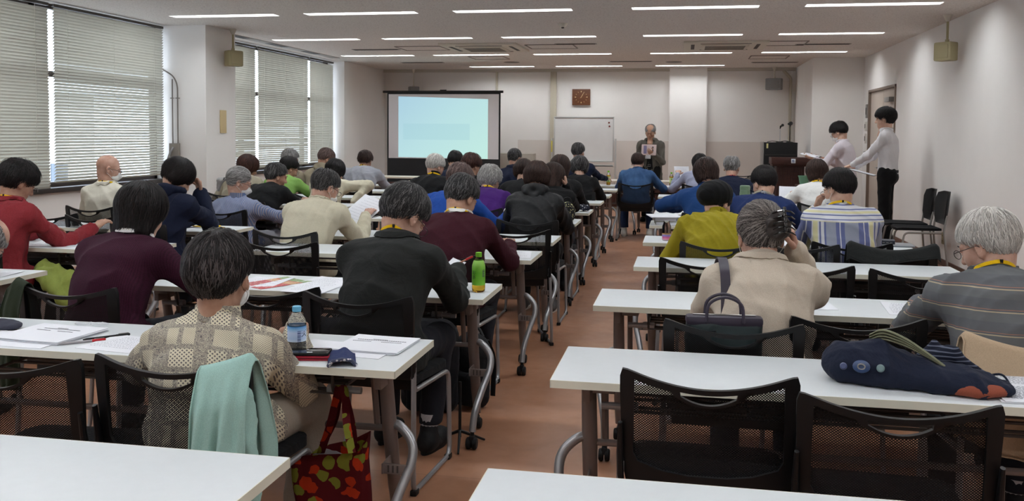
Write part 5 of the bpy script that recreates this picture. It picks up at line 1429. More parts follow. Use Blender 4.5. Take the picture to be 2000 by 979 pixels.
PP['papergrey'] = person('black-haired person in a lavender grey shirt reading a sheet in the front row', 0.222, 12.850, 1.202, sk='b', hair=('bob', 'black'), top='lavender_shirt', pants='dark_trousers', detail=1, hp=26, hy=10, w=1.05, armL={'h': (-.30, .36, .90), 'f': (0, 1, .5), 'c': (.6, .6, .5)})
PP['bluejacket'] = person('person with a rounded dark bob in a bright blue jacket, elbow out to the aisle', 0.193, 8.150, 1.262, sk='b', hair=('bob', 'brown'), top='blue_jacket_cloth', pants='dark_trousers', detail=1, hp=28, hy=10, w=1.12, collar=('stand', 'blue_jacket_cloth'), coat=.026, armL={'h': (-.20, .46, .78), 'p': (-1, -.1, -.1)}, rz=6)
PP['baldred'] = person('grey-haired balding person with a red strap over a dark top', 0.527, 10.310, 1.232, sk='c', hair=('thin', 'grey'), top='navy_cloth', pants='dark_trousers', detail=1, hp=16, hy=-14, w=1.12, lan='red_strap', collar=('crew', 'navy_cloth'))
PP['beret'] = person('person in a black beret and mask with a mustard yellow linen blouse', 0.225, 6.210, 1.154, sk='b', hair=('beret', 'softblack'), top='mustard_linen', pants='dark_trousers', detail=2, hp=24, hy=-40, hr=-6, w=1.16, mask=True, collar=('stand', 'mustard_linen'), coat=.028, wr=.006, rz=0, armL={'h': (-.22, .50, .79), 'p': (-.5, -.2, -1), 'f': (-.3, 1, .1), 'c': (.8, .8, .5)}, dx=-.01)
PP['navyyoung'] = person('young black-haired person with glasses in a navy knit, looking left', 0.631, 7.410, 1.221, sk='b', hair=('short', 'black'), top='navy_blue_knit', pants='dark_trousers', detail=2, hp=26, hy=42, w=1.16, glasses=True, collar=('shirt', 'grey_shirt'), coat=.022, rz=-12, armR={'h': (.30, .48, .765)}, lan='khaki_coat')
PP['claw'] = person('person in a beige jacket with a black claw hair clip, hand raised to the head', 0.311, 3.750, 1.191, sk='c', hair=('updo', 'mixed'), hs=1.06, top='beige_jacket_cloth', pants='dark_trousers', detail=2, hp=20, hy=8, w=1.04, mask=True, collar=('suit', 'beige_jacket_cloth'), coat=.026, wr=.004,
    armL={'h': (-.15, .50, .765), 'p': (-.45, -.3, -1)}, armR={'h': (.14, .33, .99), 'p': (.42, .30, -1), 'f': (-.25, -.1, 1), 'n': (-1, 0, -.2), 'c': (.9, 1.0, .6)})
PP['whitetop'] = person('person with a light brown bob in a white top and yellow lanyard at the right', 1.348, 9.730, 1.222, sk='b', hair=('bob', 'brown'), top='white_cloth', pants='dark_trousers', detail=1, hp=22, hy=14, w=.98, lan=yl, collar=('crew', 'white_cloth'), armL={'h': (-.24, .40, .82)})
PP['striped'] = person('person in a blue and white striped shirt and mask, chin propped on a hand', 1.011, 6.250, 1.246, sk='b', hair=('short', 'black'), top='striped_blue_shirt', pants='dark_trousers', detail=2, hp=22, hy=36, hr=4, w=1.16, mask=True, glasses=True, collar=('shirt', 'striped_blue_shirt'), lan=yl, coat=.022, wr=.005,
    armL={'h': (-.12, .38, .95), 'p': (-.3, .35, -1), 'f': (.3, -.1, 1), 'n': (.8, -.6, 0), 'c': (.7, .8, .5)}, dx=-.06, rz=2)
PP['greyman'] = person('white-haired person with glasses in a grey horizontally striped sweater at the right edge', 1.130, 3.650, 1.191, sk='c', hair=('short', 'white'), top='grey_striped_sweater', pants='dark_trousers', detail=2, hp=24, hy=44, w=1.14, glasses=True, collar=('shirt', 'grey_striped_sweater'), lan=yl, coat=.024, wr=.004, rz=2)
# standing figures
PP['presenter'] = person('balding person in a dark grey jacket standing at the front, reading from a booklet', -.55, 15.25, 1.63, rz=172, stand=True, sk='a', hair=('fringe', 'grey'), top='olive_grey_coat', pants='deep_black_cloth', detail=2, lean=.05, hp=22, w=1.02, collar=('suit', 'olive_grey_coat'), hem=.26, coat=.022,
    armL={'h': (-.11, .29, 1.13), 'p': (-.35, -.3, -1), 'f': (.6, .6, .3), 'n': (.2, -1, .3), 'c': (.6, .7, .5)}, armR={'h': (.08, .23, 1.14), 'p': (.35, -.3, -1), 'f': (-.5, .7, .3), 'n': (-.2, -1, .3), 'c': (.6, .7, .5)})
PP['maskman'] = person('young person in a white shirt and mask standing by the wall with an open book', 2.07, 12.9, 1.66, rz=62, stand=True, sk='b', hair=('fluffy', 'black'), top='lilac_white_shirt', pants='deep_black_cloth', detail=2, lean=.10, hp=34, w=1.08, mask=True, glasses=True, collar=('shirt', 'lilac_white_shirt'), coat=.02, sleeve=.8,
    armL={'h': (-.10, .40, 1.14), 'p': (-.8, -.5, -.8), 'f': (.1, 1, .1), 'n': (0, 0, 1), 'c': (.3, .4, .4)}, armR={'h': (.12, .38, 1.14), 'p': (.8, -.5, -.8), 'f': (-.1, 1, .1), 'n': (0, 0, 1), 'c': (.3, .4, .4)})
PP['youngman'] = person('tall young person in a white shirt and black trousers standing against the right wall', 2.41, 11.72, 1.83, rz=70, stand=True, sk='b', hair=('mop', 'black'), top='white_shirt', pants='deep_black_cloth', detail=2, lean=.03, hp=6, w=1.02, collar=('shirt', 'white_shirt'), coat=.016, sleeve=.95,
    armL={'h': (-.06, .46, 1.05), 'p': (-.5, -.9, -.6), 'f': (.1, 1, -.3), 'n': (.3, 0, -1), 'c': (.6, .7, .5)}, armR={'h': (.10, .40, 1.06), 'p': (.6, -.8, -.6), 'f': (-.1, 1, -.2), 'n': (-.3, 0, -1), 'c': (.6, .7, .5)})
# ================================================================== CHAIRS UNDER THE PEOPLE
SEATED = {
 'patterned': 'the paisley shirt, with a mint jacket hung on it', 'suit': 'the charcoal jacket writer', 'maroonman': 'the man in the maroon sweater', 'maroonwoman': 'the plum sweater, with a dark green jacket hung on it',
 'red': 'the red linen shirt', 'edge': 'the masked grey-haired person at the left edge', 'polo': 'the bald man in the pale polo', 'hoodie': 'the navy hoodie', 'ponytail': 'the grey ponytail', 'cream': 'the cream jacket',
 'blacktee': 'the loose black tee', 'redbrown': 'the red-brown hair by the far window', 'green': 'the light green tee', 'greyglasses': 'the tall grey-haired person by the far window', 'beigehood': 'the beige hooded jacket',
 'bobjacket': 'the black bob in a pale jacket', 'greyshirt': 'the grey pleated shirt', 'whitehair': 'the white-haired person in black', 'redcollar': 'the navy top with a red strap below the screen', 'brownhair': 'the full brown hair turned right',
 'blue': 'the cobalt sweater', 'purple': 'the purple sweater', 'navysuit': 'the navy suit', 'windbreaker': 'the black windbreaker', 'p25': 'the hidden person in black behind the bowl cut', 'p26': 'the long brown hair with raised hand',
 'brownbob': 'the ochre scarf', 'greybob': 'the dark grey bob at the aisle', 'navyman': 'the tall person before the whiteboard', 'denim': 'the denim jacket in the front row', 'papergrey': 'the lavender shirt reading a sheet',
 'bluejacket': 'the bright blue jacket', 'baldred': 'the balding person with a red strap', 'beret': 'the mustard blouse', 'navyyoung': 'the young person in navy knit', 'claw': 'the beige jacket and claw clip', 'whitetop': 'the white top',
 'striped': 'the blue and white striped shirt', 'greyman': 'the grey striped sweater, with a beige jacket hung on it'}
CHR = {}
for k, d in SEATED.items():
    r = PP[k]['root']; a = r.rotation_euler.z
    off = .07; CHR[k] = chair(r.location.x+{'claw': -.13}.get(k, 0), r.location.y+off, math.degrees(a)*.6, 'black mesh-backed chair under '+d)
for x, y, rz, lb in [
    (-1.93, 2.52, 4, 'empty black mesh-backed chair cut by the left edge behind the nearest table'),
    (.078, 2.78, 0, 'empty black mesh-backed chair at the navy bag table, the left one of two'),
    (.545, 2.63, -2, 'empty black mesh-backed chair directly behind the navy cloth bag'),
    (.60, 3.67, 6, 'empty black mesh-backed chair between the beige jacket and the grey striped sweater'),
    (.135, 5.12, -3, 'empty black mesh-backed chair nearest the aisle, behind the mustard blouse row'),
    (.60, 5.02, 4, 'empty black mesh-backed chair half hidden by the raised beige arm'),
    (1.17, 4.95, -4, 'empty black mesh-backed chair in front of the dark jacket chair'),
    (.72, 5.98, -5, 'empty black mesh-backed chair between the mustard blouse and the striped shirt'),
    (1.25, 5.98, -3, 'black mesh-backed chair draped with a dark jacket, right of the striped shirt'),
    (-1.76, 3.80, 6, 'empty black mesh-backed chair left of the charcoal jacket writer'),
    (-2.38, 5.28, 4, 'empty black mesh-backed chair two rows ahead of the paisley shirt'),
    (-1.20, 6.26, 20, 'empty black mesh-backed chair turned askew before the windbreaker'),
    (-4.98, 6.48, 20, 'empty black mesh-backed chair turned askew beside the red shirt'),
    (-4.43, 6.45, -6, 'empty black mesh-backed chair left of the navy hoodie'),
    (-4.50, 8.55, 6, 'empty black mesh-backed chair just left of the ponytail, near the column'),
    (-4.36, 7.35, -6, 'empty black mesh-backed chair between the pale polo and the ponytail'),
    (-4.02, 10.8, 6, 'empty black mesh-backed chair beside the beige hood at the far window'),
    (-.86, 15.62, 180, 'black mesh-backed chair on the far side of the front desks by the standing speaker'),
    (.98, 15.62, 176, 'black mesh-backed chair on the far side of the front desks near the lectern'),
    (-2.75, 2.35, 0, 'black mesh-backed chair outside the view left of the nearest rows'),
    (1.18, 8.35, 4, 'empty black mesh-backed chair beside the young person in navy')]:
    if 'outside' in lb: continue
    CHR[lb] = chair(x, y, rz, lb)
# two solid-back chairs by the wall
def wall_chair(x, y, rz, lb):
    t = empty('stacking_chair', (x, y, 0), math.radians(rz), lb, 'chair', 'solid-backed chairs by the right wall')
    so = [(-.2, -.2), (.2, -.2), (.215, .2), (.15, .235), (-.15, .235), (-.215, .2)]
    bm = BM(); plate(bm, so, [], .05, lambda u, v, w: Vector((u, v, .45-.02*(u/.2)**2*-1+w)), .022); obj('seat', bm, M_SEAT, t, smooth=60)
    bo = [(-.17, .52), (.17, .52), (.205, .60), (.215, .78), (.19, .85), (.1, .87), (-.1, .87), (-.19, .85), (-.215, .78), (-.205, .60)]
    bm = BM(); plate(bm, bo, [], .04, lambda u, v, w: Vector((u, -.225-.05*(1-(u/.2)**2)-.1*(v-.5)+w, v)), .018); obj('backrest', bm, M_BLACK, t, smooth=60)
    for s in (-1, 1):
        bm = BM(); tube(bm, rounded([(s*.2, -.25, .62), (s*.205, -.22, .45), (s*.225, -.27, .012)], .05), .011); obj('leg', bm, M_CHROME, t)
        bm = BM(); tube(bm, rounded([(s*.2, -.2, .43), (s*.205, .17, .43), (s*.225, .24, .012)], .05), .011); obj('leg', bm, M_CHROME, t)
    return t
wall_chair(2.50, 10.95, 88, 'black solid-backed chair against the right wall, the further of two')
wall_chair(2.50, 10.42, 90, 'black solid-backed chair against the right wall, the nearer of two')
# ================================================================== THINGS ON TABLES
M_PAPER = plain('paper', (226, 228, 234), .8, .2)
M_INK = plain('printed_ink', (70, 72, 84), .8)
M_INKL = plain('pale_ink', (150, 154, 164), .8)
TT = .7005
def papers(x, y, z, rz, n, label, name='printed_sheet', title=False, w=.21, h=.297, dense=0, mat=None, tilt=None):
    t = empty(name, (x, y, z), math.radians(rz), label, 'paper')
    if tilt: t.rotation_euler = (math.radians(tilt[0]), math.radians(tilt[1]), math.radians(rz))
    bm = BM(); rr = random.Random(int(x*1000)+int(y*77))
    for i in range(n):
        a = rr.uniform(-.03, .03) if n > 1 else 0; dx = rr.uniform(-.004, .004) if n > 1 else 0
        M4 = Matrix.Translation((dx, dx, 0)) @ Matrix.Rotation(a, 4, 'Z')
        k = 8; z0 = i*.0018
        def zz(u, v): return z0+.0035*(u*u)*(v*.5+.5) if n == 1 else z0+.001*u*u
        g = [[(bm.verts.new(M4 @ Vector((-w/2+w*p/k, -h/2+h*q/k, zz(p/k*2-1, q/k*2-1)))), bm.verts.new(M4 @ Vector((-w/2+w*p/k, -h/2+h*q/k, zz(p/k*2-1, q/k*2-1)+.0012)))) for q in range(k+1)] for p in range(k+1)]
        for p in range(k):
            for q in range(k):
                bm.faces.new((g[p][q][1], g[p+1][q][1], g[p+1][q+1][1], g[p][q+1][1])); bm.faces.new((g[p][q][0], g[p][q+1][0], g[p+1][q+1][0], g[p+1][q][0]))
        for p in range(k):
            for A, B in ((g[p][0], g[p+1][0]), (g[p+1][k], g[p][k]), (g[0][p+1], g[0][p]), (g[k][p], g[k][p+1])): bm.faces.new((A[0], B[0], B[1], A[1]))
    sh = obj('sheet', bm, mat or M_PAPER, t, smooth=60)
    bm = BM(); zt = (n-1)*.0018+.0022
    if title:
        for yy, n_, hh, x0 in ((.062, 9, .0052, -.032), (.047, 22, .0072, -.080), (.020, 11, .0055, -.088), (.020, 12, .0055, .006)):
            for k in range(n_):
                xx = x0+k*hh*1.02+.002; b_ = hh*.38
                box(bm, xx, xx+hh*.8, yy, yy+hh*.18, zt, zt+.0004); box(bm, xx, xx+hh*.8, yy+hh*.6, yy+hh*.78, zt, zt+.0004); box(bm, xx+b_*rr.random(), xx+b_*rr.random()*.6+hh*.35, yy-hh*.1, yy+hh*.95, zt, zt+.0004)
        o = obj('printed_title', bm, M_INK, sh)
    elif dense:
        for k in range(dense):
            yy = h/2-.03-k*(h-.06)/dense; x0 = -w/2+.02; x1 = w/2-.02-rr.random()*.06
            while x0 < x1:
                L = rr.uniform(.003, .010); box(bm, x0, x0+L, yy, yy+.0018, zt, zt+.0003); x0 += L+rr.uniform(.002, .007)
        obj('printed_text', bm, M_INKL, sh)
    else: bm.free()
    return t
papers(-1.05, 3.005, TT, -78-8, 5, 'stack of white printed programmes with a title on the table right of the water bottle', 'programme_stack', True, .21, .29)
for o_ in [o for o in COL.objects if o.name.startswith('programme_stack')]: o_.rotation_euler.z = math.radians(-4); o_.scale = (1.15, .80, 1)
t = papers(-2.26, 2.90, TT, -6, 6, 'stack of white printed programmes at the left, under the red pen', 'programme_stack', True, .29, .25)
papers(-2.33, 2.815, TT, -3, 1, 'blank white sheet peeking out beneath the left programme stack', w=.36, h=.20)
papers(-1.90, 2.83, TT, -8, 1, 'white sheet covered in handwritten notes left of the paisley shirt', 'note_sheet', dense=9, w=.27, h=.21)
papers(-1.14, 2.93, TT, -6, 1, 'white sheet lying under the right programme stack', w=.34, h=.18)
papers(-1.98, 4.15, TT, -30, 1, 'red and green leaflet on the table behind the empty chair', 'leaflet', mat=None, dense=5)
def mk_leaflet():
    m, n, p = base_mat('leaflet_print'); v = coord(n, 'Generated'); sep = N(n, 'ShaderNodeSeparateXYZ'); n.links.new(v, sep.inputs[0])
    r = ramp(n, sep.outputs[1], [(0, (180, 60, 66)), (.55, (176, 70, 66)), (.56, (196, 150, 110)), (.75, (190, 90, 80)), (.8, (120, 150, 96)), (1, (150, 170, 120))], 'CONSTANT')
    t = N(n, 'ShaderNodeTexNoise', Scale=14.0); n.links.new(v, t.inputs['Vector']); c = mixc(n, math_(n, 'MULTIPLY', math_(n, 'GREATER_THAN', t.outputs[0], .6), .5), r.outputs[0], (226, 210, 180)); n.links.new(c, p.inputs['Base Color']); return m
for o_ in COL.objects:
    if o_.name == 'leaflet':
        o_.children[0].data.materials[0] = mk_leaflet()
papers(-1.76, 4.22, TT, -12, 1, 'white leaflet with coloured pictures beside the red and green one', 'leaflet', dense=12)
papers(-1.73, 4.07, TT, -4, 2, 'white sheets tucked before the charcoal jacket', dense=8)
papers(-1.02, 5.47, TT, 8, 1, 'white printed sheet on the aisle end of the maroon sweater table', dense=5)
papers(-4.05, 5.27, TT, 20, 2, 'crumpled bluish sheet on the table right of the red shirt', dense=8, w=.3)
papers(-3.85, 5.33, TT, -20, 1, 'white sheet on top of the crumpled one beside the red shirt', dense=10)
papers(-3.5, 4.02, TT, 5, 1, 'white sheet on the table end at the left edge', dense=4)
papers(-3.78, 6.40, TT, -10, 1, 'white sheet before the navy hoodie', dense=8)
papers(-2.05, 4.16+.0, TT, 0, 1, 'white sheet before the plum sweater', dense=8)
papers(-3.98, 12.4, TT, 10, 2, 'white sheets on the table before the grey pleated shirt', dense=6)
papers(-3.62, 10.0, TT, 8, 2, 'white sheets before the black bob in a pale jacket', dense=6)
papers(-1.9, 6.4, TT, -8, 1, 'white sheet on the table beside the cream jacket', dense=6)
papers(1.02, 2.96, TT, -14, 1, 'large white printed sheet at the right edge of the navy bag table', dense=26, w=.30, h=.21)
papers(1.05, 2.84, TT, 2, 3, 'white printed sheets in front at the right edge of the navy bag table', dense=30, w=.30, h=.20)
papers(.98, 4.15, TT, -4, 1, 'white printed sheet before the grey striped sweater', dense=16)
papers(.55, 4.20, TT, 6, 1, 'sheet with a yellow marked line, right of the beige jacket', dense=5)
papers(.30, 6.62, TT, 0, 1, 'white sheet before the mustard blouse', dense=8)
papers(.62, 6.52, TT, -12, 1, 'white sheet under the black pen between mustard blouse and striped shirt', dense=4)
papers(.05, 13.40, TT, 0, 2, 'white sheets on the front row table between denim and lavender shirts', dense=4)
papers(-.02, 13.15, .885, 8, 1, 'white sheet held up by the lavender shirt in the front row', dense=12, tilt=(62, 0), h=.26)
papers(1.175, 10.15, .83, -6, 1, 'white sheet held open by the white top', dense=6, tilt=(38, 0), w=.30, h=.22)
_h = PP['cream']; _w = _h['root'].matrix_basis @ (Vector(_h['arms'][1][2])+Vector((-.08, .10, .03)))
papers(_w.x, _w.y, _w.z, -26, 1, 'white sheet held out by the cream jacket', dense=9, tilt=(34, 12), w=.25, h=.31)
r_ = PP['suit']; 
_h = PP['suit']; _n = _h['root'].matrix_basis @ (Vector(_h['arms'][1][2])+Vector((-.05, .08, .0)))
papers(_n.x, _n.y, max(_n.z, .78), -30, 1, 'small white note in the hand of the charcoal jacket writer', 'note_card', w=.09, h=.12, tilt=(35, 10))
def pen(x, y, z, rz, label, mats, L=.14, tilt=0):
    t = empty('pen', (x, y, z+.005), math.radians(rz), label, 'pen')
    if tilt: t.rotation_euler = (0, math.radians(-tilt), math.radians(rz))
    bm = BM(); tube(bm, [(-L*.5, 0, 0), (-L*.42, 0, 0), (L*.2, 0, 0)], [.0015, .0045, .0045], 10); obj('barrel', bm, mats[0], t)
    bm = BM(); tube(bm, [(L*.2, 0, 0), (L*.48, 0, 0), (L*.5, 0, 0)], [.0052, .0052, .003], 10); cp = obj('cap', bm, mats[1], t)
    bm = BM(); box(bm, L*.25, L*.47, -.0015, .0015, .005, .0075, .001); obj('clip', bm, M_CHROME, cp)
M_RED = plain('red_plastic', (186, 24, 36), .3); M_CLEARISH = plain('grey_clear_plastic', (150, 146, 150), .2)
pen(-2.07, 2.815, TT, 42, 'red and clear pen lying beside the left programme stack', (M_CLEARISH, M_RED), .15)
pen(-2.035, 2.90, TT, 48, 'thin black pen lying along the edge of the left programme stack', (M_RUBBER, M_BLACK), .16)
pen(.60, 6.50, TT+.004, 30, 'black pen on the sheet near the striped shirt', (M_RUBBER, M_BLACK), .16)
pen(_n.x+.05, _n.y-.02, max(_n.z, .78)+.03, 20, 'pen in the hand of the charcoal jacket writer', (plain('wood_pen', (170, 120, 100), .5), M_RED), .13, 25)
# ---- bottles
def clear(name, c, rough=.03, alpha=None):
    m, n, p = base_mat(name); setc(p, c, rough, .5); p.inputs['Transmission Weight'].default_value = 1.0; p.inputs['IOR'].default_value = 1.33; return m
M_PET = clear('clear_pet', (240, 246, 250)); [x for x in M_PET.node_tree.nodes if x.type == 'BSDF_PRINCIPLED'][0].inputs['IOR'].default_value = 1.10; M_TEA = clear('amber_tea', (222, 176, 60)); [x for x in M_TEA.node_tree.nodes if x.type == 'BSDF_PRINCIPLED'][0].inputs['IOR'].default_value = 1.12
def label_mat(name, c, c2=None):
    m, n, p = base_mat(name); setc(p, c, .35, .5)
    v = coord(n, 'Generated'); sep = N(n, 'ShaderNodeSeparateXYZ'); n.links.new(v, sep.inputs[0])
    r = ramp(n, sep.outputs[2], c2 or [(0, c), (1, c)]); n.links.new(r.outputs[0], p.inputs['Base Color']); return m
def curved_text(s, R, z, size, ang, mat, par, vertical=False, name='label_text'):
    chars = list(s); parts_ = []
    for i, ch in enumerate(chars):
        cu = bpy.data.curves.new('t', 'FONT'); cu.body = ch; cu.size = size; cu.align_x = 'CENTER'; cu.align_y = 'CENTER'; cu.extrude = .0002
        o = bpy.data.objects.new('t', cu); COL.objects.link(o); dg = bpy.context.evaluated_depsgraph_get(); dg.update()
        me = bpy.data.meshes.new_from_object(o.evaluated_get(dg)); bpy.data.objects.remove(o)
        dz = -i*size*1.02 if vertical else 0; dx = 0 if vertical else (i-(len(chars)-1)/2)*size*.9
        for v in me.vertices:
            th = ang+(v.co.x+dx)/R; zz = z+v.co.y+dz; rr = R+.0006+v.co.z
            v.co = Vector((rr*math.cos(th), rr*math.sin(th), zz))
        parts_.append(me)
    bm = BM()
    for me in parts_: bm.from_mesh(me)
    obj(name, bm, mat, par, smooth=None)
M_CAPG = plain('lime_cap', (120, 190, 40), .4); M_CAPB = plain('sky_blue_cap', (110, 186, 220), .4)
LBL_G = label_mat('green_tea_label', (108, 176, 44), [(0, (120, 190, 60)), (.5, (96, 172, 40)), (1, (150, 206, 90))])
LBL_W = label_mat('water_label', (190, 210, 235), [(0, (206, 220, 236)), (.2, (176, 200, 232)), (.6, (190, 206, 236)), (.8, (140, 186, 226)), (1, (70, 140, 206))])
def bottle(x, y, z, R, H, label, kind, rz=0):
    t = empty('drink_bottle', (x, y, z), rz, label, 'bottle')
    cw = .0145
    prof = [(0, .004), (R*.75, 0), (R*.97, .006), (R, .02), (R, .03), (R*.96, .036), (R, .042), (R, H*.62), (R*.98, H*.67), (R*.80, H*.76), (R*.45, H*.855), (cw*.86, H*.885), (cw*.86, H*.98)]
    body = M_PET if kind != 'dark' else plain('dark_bottle', (30, 20, 16), .2)
    bm = BM(); lathe(bm, prof, 32)
    bo = obj('bottle_body', bm, body, t, smooth=50)
    if kind in ('green', 'tea'):
        hz = .05 if kind == 'green' else H*.70
        bm = BM(); lathe(bm, [(0, .006), (R*.9, .004), (R*.96, .02), (R*.955, min(hz, H*.62))] + ([(R*.9, hz)] if hz > H*.62 else []) + [(0, hz)], 28); obj('tea', bm, M_TEA, bo, smooth=50)
    if kind == 'water':
        bm = BM(); lathe(bm, [(0, .006), (R*.93, .006), (R*.96, .02), (R*.95, H*.60), (0, H*.60)], 28); obj('water', bm, M_PET, bo, smooth=50)
    z0, z1 = {'green': (.034, H*.80), 'tea': (.045, H*.60), 'water': (.040, H*.58), 'dark': (.02, H*.62)}[kind]
    lm = {'green': LBL_G, 'water': LBL_W, 'tea': label_mat('pale_tea_label', (206, 214, 150), [(0, (150, 186, 70)), (.3, (214, 220, 170)), (1, (206, 214, 150))]), 'dark': plain('dark_label', (24, 20, 20), .35)}[kind]
    pr = [(R*1.008, z0), (R*1.008, min(z1, H*.62))]
    if z1 > H*.62: pr += [(R*.99, H*.67), (R*.82, H*.765), (R*.72, z1)]
    bm = BM(); lathe(bm, pr, 32); lb = obj('label', bm, lm, bo, smooth=60)
    bm = BM(); lathe(bm, [(cw, H*.885), (cw, H*.995), (cw*.92, H), (0, H)] , 28)
    for k in range(28):
        a = 2*PI*k/28; box(bm, -.0006, .0006, -.0004, .0006, H*.90, H*.985, 0, 0, Matrix.Translation((cw*math.cos(a), cw*math.sin(a), 0)) @ Matrix.Rotation(a, 4, 'Z'))
    obj('cap', bm, {'green': M_CAPG, 'tea': M_CAPG, 'water': M_CAPB, 'dark': plain('tan_cap', (150, 100, 80), .5)}[kind], t)
    view = math.atan2(-y, -x)-rz
    if kind == 'green':
        curved_text('お茶', R, H*.50, .022, view-.75, plain('dark_ink', (20, 40, 20), .6), lb, True)
        bm = BM()
        for i, w_ in enumerate([.002, .001, .003, .001, .002, .002, .001, .003]):
            a = view+.62; zc_ = H*.56-i*.0042
            for q in range(6): 
                th = a+q*.07; box(bm, -.0005, .0007, -.0012, .0012, zc_, zc_+w_, 0, 0, Matrix.Translation((R*1.012*math.cos(th), R*1.012*math.sin(th), 0)) @ Matrix.Rotation(th, 4, 'Z'))
        obj('barcode', bm, M_INK, lb)
    if kind == 'water':
        curved_text('天', R, H*.42, .026, view+.85, plain('navy_ink', (26, 40, 90), .6), lb, True)
        bm = BM()
        for i, w_ in enumerate([.002, .001, .003, .001, .002, .002, .001, .002, .002, .001]):
            zc_ = H*.48-i*.004
            for q in range(5):
                th = view+.10+q*.07; box(bm, -.0005, .0007, -.0012, .0012, zc_, zc_+w_, 0, 0, Matrix.Translation((R*1.012*math.cos(th), R*1.012*math.sin(th), 0)) @ Matrix.Rotation(th, 4, 'Z'))
        obj('barcode', bm, plain('blue_ink', (70, 90, 150), .6), lb)
    if kind == 'tea':
        bm = BM()
        for (a, b_) in [((0, .0), (.012, .03)), ((0, 0), (-.014, .028)), ((0, 0), (.0, .04)), ((0, -.02), (.016, -.002)), ((0, -.02), (-.014, -.004))]:
            P_ = [((R*1.02)*math.cos(view+q[0]/R), (R*1.02)*math.sin(view+q[0]/R), .085+q[1]) for q in (a, ((a[0]+b_[0])/2+.004, (a[1]+b_[1])/2), b_)]
            tube(bm, P_, [.001, .004, .001], 6)
        obj('leaf_print', bm, plain('leaf_green', (110, 160, 40), .6), lb)
bottle(-.945, 4.15, TT, .0315, .188, 'green-labelled tea bottle standing on the aisle end of the third table', 'green')
bottle(-1.285, 2.86, TT, .0315, .158, 'clear water bottle with sky blue cap and blue label beside the paisley shirt', 'water')
bottle(-1.09, 13.42, TT, .031, .215, 'pale-labelled tea bottle on the front row table left of the denim jacket', 'tea')
bottle(-.17, 13.46, TT, .031, .205, 'pale-labelled tea bottle on the front row table right of the denim jacket', 'tea')
bottle(-.095, 15.06, TT, .030, .19, 'dark coffee bottle on the desk before the pillar', 'dark')
bottle(-2.70+.1, 4.22, TT, .0315, .158, 'clear water bottle hidden behind the plum sweater', 'water')
# clear flask with pink base
t = empty('drink_cup', (-.11, 6.50, TT), 0, 'small clear drink bottle with pink and blue print at the mustard blouse table end', 'cup')
bm = BM(); lathe(bm, [(0, .002), (.028, 0), (.031, .01), (.031, .1), (.022, .125), (.02, .14)], 24); obj('cup_body', bm, M_PET, t, smooth=50)
bm = BM(); lathe(bm, [(.0315, .006), (.0315, .05)], 24); obj('printed_band', bm, label_mat('pink_band', (220, 120, 160), [(0, (230, 170, 190)), (.4, (214, 90, 140)), (.7, (120, 130, 210)), (1, (230, 180, 90))]), t)
# ---- phones, pouches
def phone(x, y, z, rz, label, case=None):
    t = empty('smartphone', (x, y, z), math.radians(rz), label, 'phone')
    if case:
        for k in range(2):
            bm = BM(); box(bm, -.078, .078, -.041, .041, k*.008, k*.008+.0065, .003); obj('flip_case', bm, case, t)
    z0 = .016 if case else 0
    bm = BM(); box(bm, -.074, .074, -.037, .037, z0, z0+.009, .003); b_ = obj('phone_body', bm, M_RUBBER, t)
    bm = BM(); box(bm, -.070, .070, -.034, .034, z0+.0088, z0+.0094, .0002); obj('screen', bm, plain('phone_glass', (12, 14, 18), .04, .9), b_)
phone(-1.215, 2.79, TT, 12, 'black smartphone on its red folding case in front of the water bottle', plain('red_case', (150, 20, 44), .5))
phone(-3.58, 7.70, TT, -10, 'dark smartphone on the table before the ponytail')
phone(-2.0, 8.7, TT, 10, 'dark tablet phone before the curly silver hair')
def soft(name, sdf, mat, parent, h=.006): return np_mesh(name, [sdf.mesh(h)], mat, parent)
t = empty('glasses_pouch', (-1.09, 2.775, TT), math.radians(22), 'navy cloth pouch with white pattern, arched open, on the table corner', 'pouch')
bm = BM(); n_ = 14
for k, (off_, mi_) in enumerate(((0, 0),)):
    top_ = []
    for i in range(n_+1):
        u = i/n_*2-1; z_ = .020*(1-u*u)+.004*math.sin(u*6); top_.append([bm.verts.new((u*.045, v, max(z_, 0)+th)) for v in (-.075, -.03, .03, .075) for th in (0, .006)])
    for i in range(n_):
        for j in range(3):
            a, b_ = top_[i], top_[i+1]
            bm.faces.new((a[j*2+1], b_[j*2+1], b_[j*2+3], a[j*2+3])); bm.faces.new((a[j*2], a[j*2+2], b_[j*2+2], b_[j*2]))
        bm.faces.new((top_[i][0], top_[i+1][0], top_[i+1][1], top_[i][1])); bm.faces.new((top_[i][7], top_[i+1][7], top_[i+1][6], top_[i][6]))
    for q in (top_[0], top_[-1]):
        for j in range(3): bm.faces.new((q[j*2], q[j*2+1], q[j*2+3], q[j*2+2]))
    bmesh.ops.recalc_face_normals(bm, faces=bm.faces[:])
obj('pouch_cloth', bm, cloth('pouch_navy', (34, 46, 88)), t)
def mk_sp():
    m, n, p = base_mat('white_flower_print'); v = coord(n); t_ = N(n, 'ShaderNodeTexVoronoi', Scale=90.0); n.links.new(v, t_.inputs['Vector'])
    r = ramp(n, t_.outputs['Distance'], [(.3, (206, 206, 210)), (.45, (44, 52, 82))]); n.links.new(r.outputs[0], p.inputs['Base Color']); MATS['white_flower_print'] = m; return m
mk_sp()
bm = BM(); tube(bm, [(-.046, -.077, .003), (-.03, -.077, .020), (0, -.077, .025), (.03, -.077, .020), (.046, -.077, .003)], .006, 8); obj('pouch_piping', bm, MATS['white_flower_print'], t)
t = empty('cloth_pouch', (-2.56, 2.95, TT), 0, 'dark grey fabric pouch on the table at the left edge', 'pouch')
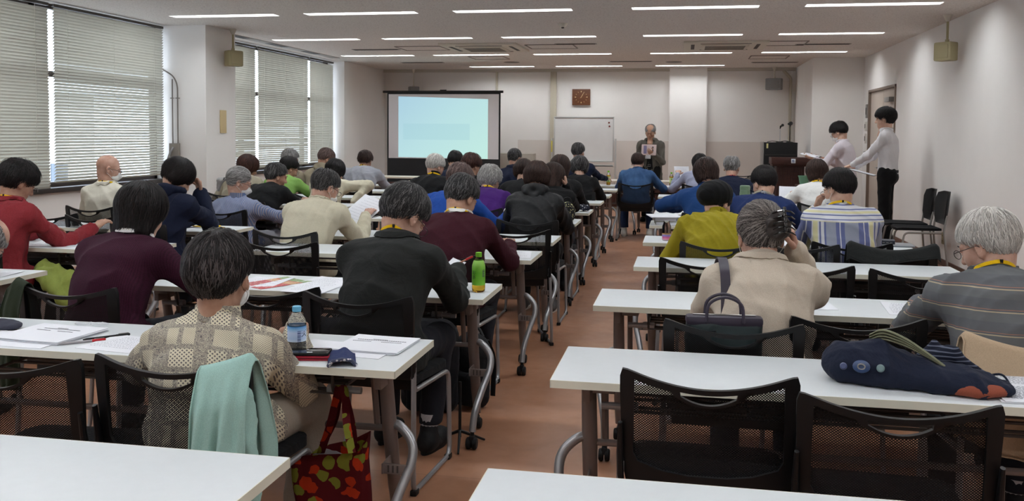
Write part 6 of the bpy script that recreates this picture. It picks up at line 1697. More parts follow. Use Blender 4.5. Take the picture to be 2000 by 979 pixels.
q = Sdf(); q.ell((0, 0, .012), (.13, .05, .022), None, .02); q.ell((.05, .01, .015), (.07, .035, .018), None, .02); q.plane((0, 0, -1), 0); q.post = wrinkles(4, .004, 60); soft('pouch_cloth', q, cloth('slate_cloth', (58, 60, 72)), t)
t = empty('reading_glasses', (-2.22, 3.06, TT), math.radians(10), 'clear plastic-framed glasses above the left programme stack', 'glasses')
bm = BM()
for m_ in (-1, 1): tube(bm, [(m_*.03+.023*math.cos(u), .017*math.sin(u), .012) for u in np.linspace(0, 2*PI, 19)[:-1]], .0022, 6, closed=True); tube(bm, [(m_*.054, 0, .012), (m_*.06, .03, .006), (m_*.02, .06, .004)], .002, 6)
obj('glasses_frame', bm, plain('pale_plastic', (214, 214, 220), .2), t)
# yellow lanyard on table
t = empty('table_lanyard', (-3.62, 6.42, TT), 0, 'yellow lanyard coiled on the table before the navy hoodie', 'lanyard')
bm = BM(); tube(bm, [(.14*math.cos(u)*(1-.04*u), .045*math.sin(u)*(1-.05*u), .006+.002*u) for u in np.linspace(0, 12, 60)], .006, 6, squash=(.5, 1.4)); obj('lanyard_cord', bm, MATS['yellow_lanyard'], t)
# devices at the right
t = empty('laptop', (1.40, 6.60, TT), math.radians(-4), 'closed silver laptop on the table end right of the striped shirt', 'laptop')
bm = BM(); box(bm, -.16, .16, -.10, .10, 0, .010, .003); obj('laptop_body', bm, plain('laptop_grey', (128, 134, 140), .35, .5, .4), t)
t = empty('portable_drive', (1.37, 6.61, TT+.0115), math.radians(-10), 'black flat boxy device lying on the closed laptop', 'device')
bm = BM(); box(bm, -.075, .075, -.05, .05, 0, .026, .005); d_ = obj('device_case', bm, plain('dark_slate_plastic', (40, 46, 58), .5), t)
bm = BM()
for k in range(4): box(bm, -.03+k*.024, -.014+k*.024, -.052, -.049, .008, .013)
obj('port', bm, M_CHROME, d_)
# books and papers at the row six aisle end
for k, (w_, h_, c, lb) in enumerate([(.2, .27, (150, 152, 140), 'grey-green book lowest in the stack at the aisle end before the blue jacket'), (.18, .25, (176, 176, 168), 'pale book in the middle of the stack before the blue jacket')]):
    t = empty('book', (-.13, 7.72, TT+k*.031), math.radians(5-k*8), lb, 'book')
    bm = BM(); box(bm, -w_/2, w_/2, -h_/2, h_/2, 0, .003, .001); box(bm, -w_/2, w_/2, -h_/2, h_/2, .027, .030, .001); box(bm, -w_/2, -w_/2+.003, -h_/2, h_/2, 0, .03, .001); obj('book_cover', bm, plain('book%d' % k, c, .6), t)
    bm = BM(); box(bm, -w_/2+.003, w_/2-.005, -h_/2+.004, h_/2-.004, .003, .027); obj('pages', bm, M_PAPER, t)
papers(-.15, 7.72, TT+.0625, 12, 4, 'loose white papers on top of the book stack before the blue jacket', dense=6, w=.26, h=.3)
# green seat bottle-like thing : pale green flask on the blue row
t = empty('flask', (.56, 8.55, TT), 0, 'pale green tall flask standing between the blue jacket and the navy knit', 'flask')
bm = BM(); lathe(bm, [(0, 0), (.045, 0), (.048, .01), (.048, .22), (.044, .25), (0, .252)], 28); obj('flask_body', bm, plain('sage_green', (118, 146, 118), .4), t)
bm = BM(); lathe(bm, [(.046, .252), (.046, .285), (.04, .292), (0, .292)], 28); obj('flask_lid', bm, plain('sage_green', (0, 0, 0)), t)
# ---- polka dot bag and scarf
def mk_dots(name, base, dot, sc, rnd=1.0, th=.25):
    m, n, p = base_mat(name); setc(p, base, .8, .3); v = coord(n); vo = N(n, 'ShaderNodeTexVoronoi', Scale=float(sc), Randomness=rnd); n.links.new(v, vo.inputs['Vector'])
    c = mixc(n, math_(n, 'LESS_THAN', vo.outputs['Distance'], th), base, dot); n.links.new(c, p.inputs['Base Color']); MATS[name] = m; return m
t = empty('polka_dot_bag', (-.975, 7.70, TT), 0, 'round black bag with white and yellow dots on the table end beside the windbreaker', 'bag')
q = Sdf(); q.ell((0, 0, .085), (.068, .055, .088), None, .02); q.ell((0, 0, .04), (.064, .055, .05), None, .03); q.plane((0, 0, -1), 0); q.post = wrinkles(9, .005, 60); soft('bag_body', q, mk_dots('polka', (18, 18, 20), (210, 206, 150), 75, 1, .28), t)
bm = BM(); tube(bm, catmull([(-.04, 0, .155), (-.02, 0, .20), (.02, 0, .20), (.04, 0, .155)]), .006, 8); obj('bag_handle', bm, M_RUBBER, t)
t = empty('scarf', (-1.0, 8.76, TT), 0, 'crumpled navy and white patterned scarf on the table end', 'scarf')
q = Sdf()
for k in range(9): a = k*.7; q.rc((.10*math.cos(a*1.3)-.01, .05*math.sin(a), .025+.012*(k % 3)), (.10*math.cos(a*1.3+.9), .05*math.sin(a+1.2), .025+.014*((k+1) % 3)), .024, .018, .012)
q.plane((0, 0, -1), 0); q.post = wrinkles(11, .006, 90); soft('scarf_cloth', q, mk_dots('scarfprint', (36, 38, 52), (176, 176, 180), 40, 1, .33), t)
t = empty('cloth_bundle', (-3.75, 12.38, TT), 0, 'beige floral cloth bundle on the table before the grey shirt', 'bag')
q = Sdf(); q.ell((0, 0, .03), (.2, .11, .045), None, .03); q.ell((.1, .02, .05), (.1, .09, .04), None, .03); q.plane((0, 0, -1), 0); q.post = wrinkles(12, .008, 50); soft('bundle_cloth', q, mk_dots('floral_beige', (186, 178, 160), (120, 96, 90), 38, 1, .22), t)
# ---- navy cloth bag with buttons
t = empty('cloth_bag', (.66, 2.87, TT), math.radians(-11), 'navy patchwork cloth bag with buttons and rust patch lying on the table', 'bag')
q = Sdf(); M_NB = cloth('navy_bag_cloth', (26, 32, 50), fold=.6)
q.ell((-.10, 0, .050), (.135, .085, .075), None, .04); q.ell((.05, 0, .036), (.19, .085, .05), None, .05); q.ell((.18, -.01, .022), (.12, .075, .032), None, .04); q.rc((-.19, .0, .07), (-.06, .0, .105), .022, .02, .04); q.plane((0, 0, -1), 0, .01); q.post = wrinkles(15, .007, 28, (1, 1, 1))
soft('bag_body', q, M_NB, t, .006)
q = Sdf(); q.ell((.175, -.012, .021), (.118, .078, .033), None, .04); q.plane((0, 0, -1), -.002, .004); q.plane((-1, -.3, .6), -.085, .004); q.plane((0, .35, 1), .028, .004); q.post = wrinkles(15, .003, 28); soft('rust_patch', q, cloth('rust_linen', (140, 74, 56)), t, .005)
for (bx, bz, rr_, c, nm) in ((-.165, .062, .0105, (62, 72, 108), 'small slate blue button'), (-.115, .066, .019, (44, 66, 104), 'large blue oval button'), (-.062, .066, .0115, (104, 128, 130), 'grey-green button')):
    bm = BM(); lathe(bm, [(0, .008), (rr_*.7, .0078), (rr_, .004), (rr_, 0)], 20, sx=1.3 if rr_ > .015 else 1); me = bpy.data.meshes.new('button'); bm.to_mesh(me); bm.free(); auto_smooth(me)
    me.transform(Matrix.Translation((bx, -.089+.03*abs(bx+.1)-.001, bz)) @ Matrix.Rotation(PI/2-.35, 4, 'X')); b_ = link('button', me, plain('btn%d' % int(c[0]), c, .4), t, label=nm)
    if rr_ > .015:
        bm = BM(); tube(bm, [(bx+.010*math.cos(u), -.099, bz+.002+.008*math.sin(u)) for u in np.linspace(0, 2*PI, 17)[:-1]], .0022, 6, closed=True); obj('eyelet', bm, M_CHROME, b_)
bm = BM()
for k in range(4):
    o_ = k*.009; tube(bm, catmull([(-.09, .02, .118+o_*.9), (-.055, .0, .135+o_), (.0, -.01, .125+o_*.8), (.06, -.015, .100+o_*.4), (.13, -.02, .062)], 6), .0075, 8, squash=(.55, 1.5))
obj('rolled_strap', bm, cloth('khaki_strap', (112, 114, 92)), t)
q = Sdf(); q.rc((.06, .03, .075), (.13, .05, .095), .022, .03, .02); q.rc((.13, .05, .095), (.24, .045, .035), .022, .014, .02); q.rc((.04, .045, .07), (.09, .06, .12), .018, .012, .02); q.post = wrinkles(17, .005, 60); soft('knit_handle', q, MATS['bag_knit_stripe'], t)
bm = BM(); box(bm, .10, .24, -.02, .03, .052, .056, .001, 0, Matrix.Rotation(.22, 4, 'Y') @ Matrix.Translation((-.005, 0, .02))); obj('lining_patch', bm, plain('pale_green_lining', (150, 164, 146), .8), t)
bm = BM(); tube(bm, catmull([(.22, .04, .04), (.27, .045, .05), (.29, .02, .025), (.27, -.01, .03)]), .0035, 6); obj('drawstring', bm, M_NB, t)
# ---- shoulder bag of the beige jacket
R_ = PP['claw']['root']; cx, cy = R_.location.x, R_.location.y
t = empty('shoulder_bag', (cx-.16, cy-.150, .715), math.radians(4), 'dark green and purple leather shoulder bag hanging at the beige jacket back', 'bag')
M_BAGG = plain('dark_green_leather', (44, 56, 58), .5, .4, bstr=.2, bscale=120); M_BAGP = plain('dark_purple_leather', (52, 46, 60), .5, .4)
q = Sdf(); q.boxx((0, 0, .0), (.135, .030, .085), None, .025); q.post = wrinkles(22, .003, 40); soft('bag_body', q, M_BAGG, t)
bm = BM(); box(bm, -.134, .134, -.031, .031, .06, .094, .012); obj('bag_top', bm, M_BAGP, t)
for s in (-1, 1):
    bm = BM(); tube(bm, catmull([(-.065, s*.032, .075), (-.055, s*.034, .14), (0, s*.034, .165), (.055, s*.034, .14), (.065, s*.032, .075)], 6), .0058, 8); obj('handle', bm, M_BAGP, t)
bm = BM(); tube(bm, [(-.11, 0, .096), (.11, 0, .096)], .003, 6); obj('zip', bm, M_CHROME, t)
S_ = PP['claw']; SL_ = S_['arms'][0][0]
lp = [(cx-.215, cy-.12, .74), (cx-.19, cy-.115+.0, .86)]
sx_, sy_, sz_ = cx+SL_[0]*.78, cy+SL_[1], SL_[2]
bm = BM(); pts_ = catmull([(cx-.21, cy-.185, .76), (sx_-.01, sy_-.190, sz_-.12), (sx_, sy_-.135, sz_-.02), (sx_, sy_-.085, sz_+.065), (sx_, sy_+.02, sz_+.098), (sx_-.005, sy_+.10, sz_+.05), (sx_-.02, sy_+.13, sz_-.08)], 6)
tube(bm, [Vector(p_)-Vector((cx-.16, cy-.150, .715)) for p_ in pts_], .0175, 8, squash=(.16, 1)) if False else None
vsA = []
for p_ in pts_:
    p_ = p_-Vector((cx-.16, cy-.150, .715)); vsA.append([bm.verts.new(p_+Vector((d_, 0, 0))) for d_ in (-.018, .018)])
n_ = len(pts_); out_ = []
for i_ in range(n_):
    tg = pts_[min(i_+1, n_-1)]-pts_[max(i_-1, 0)]; nr = Vector((0, -tg.z, tg.y)).normalized()*-.006; out_.append([bm.verts.new(v_.co+(nr if nr.y < 0 or True else -nr)) for v_ in vsA[i_]])
for i_ in range(n_-1):
    a, b_, c_, d_ = vsA[i_], vsA[i_+1], out_[i_+1], out_[i_]
    bm.faces.new((a[0], a[1], b_[1], b_[0])); bm.faces.new((d_[0], c_[0], c_[1], d_[1])); bm.faces.new((a[0], b_[0], c_[0], d_[0])); bm.faces.new((a[1], d_[1], c_[1], b_[1]))
bmesh.ops.recalc_face_normals(bm, faces=bm.faces[:]); obj('shoulder_strap', bm, M_BAGP, t)
# ================================================================== JACKETS ON CHAIR BACKS
def drape(ch, u0, u1, lb_, lf, mat, label, flare=.04, seed=1, fold=.014, name='jacket', sag=0):
    """cloth laid over the chair back from u0 to u1, hanging lb_ behind and lf in front"""
    t = empty(name, ch.location, ch.rotation_euler.z, label, 'jacket')
    rr = random.Random(seed); ph = [rr.random()*6 for _ in range(4)]; nu, nv = 44, 40
    def pt(a, b):
        u = u0+(u1-u0)*a; uc = max(-.225, min(.225, u)); zt = .822+.052*(abs(uc)/.222)**1.9+.006
        yb = chair_map(uc, zt, 0).y; zt = .455+(zt-.485)*.90; s = b*(lb_+lf+.06)-lb_       # arc length: negative = rear side
        over = max(0, abs(u)-.222)
        if s < -.03: d = -s-.03; y = yb-.024-.03*min(1, d/.1); z = zt-d; k = min(1, d/.25)
        elif s > .03: d = s-.03; y = yb+.026+.02*min(1, d/.1); z = zt-d; k = min(1, d/.25)
        else: th = s/.03; y = yb+th*.024; z = zt+.012*math.cos(th*PI/2); k = 0
        q_ = 2.2 if abs(u1-u0) < .3 else 1; f = fold*k*(math.sin(u*46*q_+ph[0]+s*3)+.6*math.sin(u*83*q_+ph[1]-s*5)+.5*math.sin(u*25+ph[2]))/(q_**.5)
        un = u*1.07+(u-(u0+u1)/2)*flare*k*4; z -= over*1.2+sag*k*math.sin(a*PI)
        return Vector((un, y-(f if s < 0 else -f)-(fold*1.6*k if s < 0 else -fold*1.6*k), z+(.02*math.sin(u*12+ph[3]) if b < .04 else 0)))
    bm = BM(); g = [[bm.verts.new(pt(i/nu, j/nv)) for j in range(nv+1)] for i in range(nu+1)]
    for i in range(nu):
        for j in range(nv): bm.faces.new((g[i][j], g[i+1][j], g[i+1][j+1], g[i][j+1]))
    bmesh.ops.recalc_face_normals(bm, faces=bm.faces[:])
    o = obj('jacket_cloth', bm, mat, t, smooth=80); md = o.modifiers.new('thick', 'SOLIDIFY'); md.thickness = .004; md.offset = 0
    bm = BM(); tube(bm, [pt(i/nu, .0)+Vector((0, -.003, .0)) for i in range(nu+1)], .0035, 6); tube(bm, [pt(.0, j/nv)+Vector((0, -.003, 0)) for j in range(nv+1)], .003, 6); obj('hem', bm, mat, o)
    return t
M_MINT = cloth('mint_jacket', (150, 184, 176), fold=.3)
jm = drape(CHR['patterned'], .10, .240, .50, .30, M_MINT, 'mint green jacket hanging over the chair back of the paisley shirt', .03, 3, .028)
q = Sdf(); q.rc((.22, -.29, .70), (.245, -.30, .50), .035, .032, .03); q.rc((.245, -.30, .50), (.25, -.27, .28), .032, .026, .03); q.post = wrinkles(31, .008, 45); soft('jacket_sleeve', q, M_MINT, jm, .008)
M_BJ = cloth('beige_fleece', (176, 154, 128), fold=.3)
drape(CHR['greyman'], -.235, .235, .34, .22, M_BJ, 'beige jacket draped over the chair back of the grey striped sweater', .03, 5, .010)
drape(CHR['maroonwoman'], -.255, -.165, .45, .22, cloth('dark_green_cloth', (38, 46, 32)), 'dark green jacket hanging from the left corner of the plum sweater chair', .10, 6, .016)
drape(CHR['black mesh-backed chair draped with a dark jacket, right of the striped shirt'], -.24, .24, .10, .30, cloth('dark_jacket', (34, 36, 36)), 'dark grey jacket laid across the chair back right of the striped shirt', .02, 7, .008)
rx, ry = PP['red']['root'].location.x, PP['red']['root'].location.y
t = empty('folded_coat', (rx+.36, ry+.02, 0), math.radians(-8), 'chartreuse coat bunched beside the red linen shirt', 'coat')
q = Sdf(); q.rc((-.10, .06, .56), (.16, .04, .50), .070, .060, .06); q.rc((.16, .04, .50), (.24, .0, .32), .06, .05, .05); q.rc((-.02, -.04, .56), (.20, -.06, .40), .05, .05, .05); q.rc((.24, 0, .32), (.25, -.02, .20), .05, .04, .05); q.post = wrinkles(33, .010, 30); soft('coat_cloth', q, cloth('chartreuse_cloth', (122, 132, 62), fold=.4), t, .009)
# ================================================================== BAGS UNDER AND BESIDE THE TABLES
def mk_floral():
    m, n, p = base_mat('floral_bag_print'); setc(p, (110, 26, 32), .8, .2); v = coord(n)
    vo = N(n, 'ShaderNodeTexVoronoi', Scale=24.0); no = N(n, 'ShaderNodeTexNoise', Scale=18.0, Detail=2.0); n.links.new(v, no.inputs['Vector'])
    mx = n.nodes.new('ShaderNodeVectorMath'); mx.operation = 'MULTIPLY_ADD'; n.links.new(no.outputs[1], mx.inputs[0]); mx.inputs[1].default_value = (.05, .05, .05); n.links.new(v, mx.inputs[2]); n.links.new(mx.outputs[0], vo.inputs['Vector'])
    r = ramp(n, vo.outputs['Color'], [(0, (196, 60, 28)), (.35, (196, 60, 28)), (.36, (140, 140, 52)), (.62, (156, 152, 62)), (.63, (98, 24, 30))], 'CONSTANT')
    c = mixc(n, math_(n, 'LESS_THAN', vo.outputs['Distance'], .52), (98, 24, 30), r.outputs[0]); n.links.new(c, p.inputs['Base Color']); MATS['floral_bag_print'] = m; return m
M_FLO = mk_floral()
hx, hy_, hz = -1.10, 2.77, .60
t = empty('tote_bag', (hx, hy_, 0), math.radians(6), 'red floral tote bag hanging by its straps from the table end', 'bag')
bm = BM(); nu, nv = 32, 14; rings_ = []
for j in range(nv+1):
    v = j/nv; z = .05+.36*v; rx_ = .105+.02*v; ry_ = .055-.0*v; ring_ = []
    for i in range(nu):
        a = 2*PI*i/nu; c_, s_ = math.cos(a), math.sin(a); e = .5
        X = rx_*math.copysign(abs(c_)**e, c_); Y = ry_*math.copysign(abs(s_)**e, s_)
        w_ = .010*math.sin(3*a+v*5)*v+.006*math.sin(7*a+2)
        zz = z+(.045*math.cos(a*1)*v**2*1.0)+(.012*math.sin(2*a)*v**3)
        ring_.append(bm.verts.new((X+w_*c_-.02*v, Y+w_*s_, zz)))
    rings_.append(ring_)
for A, B in zip(rings_, rings_[1:]):
    for i in range(nu): bm.faces.new((A[i], A[(i+1) % nu], B[(i+1) % nu], B[i]))
bm.faces.new(rings_[0][::-1]); bmesh.ops.solidify(bm, geom=bm.faces[:], thickness=.003); obj('bag_body', bm, M_FLO, t, smooth=70)
for yy, dx_ in ((-.05, .01), (.05, -.01)):
    bm = BM(); C_ = catmull([(-.055+dx_, yy, .41), (-.02, yy*.5, .50), (.0, yy*.15, .60), (.005, 0, .622), (.02, -yy*.1, .60), (.035, yy*.5, .50), (.05+dx_, yy, .41)], 6)
    V_ = [[bm.verts.new(p_+Vector((o_, o_*.2, 0))) for o_ in (-.0125, .0125)] for p_ in C_]
    for A, B in zip(V_, V_[1:]): bm.faces.new((A[0], A[1], B[1], B[0]))
    bmesh.ops.solidify(bm, geom=bm.faces[:], thickness=.003); obj('strap', bm, M_FLO, t, smooth=70)
q = Sdf(); q.ell((-.03, -.0, .35), (.085, .035, .055), None, .02); q.post = wrinkles(41, .008, 40); soft('lining_flap', q, cloth('grey_lining', (104, 96, 98)), t)
def backpack(x, y, rz, label, c, h=.46, w=.30, d=.17, z0=0):
    t = empty('backpack', (x, y, z0), math.radians(rz), label, 'backpack'); m_ = cloth('pack_%d_%d_%d' % c, c, fold=.6)
    q = Sdf(); q.boxx((0, 0, h*.45), (w/2, d/2, h*.45), None, .07, .02); q.ell((0, 0, h*.80), (w*.42, d*.45, h*.2), None, .05); q.post = wrinkles(int(abs(x)*100), .008, 26); q.plane((0, 0, -1), -.004); soft('pack_body', q, m_, t, .009)
    q = Sdf(); q.boxx((0, -d/2-.015, h*.28), (w*.38, .03, h*.22), None, .025, .02); q.post = wrinkles(7, .004, 40); soft('front_pocket', q, m_, t, .008)
    bm = BM(); tube(bm, catmull([(-.04, .04, h*.92), (0, .05, h*1.02), (.04, .04, h*.92)]), .008, 8); obj('grab_handle', bm, M_RUBBER, t)
    for s in (-1, 1):
        bm = BM(); tube(bm, catmull([(s*w*.25, d/2, h*.88), (s*w*.30, d/2+.05, h*.6), (s*w*.38, d/2+.02, h*.12)]), .014, 8, squash=(.4, 1.3)); obj('shoulder_strap', bm, M_RUBBER, t)
backpack(-1.28, 4.50, 10, 'tall black backpack on the floor under the maroon sweater table', (20, 20, 24), .50)
backpack(-1.08, 4.62, -20, 'slim black bag leaning beside the tall backpack', (26, 26, 28), .40, .2, .12)
backpack(-2.45, 2.42, 10, 'olive black rucksack under the table at the left', (34, 36, 30), .44)
backpack(-2.05, 5.0, 0, 'dark bag under the table behind the empty chair', (30, 30, 36), .36, .34)
backpack(1.15, 5.55, 0, 'dark bag on the floor under the row behind the grey sweater', (34, 32, 34), .36, .34)
t = empty('tripod', (-1.00, 4.02, 0), .4, 'small black folded tripod foot on the floor by the table leg', 'tripod')
for k in range(3):
    a = k*2.1+.3; bm = BM(); tube(bm, [(0, 0, .07), (.13*math.cos(a), .13*math.sin(a), .006)], [.008, .005], 6); obj('leg', bm, M_RUBBER, t)
bm = BM(); tube(bm, [(0, 0, .04), (0, 0, .30)], .007, 8); obj('pole', bm, M_RUBBER, t)
# ================================================================== FRONT OF THE ROOM
t = empty('lectern', (1.72, 15.5, 0), 0, 'dark wood fluted lectern with a small white emblem plate', 'lectern')
bm = BM(); box(bm, -.31, .31, -.24, .24, .985, 1.10, .006); box(bm, -.29, .29, -.20, .22, .955, .985, .004); obj('lectern_top', bm, M_LECT, t)
bm = BM(); box(bm, -.22, .22, -.16, .2, .06, .955, .004)
for k in range(12): tube(bm, [(-.20+k*.0364, -.163, .09), (-.20+k*.0364, -.163, .94)], .011, 8)
obj('fluted_body', bm, M_LECT, t)
bm = BM(); box(bm, -.27, .27, -.21, .22, 0, .06, .005); obj('plinth', bm, M_LECT, t)
bm = BM(); box(bm, -.002, .066, -.247, -.240, 1.008, 1.080, .004); em = obj('emblem_plate', bm, plain('emblem_white', (214, 222, 230), .4), t)
bm = BM()
for (x_, y_, r_) in ((.02, .053, .010), (.037, .057, .008), (.047, .045, .007), (.028, .040, .010)): bmesh.ops.create_uvsphere(bm, u_segments=10, v_segments=6, radius=1, matrix=Matrix.Translation((x_, -.2475, 1.0+y_)) @ Matrix.Diagonal((r_, .0012, r_*.8, 1)))
box(bm, .015, .05, -.249, -.2465, 1.022, 1.028); obj('emblem_mark', bm, plain('emblem_blue', (40, 70, 130), .4), em)
# equipment rack behind the lectern
t = empty('equipment_rack', (1.60, 16.15, 0), 0, 'black audio equipment rack behind the lectern', 'equipment rack')
bm = BM(); box(bm, -.26, .29, -.25, .25, .0, 1.34, .006); rk = obj('rack_case', bm, M_BLACK, t)
bm = BM(); box(bm, -.28, -.262, -.26, .26, .07, 1.35, .003); obj('side_rail', bm, M_CHROME, rk)
bm = BM(); box(bm, -.22, -.19, -.257, -.25, 1.24, 1.32, .001); obj('paper_tag', bm, plain('yellow_tag', (206, 200, 140), .7), rk)
bm = BM()
for z in (1.12, .9, .7, .5): box(bm, -.24, .27, -.256, -.25, z, z+.012, .002)
obj('rack_shelf', bm, M_DARKM, rk)
bm = BM(); tube(bm, catmull([(-.18, .05, 1.345), (-.1, -.05, 1.36), (.02, .02, 1.35), (.1, -.08, 1.365), (.2, 0, 1.35)]), .006, 6); obj('cable', bm, M_RUBBER, t)
def mic(x, label, c, h, big):
    t = empty('microphone_stand', (x, 16.12, 1.34), 0, label, 'microphone')
    bm = BM(); lathe(bm, [(0, 0), (.06, 0), (.06, .008), (.01, .016), (0, .016)], 20); obj('base', bm, M_RUBBER, t)
    bm = BM(); tube(bm, [(0, 0, .01), (0, 0, h)], .007, 8); obj('pole', bm, c, t)
    bm = BM(); tube(bm, [(0, 0, h), (.01, -.03, h+.035)], [.010, .013], 10); tube(bm, [(.0, -.02, h+.03), (.03 if not big else -.03, -.05, h+.05)], [.014, .017], 10); mh = obj('mic_clip', bm, M_RUBBER, t)
    bm = BM(); bmesh.ops.create_uvsphere(bm, u_segments=14, v_segments=10, radius=.024 if not big else .034, matrix=Matrix.Translation((.035 if not big else .01, -.05, h+.055))); obj('mic_head', bm, plain('dark_grille', (34, 34, 36), .6), mh)
mic(1.62, 'microphone on a white stand atop the equipment rack', plain('white_pole', (190, 190, 190), .4), .24, False)
mic(1.78, 'microphone on a black stand atop the equipment rack', M_RUBBER, .27, True)
t = empty('side_table', (2.02-.12, 14.75, 0), 0, 'small brown side table with a green basket right of the lectern', 'side table')
bm = BM(); box(bm, -.16, .16, -.15, .15, .66, .69, .004); obj('table_top', bm, M_LECT, t)
for sx in (-1, 1):
    for sy in (-1, 1): bm = BM(); box(bm, sx*.14-.015, sx*.14+.015, sy*.13-.015, sy*.13+.015, 0, .66, .003); obj('leg', bm, M_LECT, t)
t = empty('basket', (1.86, 14.75, .6905), 0, 'small pale green plastic basket on the side table', 'basket')
bm = BM(); lathe(bm, [(0, .003), (.06, 0), (.085, .13), (.092, .13), (.092, .14), (.08, .14), (.056, .006), (0, .006)], 24); obj('basket_body', bm, plain('mint_plastic', (120, 176, 146), .5), t)
t = empty('red_case', (1.20, 14.92, TT), 0, 'upright red box on the desk beside the lectern', 'box')
bm = BM(); box(bm, -.045, .045, -.06, .06, 0, .13, .006); obj('box_body', bm, plain('deep_red', (150, 22, 34), .5), t)
bm = BM(); box(bm, -.047, .047, -.062, .062, .10, .104, .001); obj('lid_seam', bm, M_SLOT, t)
# things held by the standing people
def world(P, v):
    r = P['root']; return r.matrix_basis @ Vector(v)
P = PP['presenter']; P['root'].matrix_basis
hL, hR = P['arms'][0][2], P['arms'][1][2]
m_ = Vector(hL)+Vector((.085, .045, .075))
wv = world(P, m_)
t = papers(wv.x, wv.y, wv.z, 172-180+3, 2, 'pinkish printed booklet held up by the standing speaker', 'booklet', w=.235, h=.17, dense=9, tilt=(82, 0), mat=plain('pinkish_paper', (206, 186, 184), .7))
sh_ = t.children[0]
bm = BM(); box(bm, -.085, -.035, -.065, .07, .0058, .0064); obj('printed_block', bm, plain('mauve_print', (120, 112, 144), .7), sh_)
bm = BM(); box(bm, .055, .075, .02, .055, .0058, .0064); box(bm, .055, .075, -.03, .005, .0058, .0064); obj('printed_photo', bm, plain('dark_print', (50, 44, 50), .7), sh_)
t = empty('name_badge', world(P, (0.02, .165, 1.085)), math.radians(172), 'white name badge hanging at the standing speaker chest', 'badge')
bm = BM(); box(bm, -.045, .045, -.002, .002, -.03, .03, .002); bb = obj('badge_card', bm, M_PAPER, t)
bm = BM(); box(bm, -.02, .02, -.003, .004, .028, .036, .002); obj('badge_clip', bm, M_RUBBER, t)
P = PP['maskman']; hL, hR = P['arms'][0][2], P['arms'][1][2]; wv = world(P, (Vector(hL)+Vector(hR))/2+Vector((0, .10, .035)))
t = empty('open_book', wv, math.radians(62), 'open white book held by the masked person at the wall', 'book'); t.rotation_euler = (math.radians(12), 0, math.radians(62))
for s in (-1, 1):
    bm = BM()
    n_ = 8; A = [[bm.verts.new((s*i/n_*.15, y_, .012*math.sin(i/n_*PI)*1.0+.004+z_)) for y_, z_ in ((-.105, 0), (-.105, .006), (.105, .006), (.105, 0))] for i in range(n_+1)]
    for a_, b_ in zip(A, A[1:]):
        for k in range(4): bm.faces.new((a_[k], a_[(k+1) % 4], b_[(k+1) % 4], b_[k]))
    bm.faces.new(A[0]); bm.faces.new(A[-1][::-1]); bmesh.ops.recalc_face_normals(bm, faces=bm.faces[:]); obj('pages', bm, M_PAPER, t)
bm = BM(); box(bm, -.155, .155, -.11, .11, -.002, .003, .001); obj('book_cover', bm, plain('tan_cover', (150, 130, 100), .6), t)
P = PP['youngman']; hL = P['arms'][0][2]; wv = world(P, Vector(hL)+Vector((.05, .02, -.05)))
t = empty('clipboard', wv, math.radians(70), 'thin dark clipboard held against the waist of the tall young person', 'clipboard'); t.rotation_euler = (math.radians(14), 0, math.radians(70))
bm = BM(); box(bm, -.11, .11, -.30, .02, -.004, .0, .001); cb = obj('board', bm, plain('dark_board', (60, 44, 44), .5), t)
bm = BM(); box(bm, -.105, .105, -.295, .01, .0002, .004, .001); obj('clipped_paper', bm, M_PAPER, cb)
bm = BM(); box(bm, -.05, .05, .0, .018, .003, .012, .002); obj('clip', bm, M_CHROME, cb)
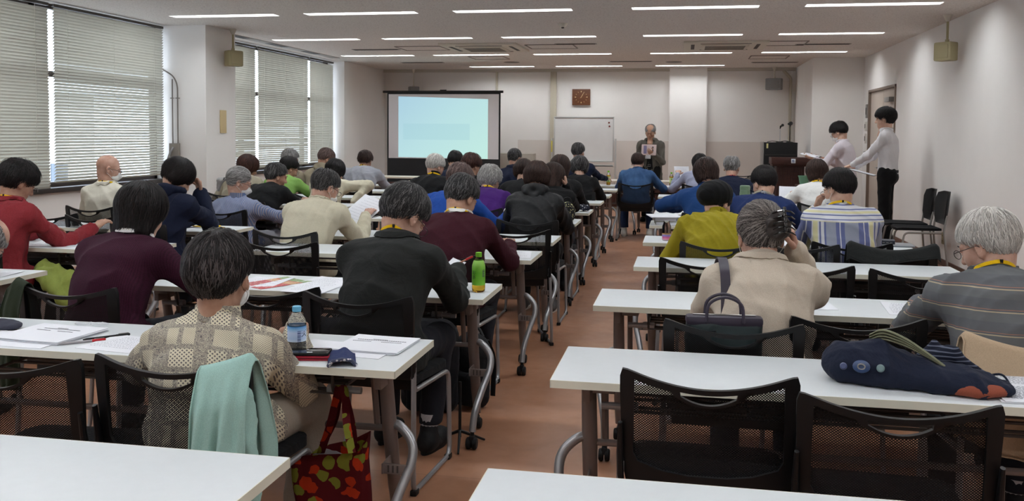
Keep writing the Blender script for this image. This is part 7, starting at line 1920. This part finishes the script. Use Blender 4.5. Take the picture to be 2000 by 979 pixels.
# watch on the mustard sleeve
P = PP['beret']; E_, H_ = Vector(P['arms'][0][1]), Vector(P['arms'][0][2]); c_ = H_*.93+E_*.07; ax = (H_-E_).normalized()
bm = BM(); q_ = ax.to_track_quat('Z', 'Y').to_matrix(); tube(bm, [c_+q_ @ Vector((.029*math.cos(u), .029*math.sin(u), 0)) for u in np.linspace(0, 2*PI, 19)[:-1]], .008, 8, closed=True, squash=(1.2, .5)); obj('wristwatch', bm, plain('grey_metal_strap', (90, 90, 92), .35, .6, .7), P['root'])
# beret
P = PP['beret']; T_ = P['T']
q = Sdf(); q.ell(T_(V3(0, -.040, .052)), V3(.116, .132, .098), T_.R@rotm(.45, 0, 0), .03); nn_ = T_.R@V3(0, .62, -1); nn_ = nn_/np.linalg.norm(nn_); q.plane(nn_, float(nn_@T_(V3(0, 0, -.004))), .016); q.post = wrinkles(51, .003, 40)
np_mesh('beret', [q.mesh(.005)], cloth('black_felt', (14, 14, 16)), P['root'])

# dark shirt and belt showing between the open jacket fronts of the standing speaker
P = PP['presenter']; g_ = P['g']
zs_ = np.linspace(P['C7'][2]-.02, P['P0'][2]-.24, 22); wd_ = np.interp(zs_, [zs_[-1], P['P0'][2]+.1, zs_[0]], [.085, .045, .028])
L_ = []
for sg in (-1, 0, 1):
    Q_ = np.stack([sg*wd_, np.full(22, .5), zs_], 1)
    for _ in range(60):
        d_ = g_.ev(Q_)-.004; Q_[:, 1] -= np.clip(d_, -.02, .02)*.8
    L_.append(Q_)
bm = BM(); G_ = [[bm.verts.new(Vector(p_)) for p_ in q_] for q_ in L_]
for a_, b_ in zip(G_, G_[1:]):
    for i_ in range(21): bm.faces.new((a_[i_], b_[i_], b_[i_+1], a_[i_+1]))
bmesh.ops.recalc_face_normals(bm, faces=bm.faces[:]); bmesh.ops.solidify(bm, geom=bm.faces[:], thickness=.006); obj('shirt_front', bm, MATS['deep_black_cloth'], P['root'])
bm = BM(); yb_ = float(np.interp(P['P0'][2]+.03, zs_[::-1], L_[1][:, 1][::-1])); zb_ = P['P0'][2]+.03
tube(bm, [(-.02, yb_+.010, zb_-.015), (.02, yb_+.010, zb_-.015), (.02, yb_+.010, zb_+.015), (-.02, yb_+.010, zb_+.015)], .004, 6, closed=True); obj('belt_buckle', bm, M_CHROME, P['root'])
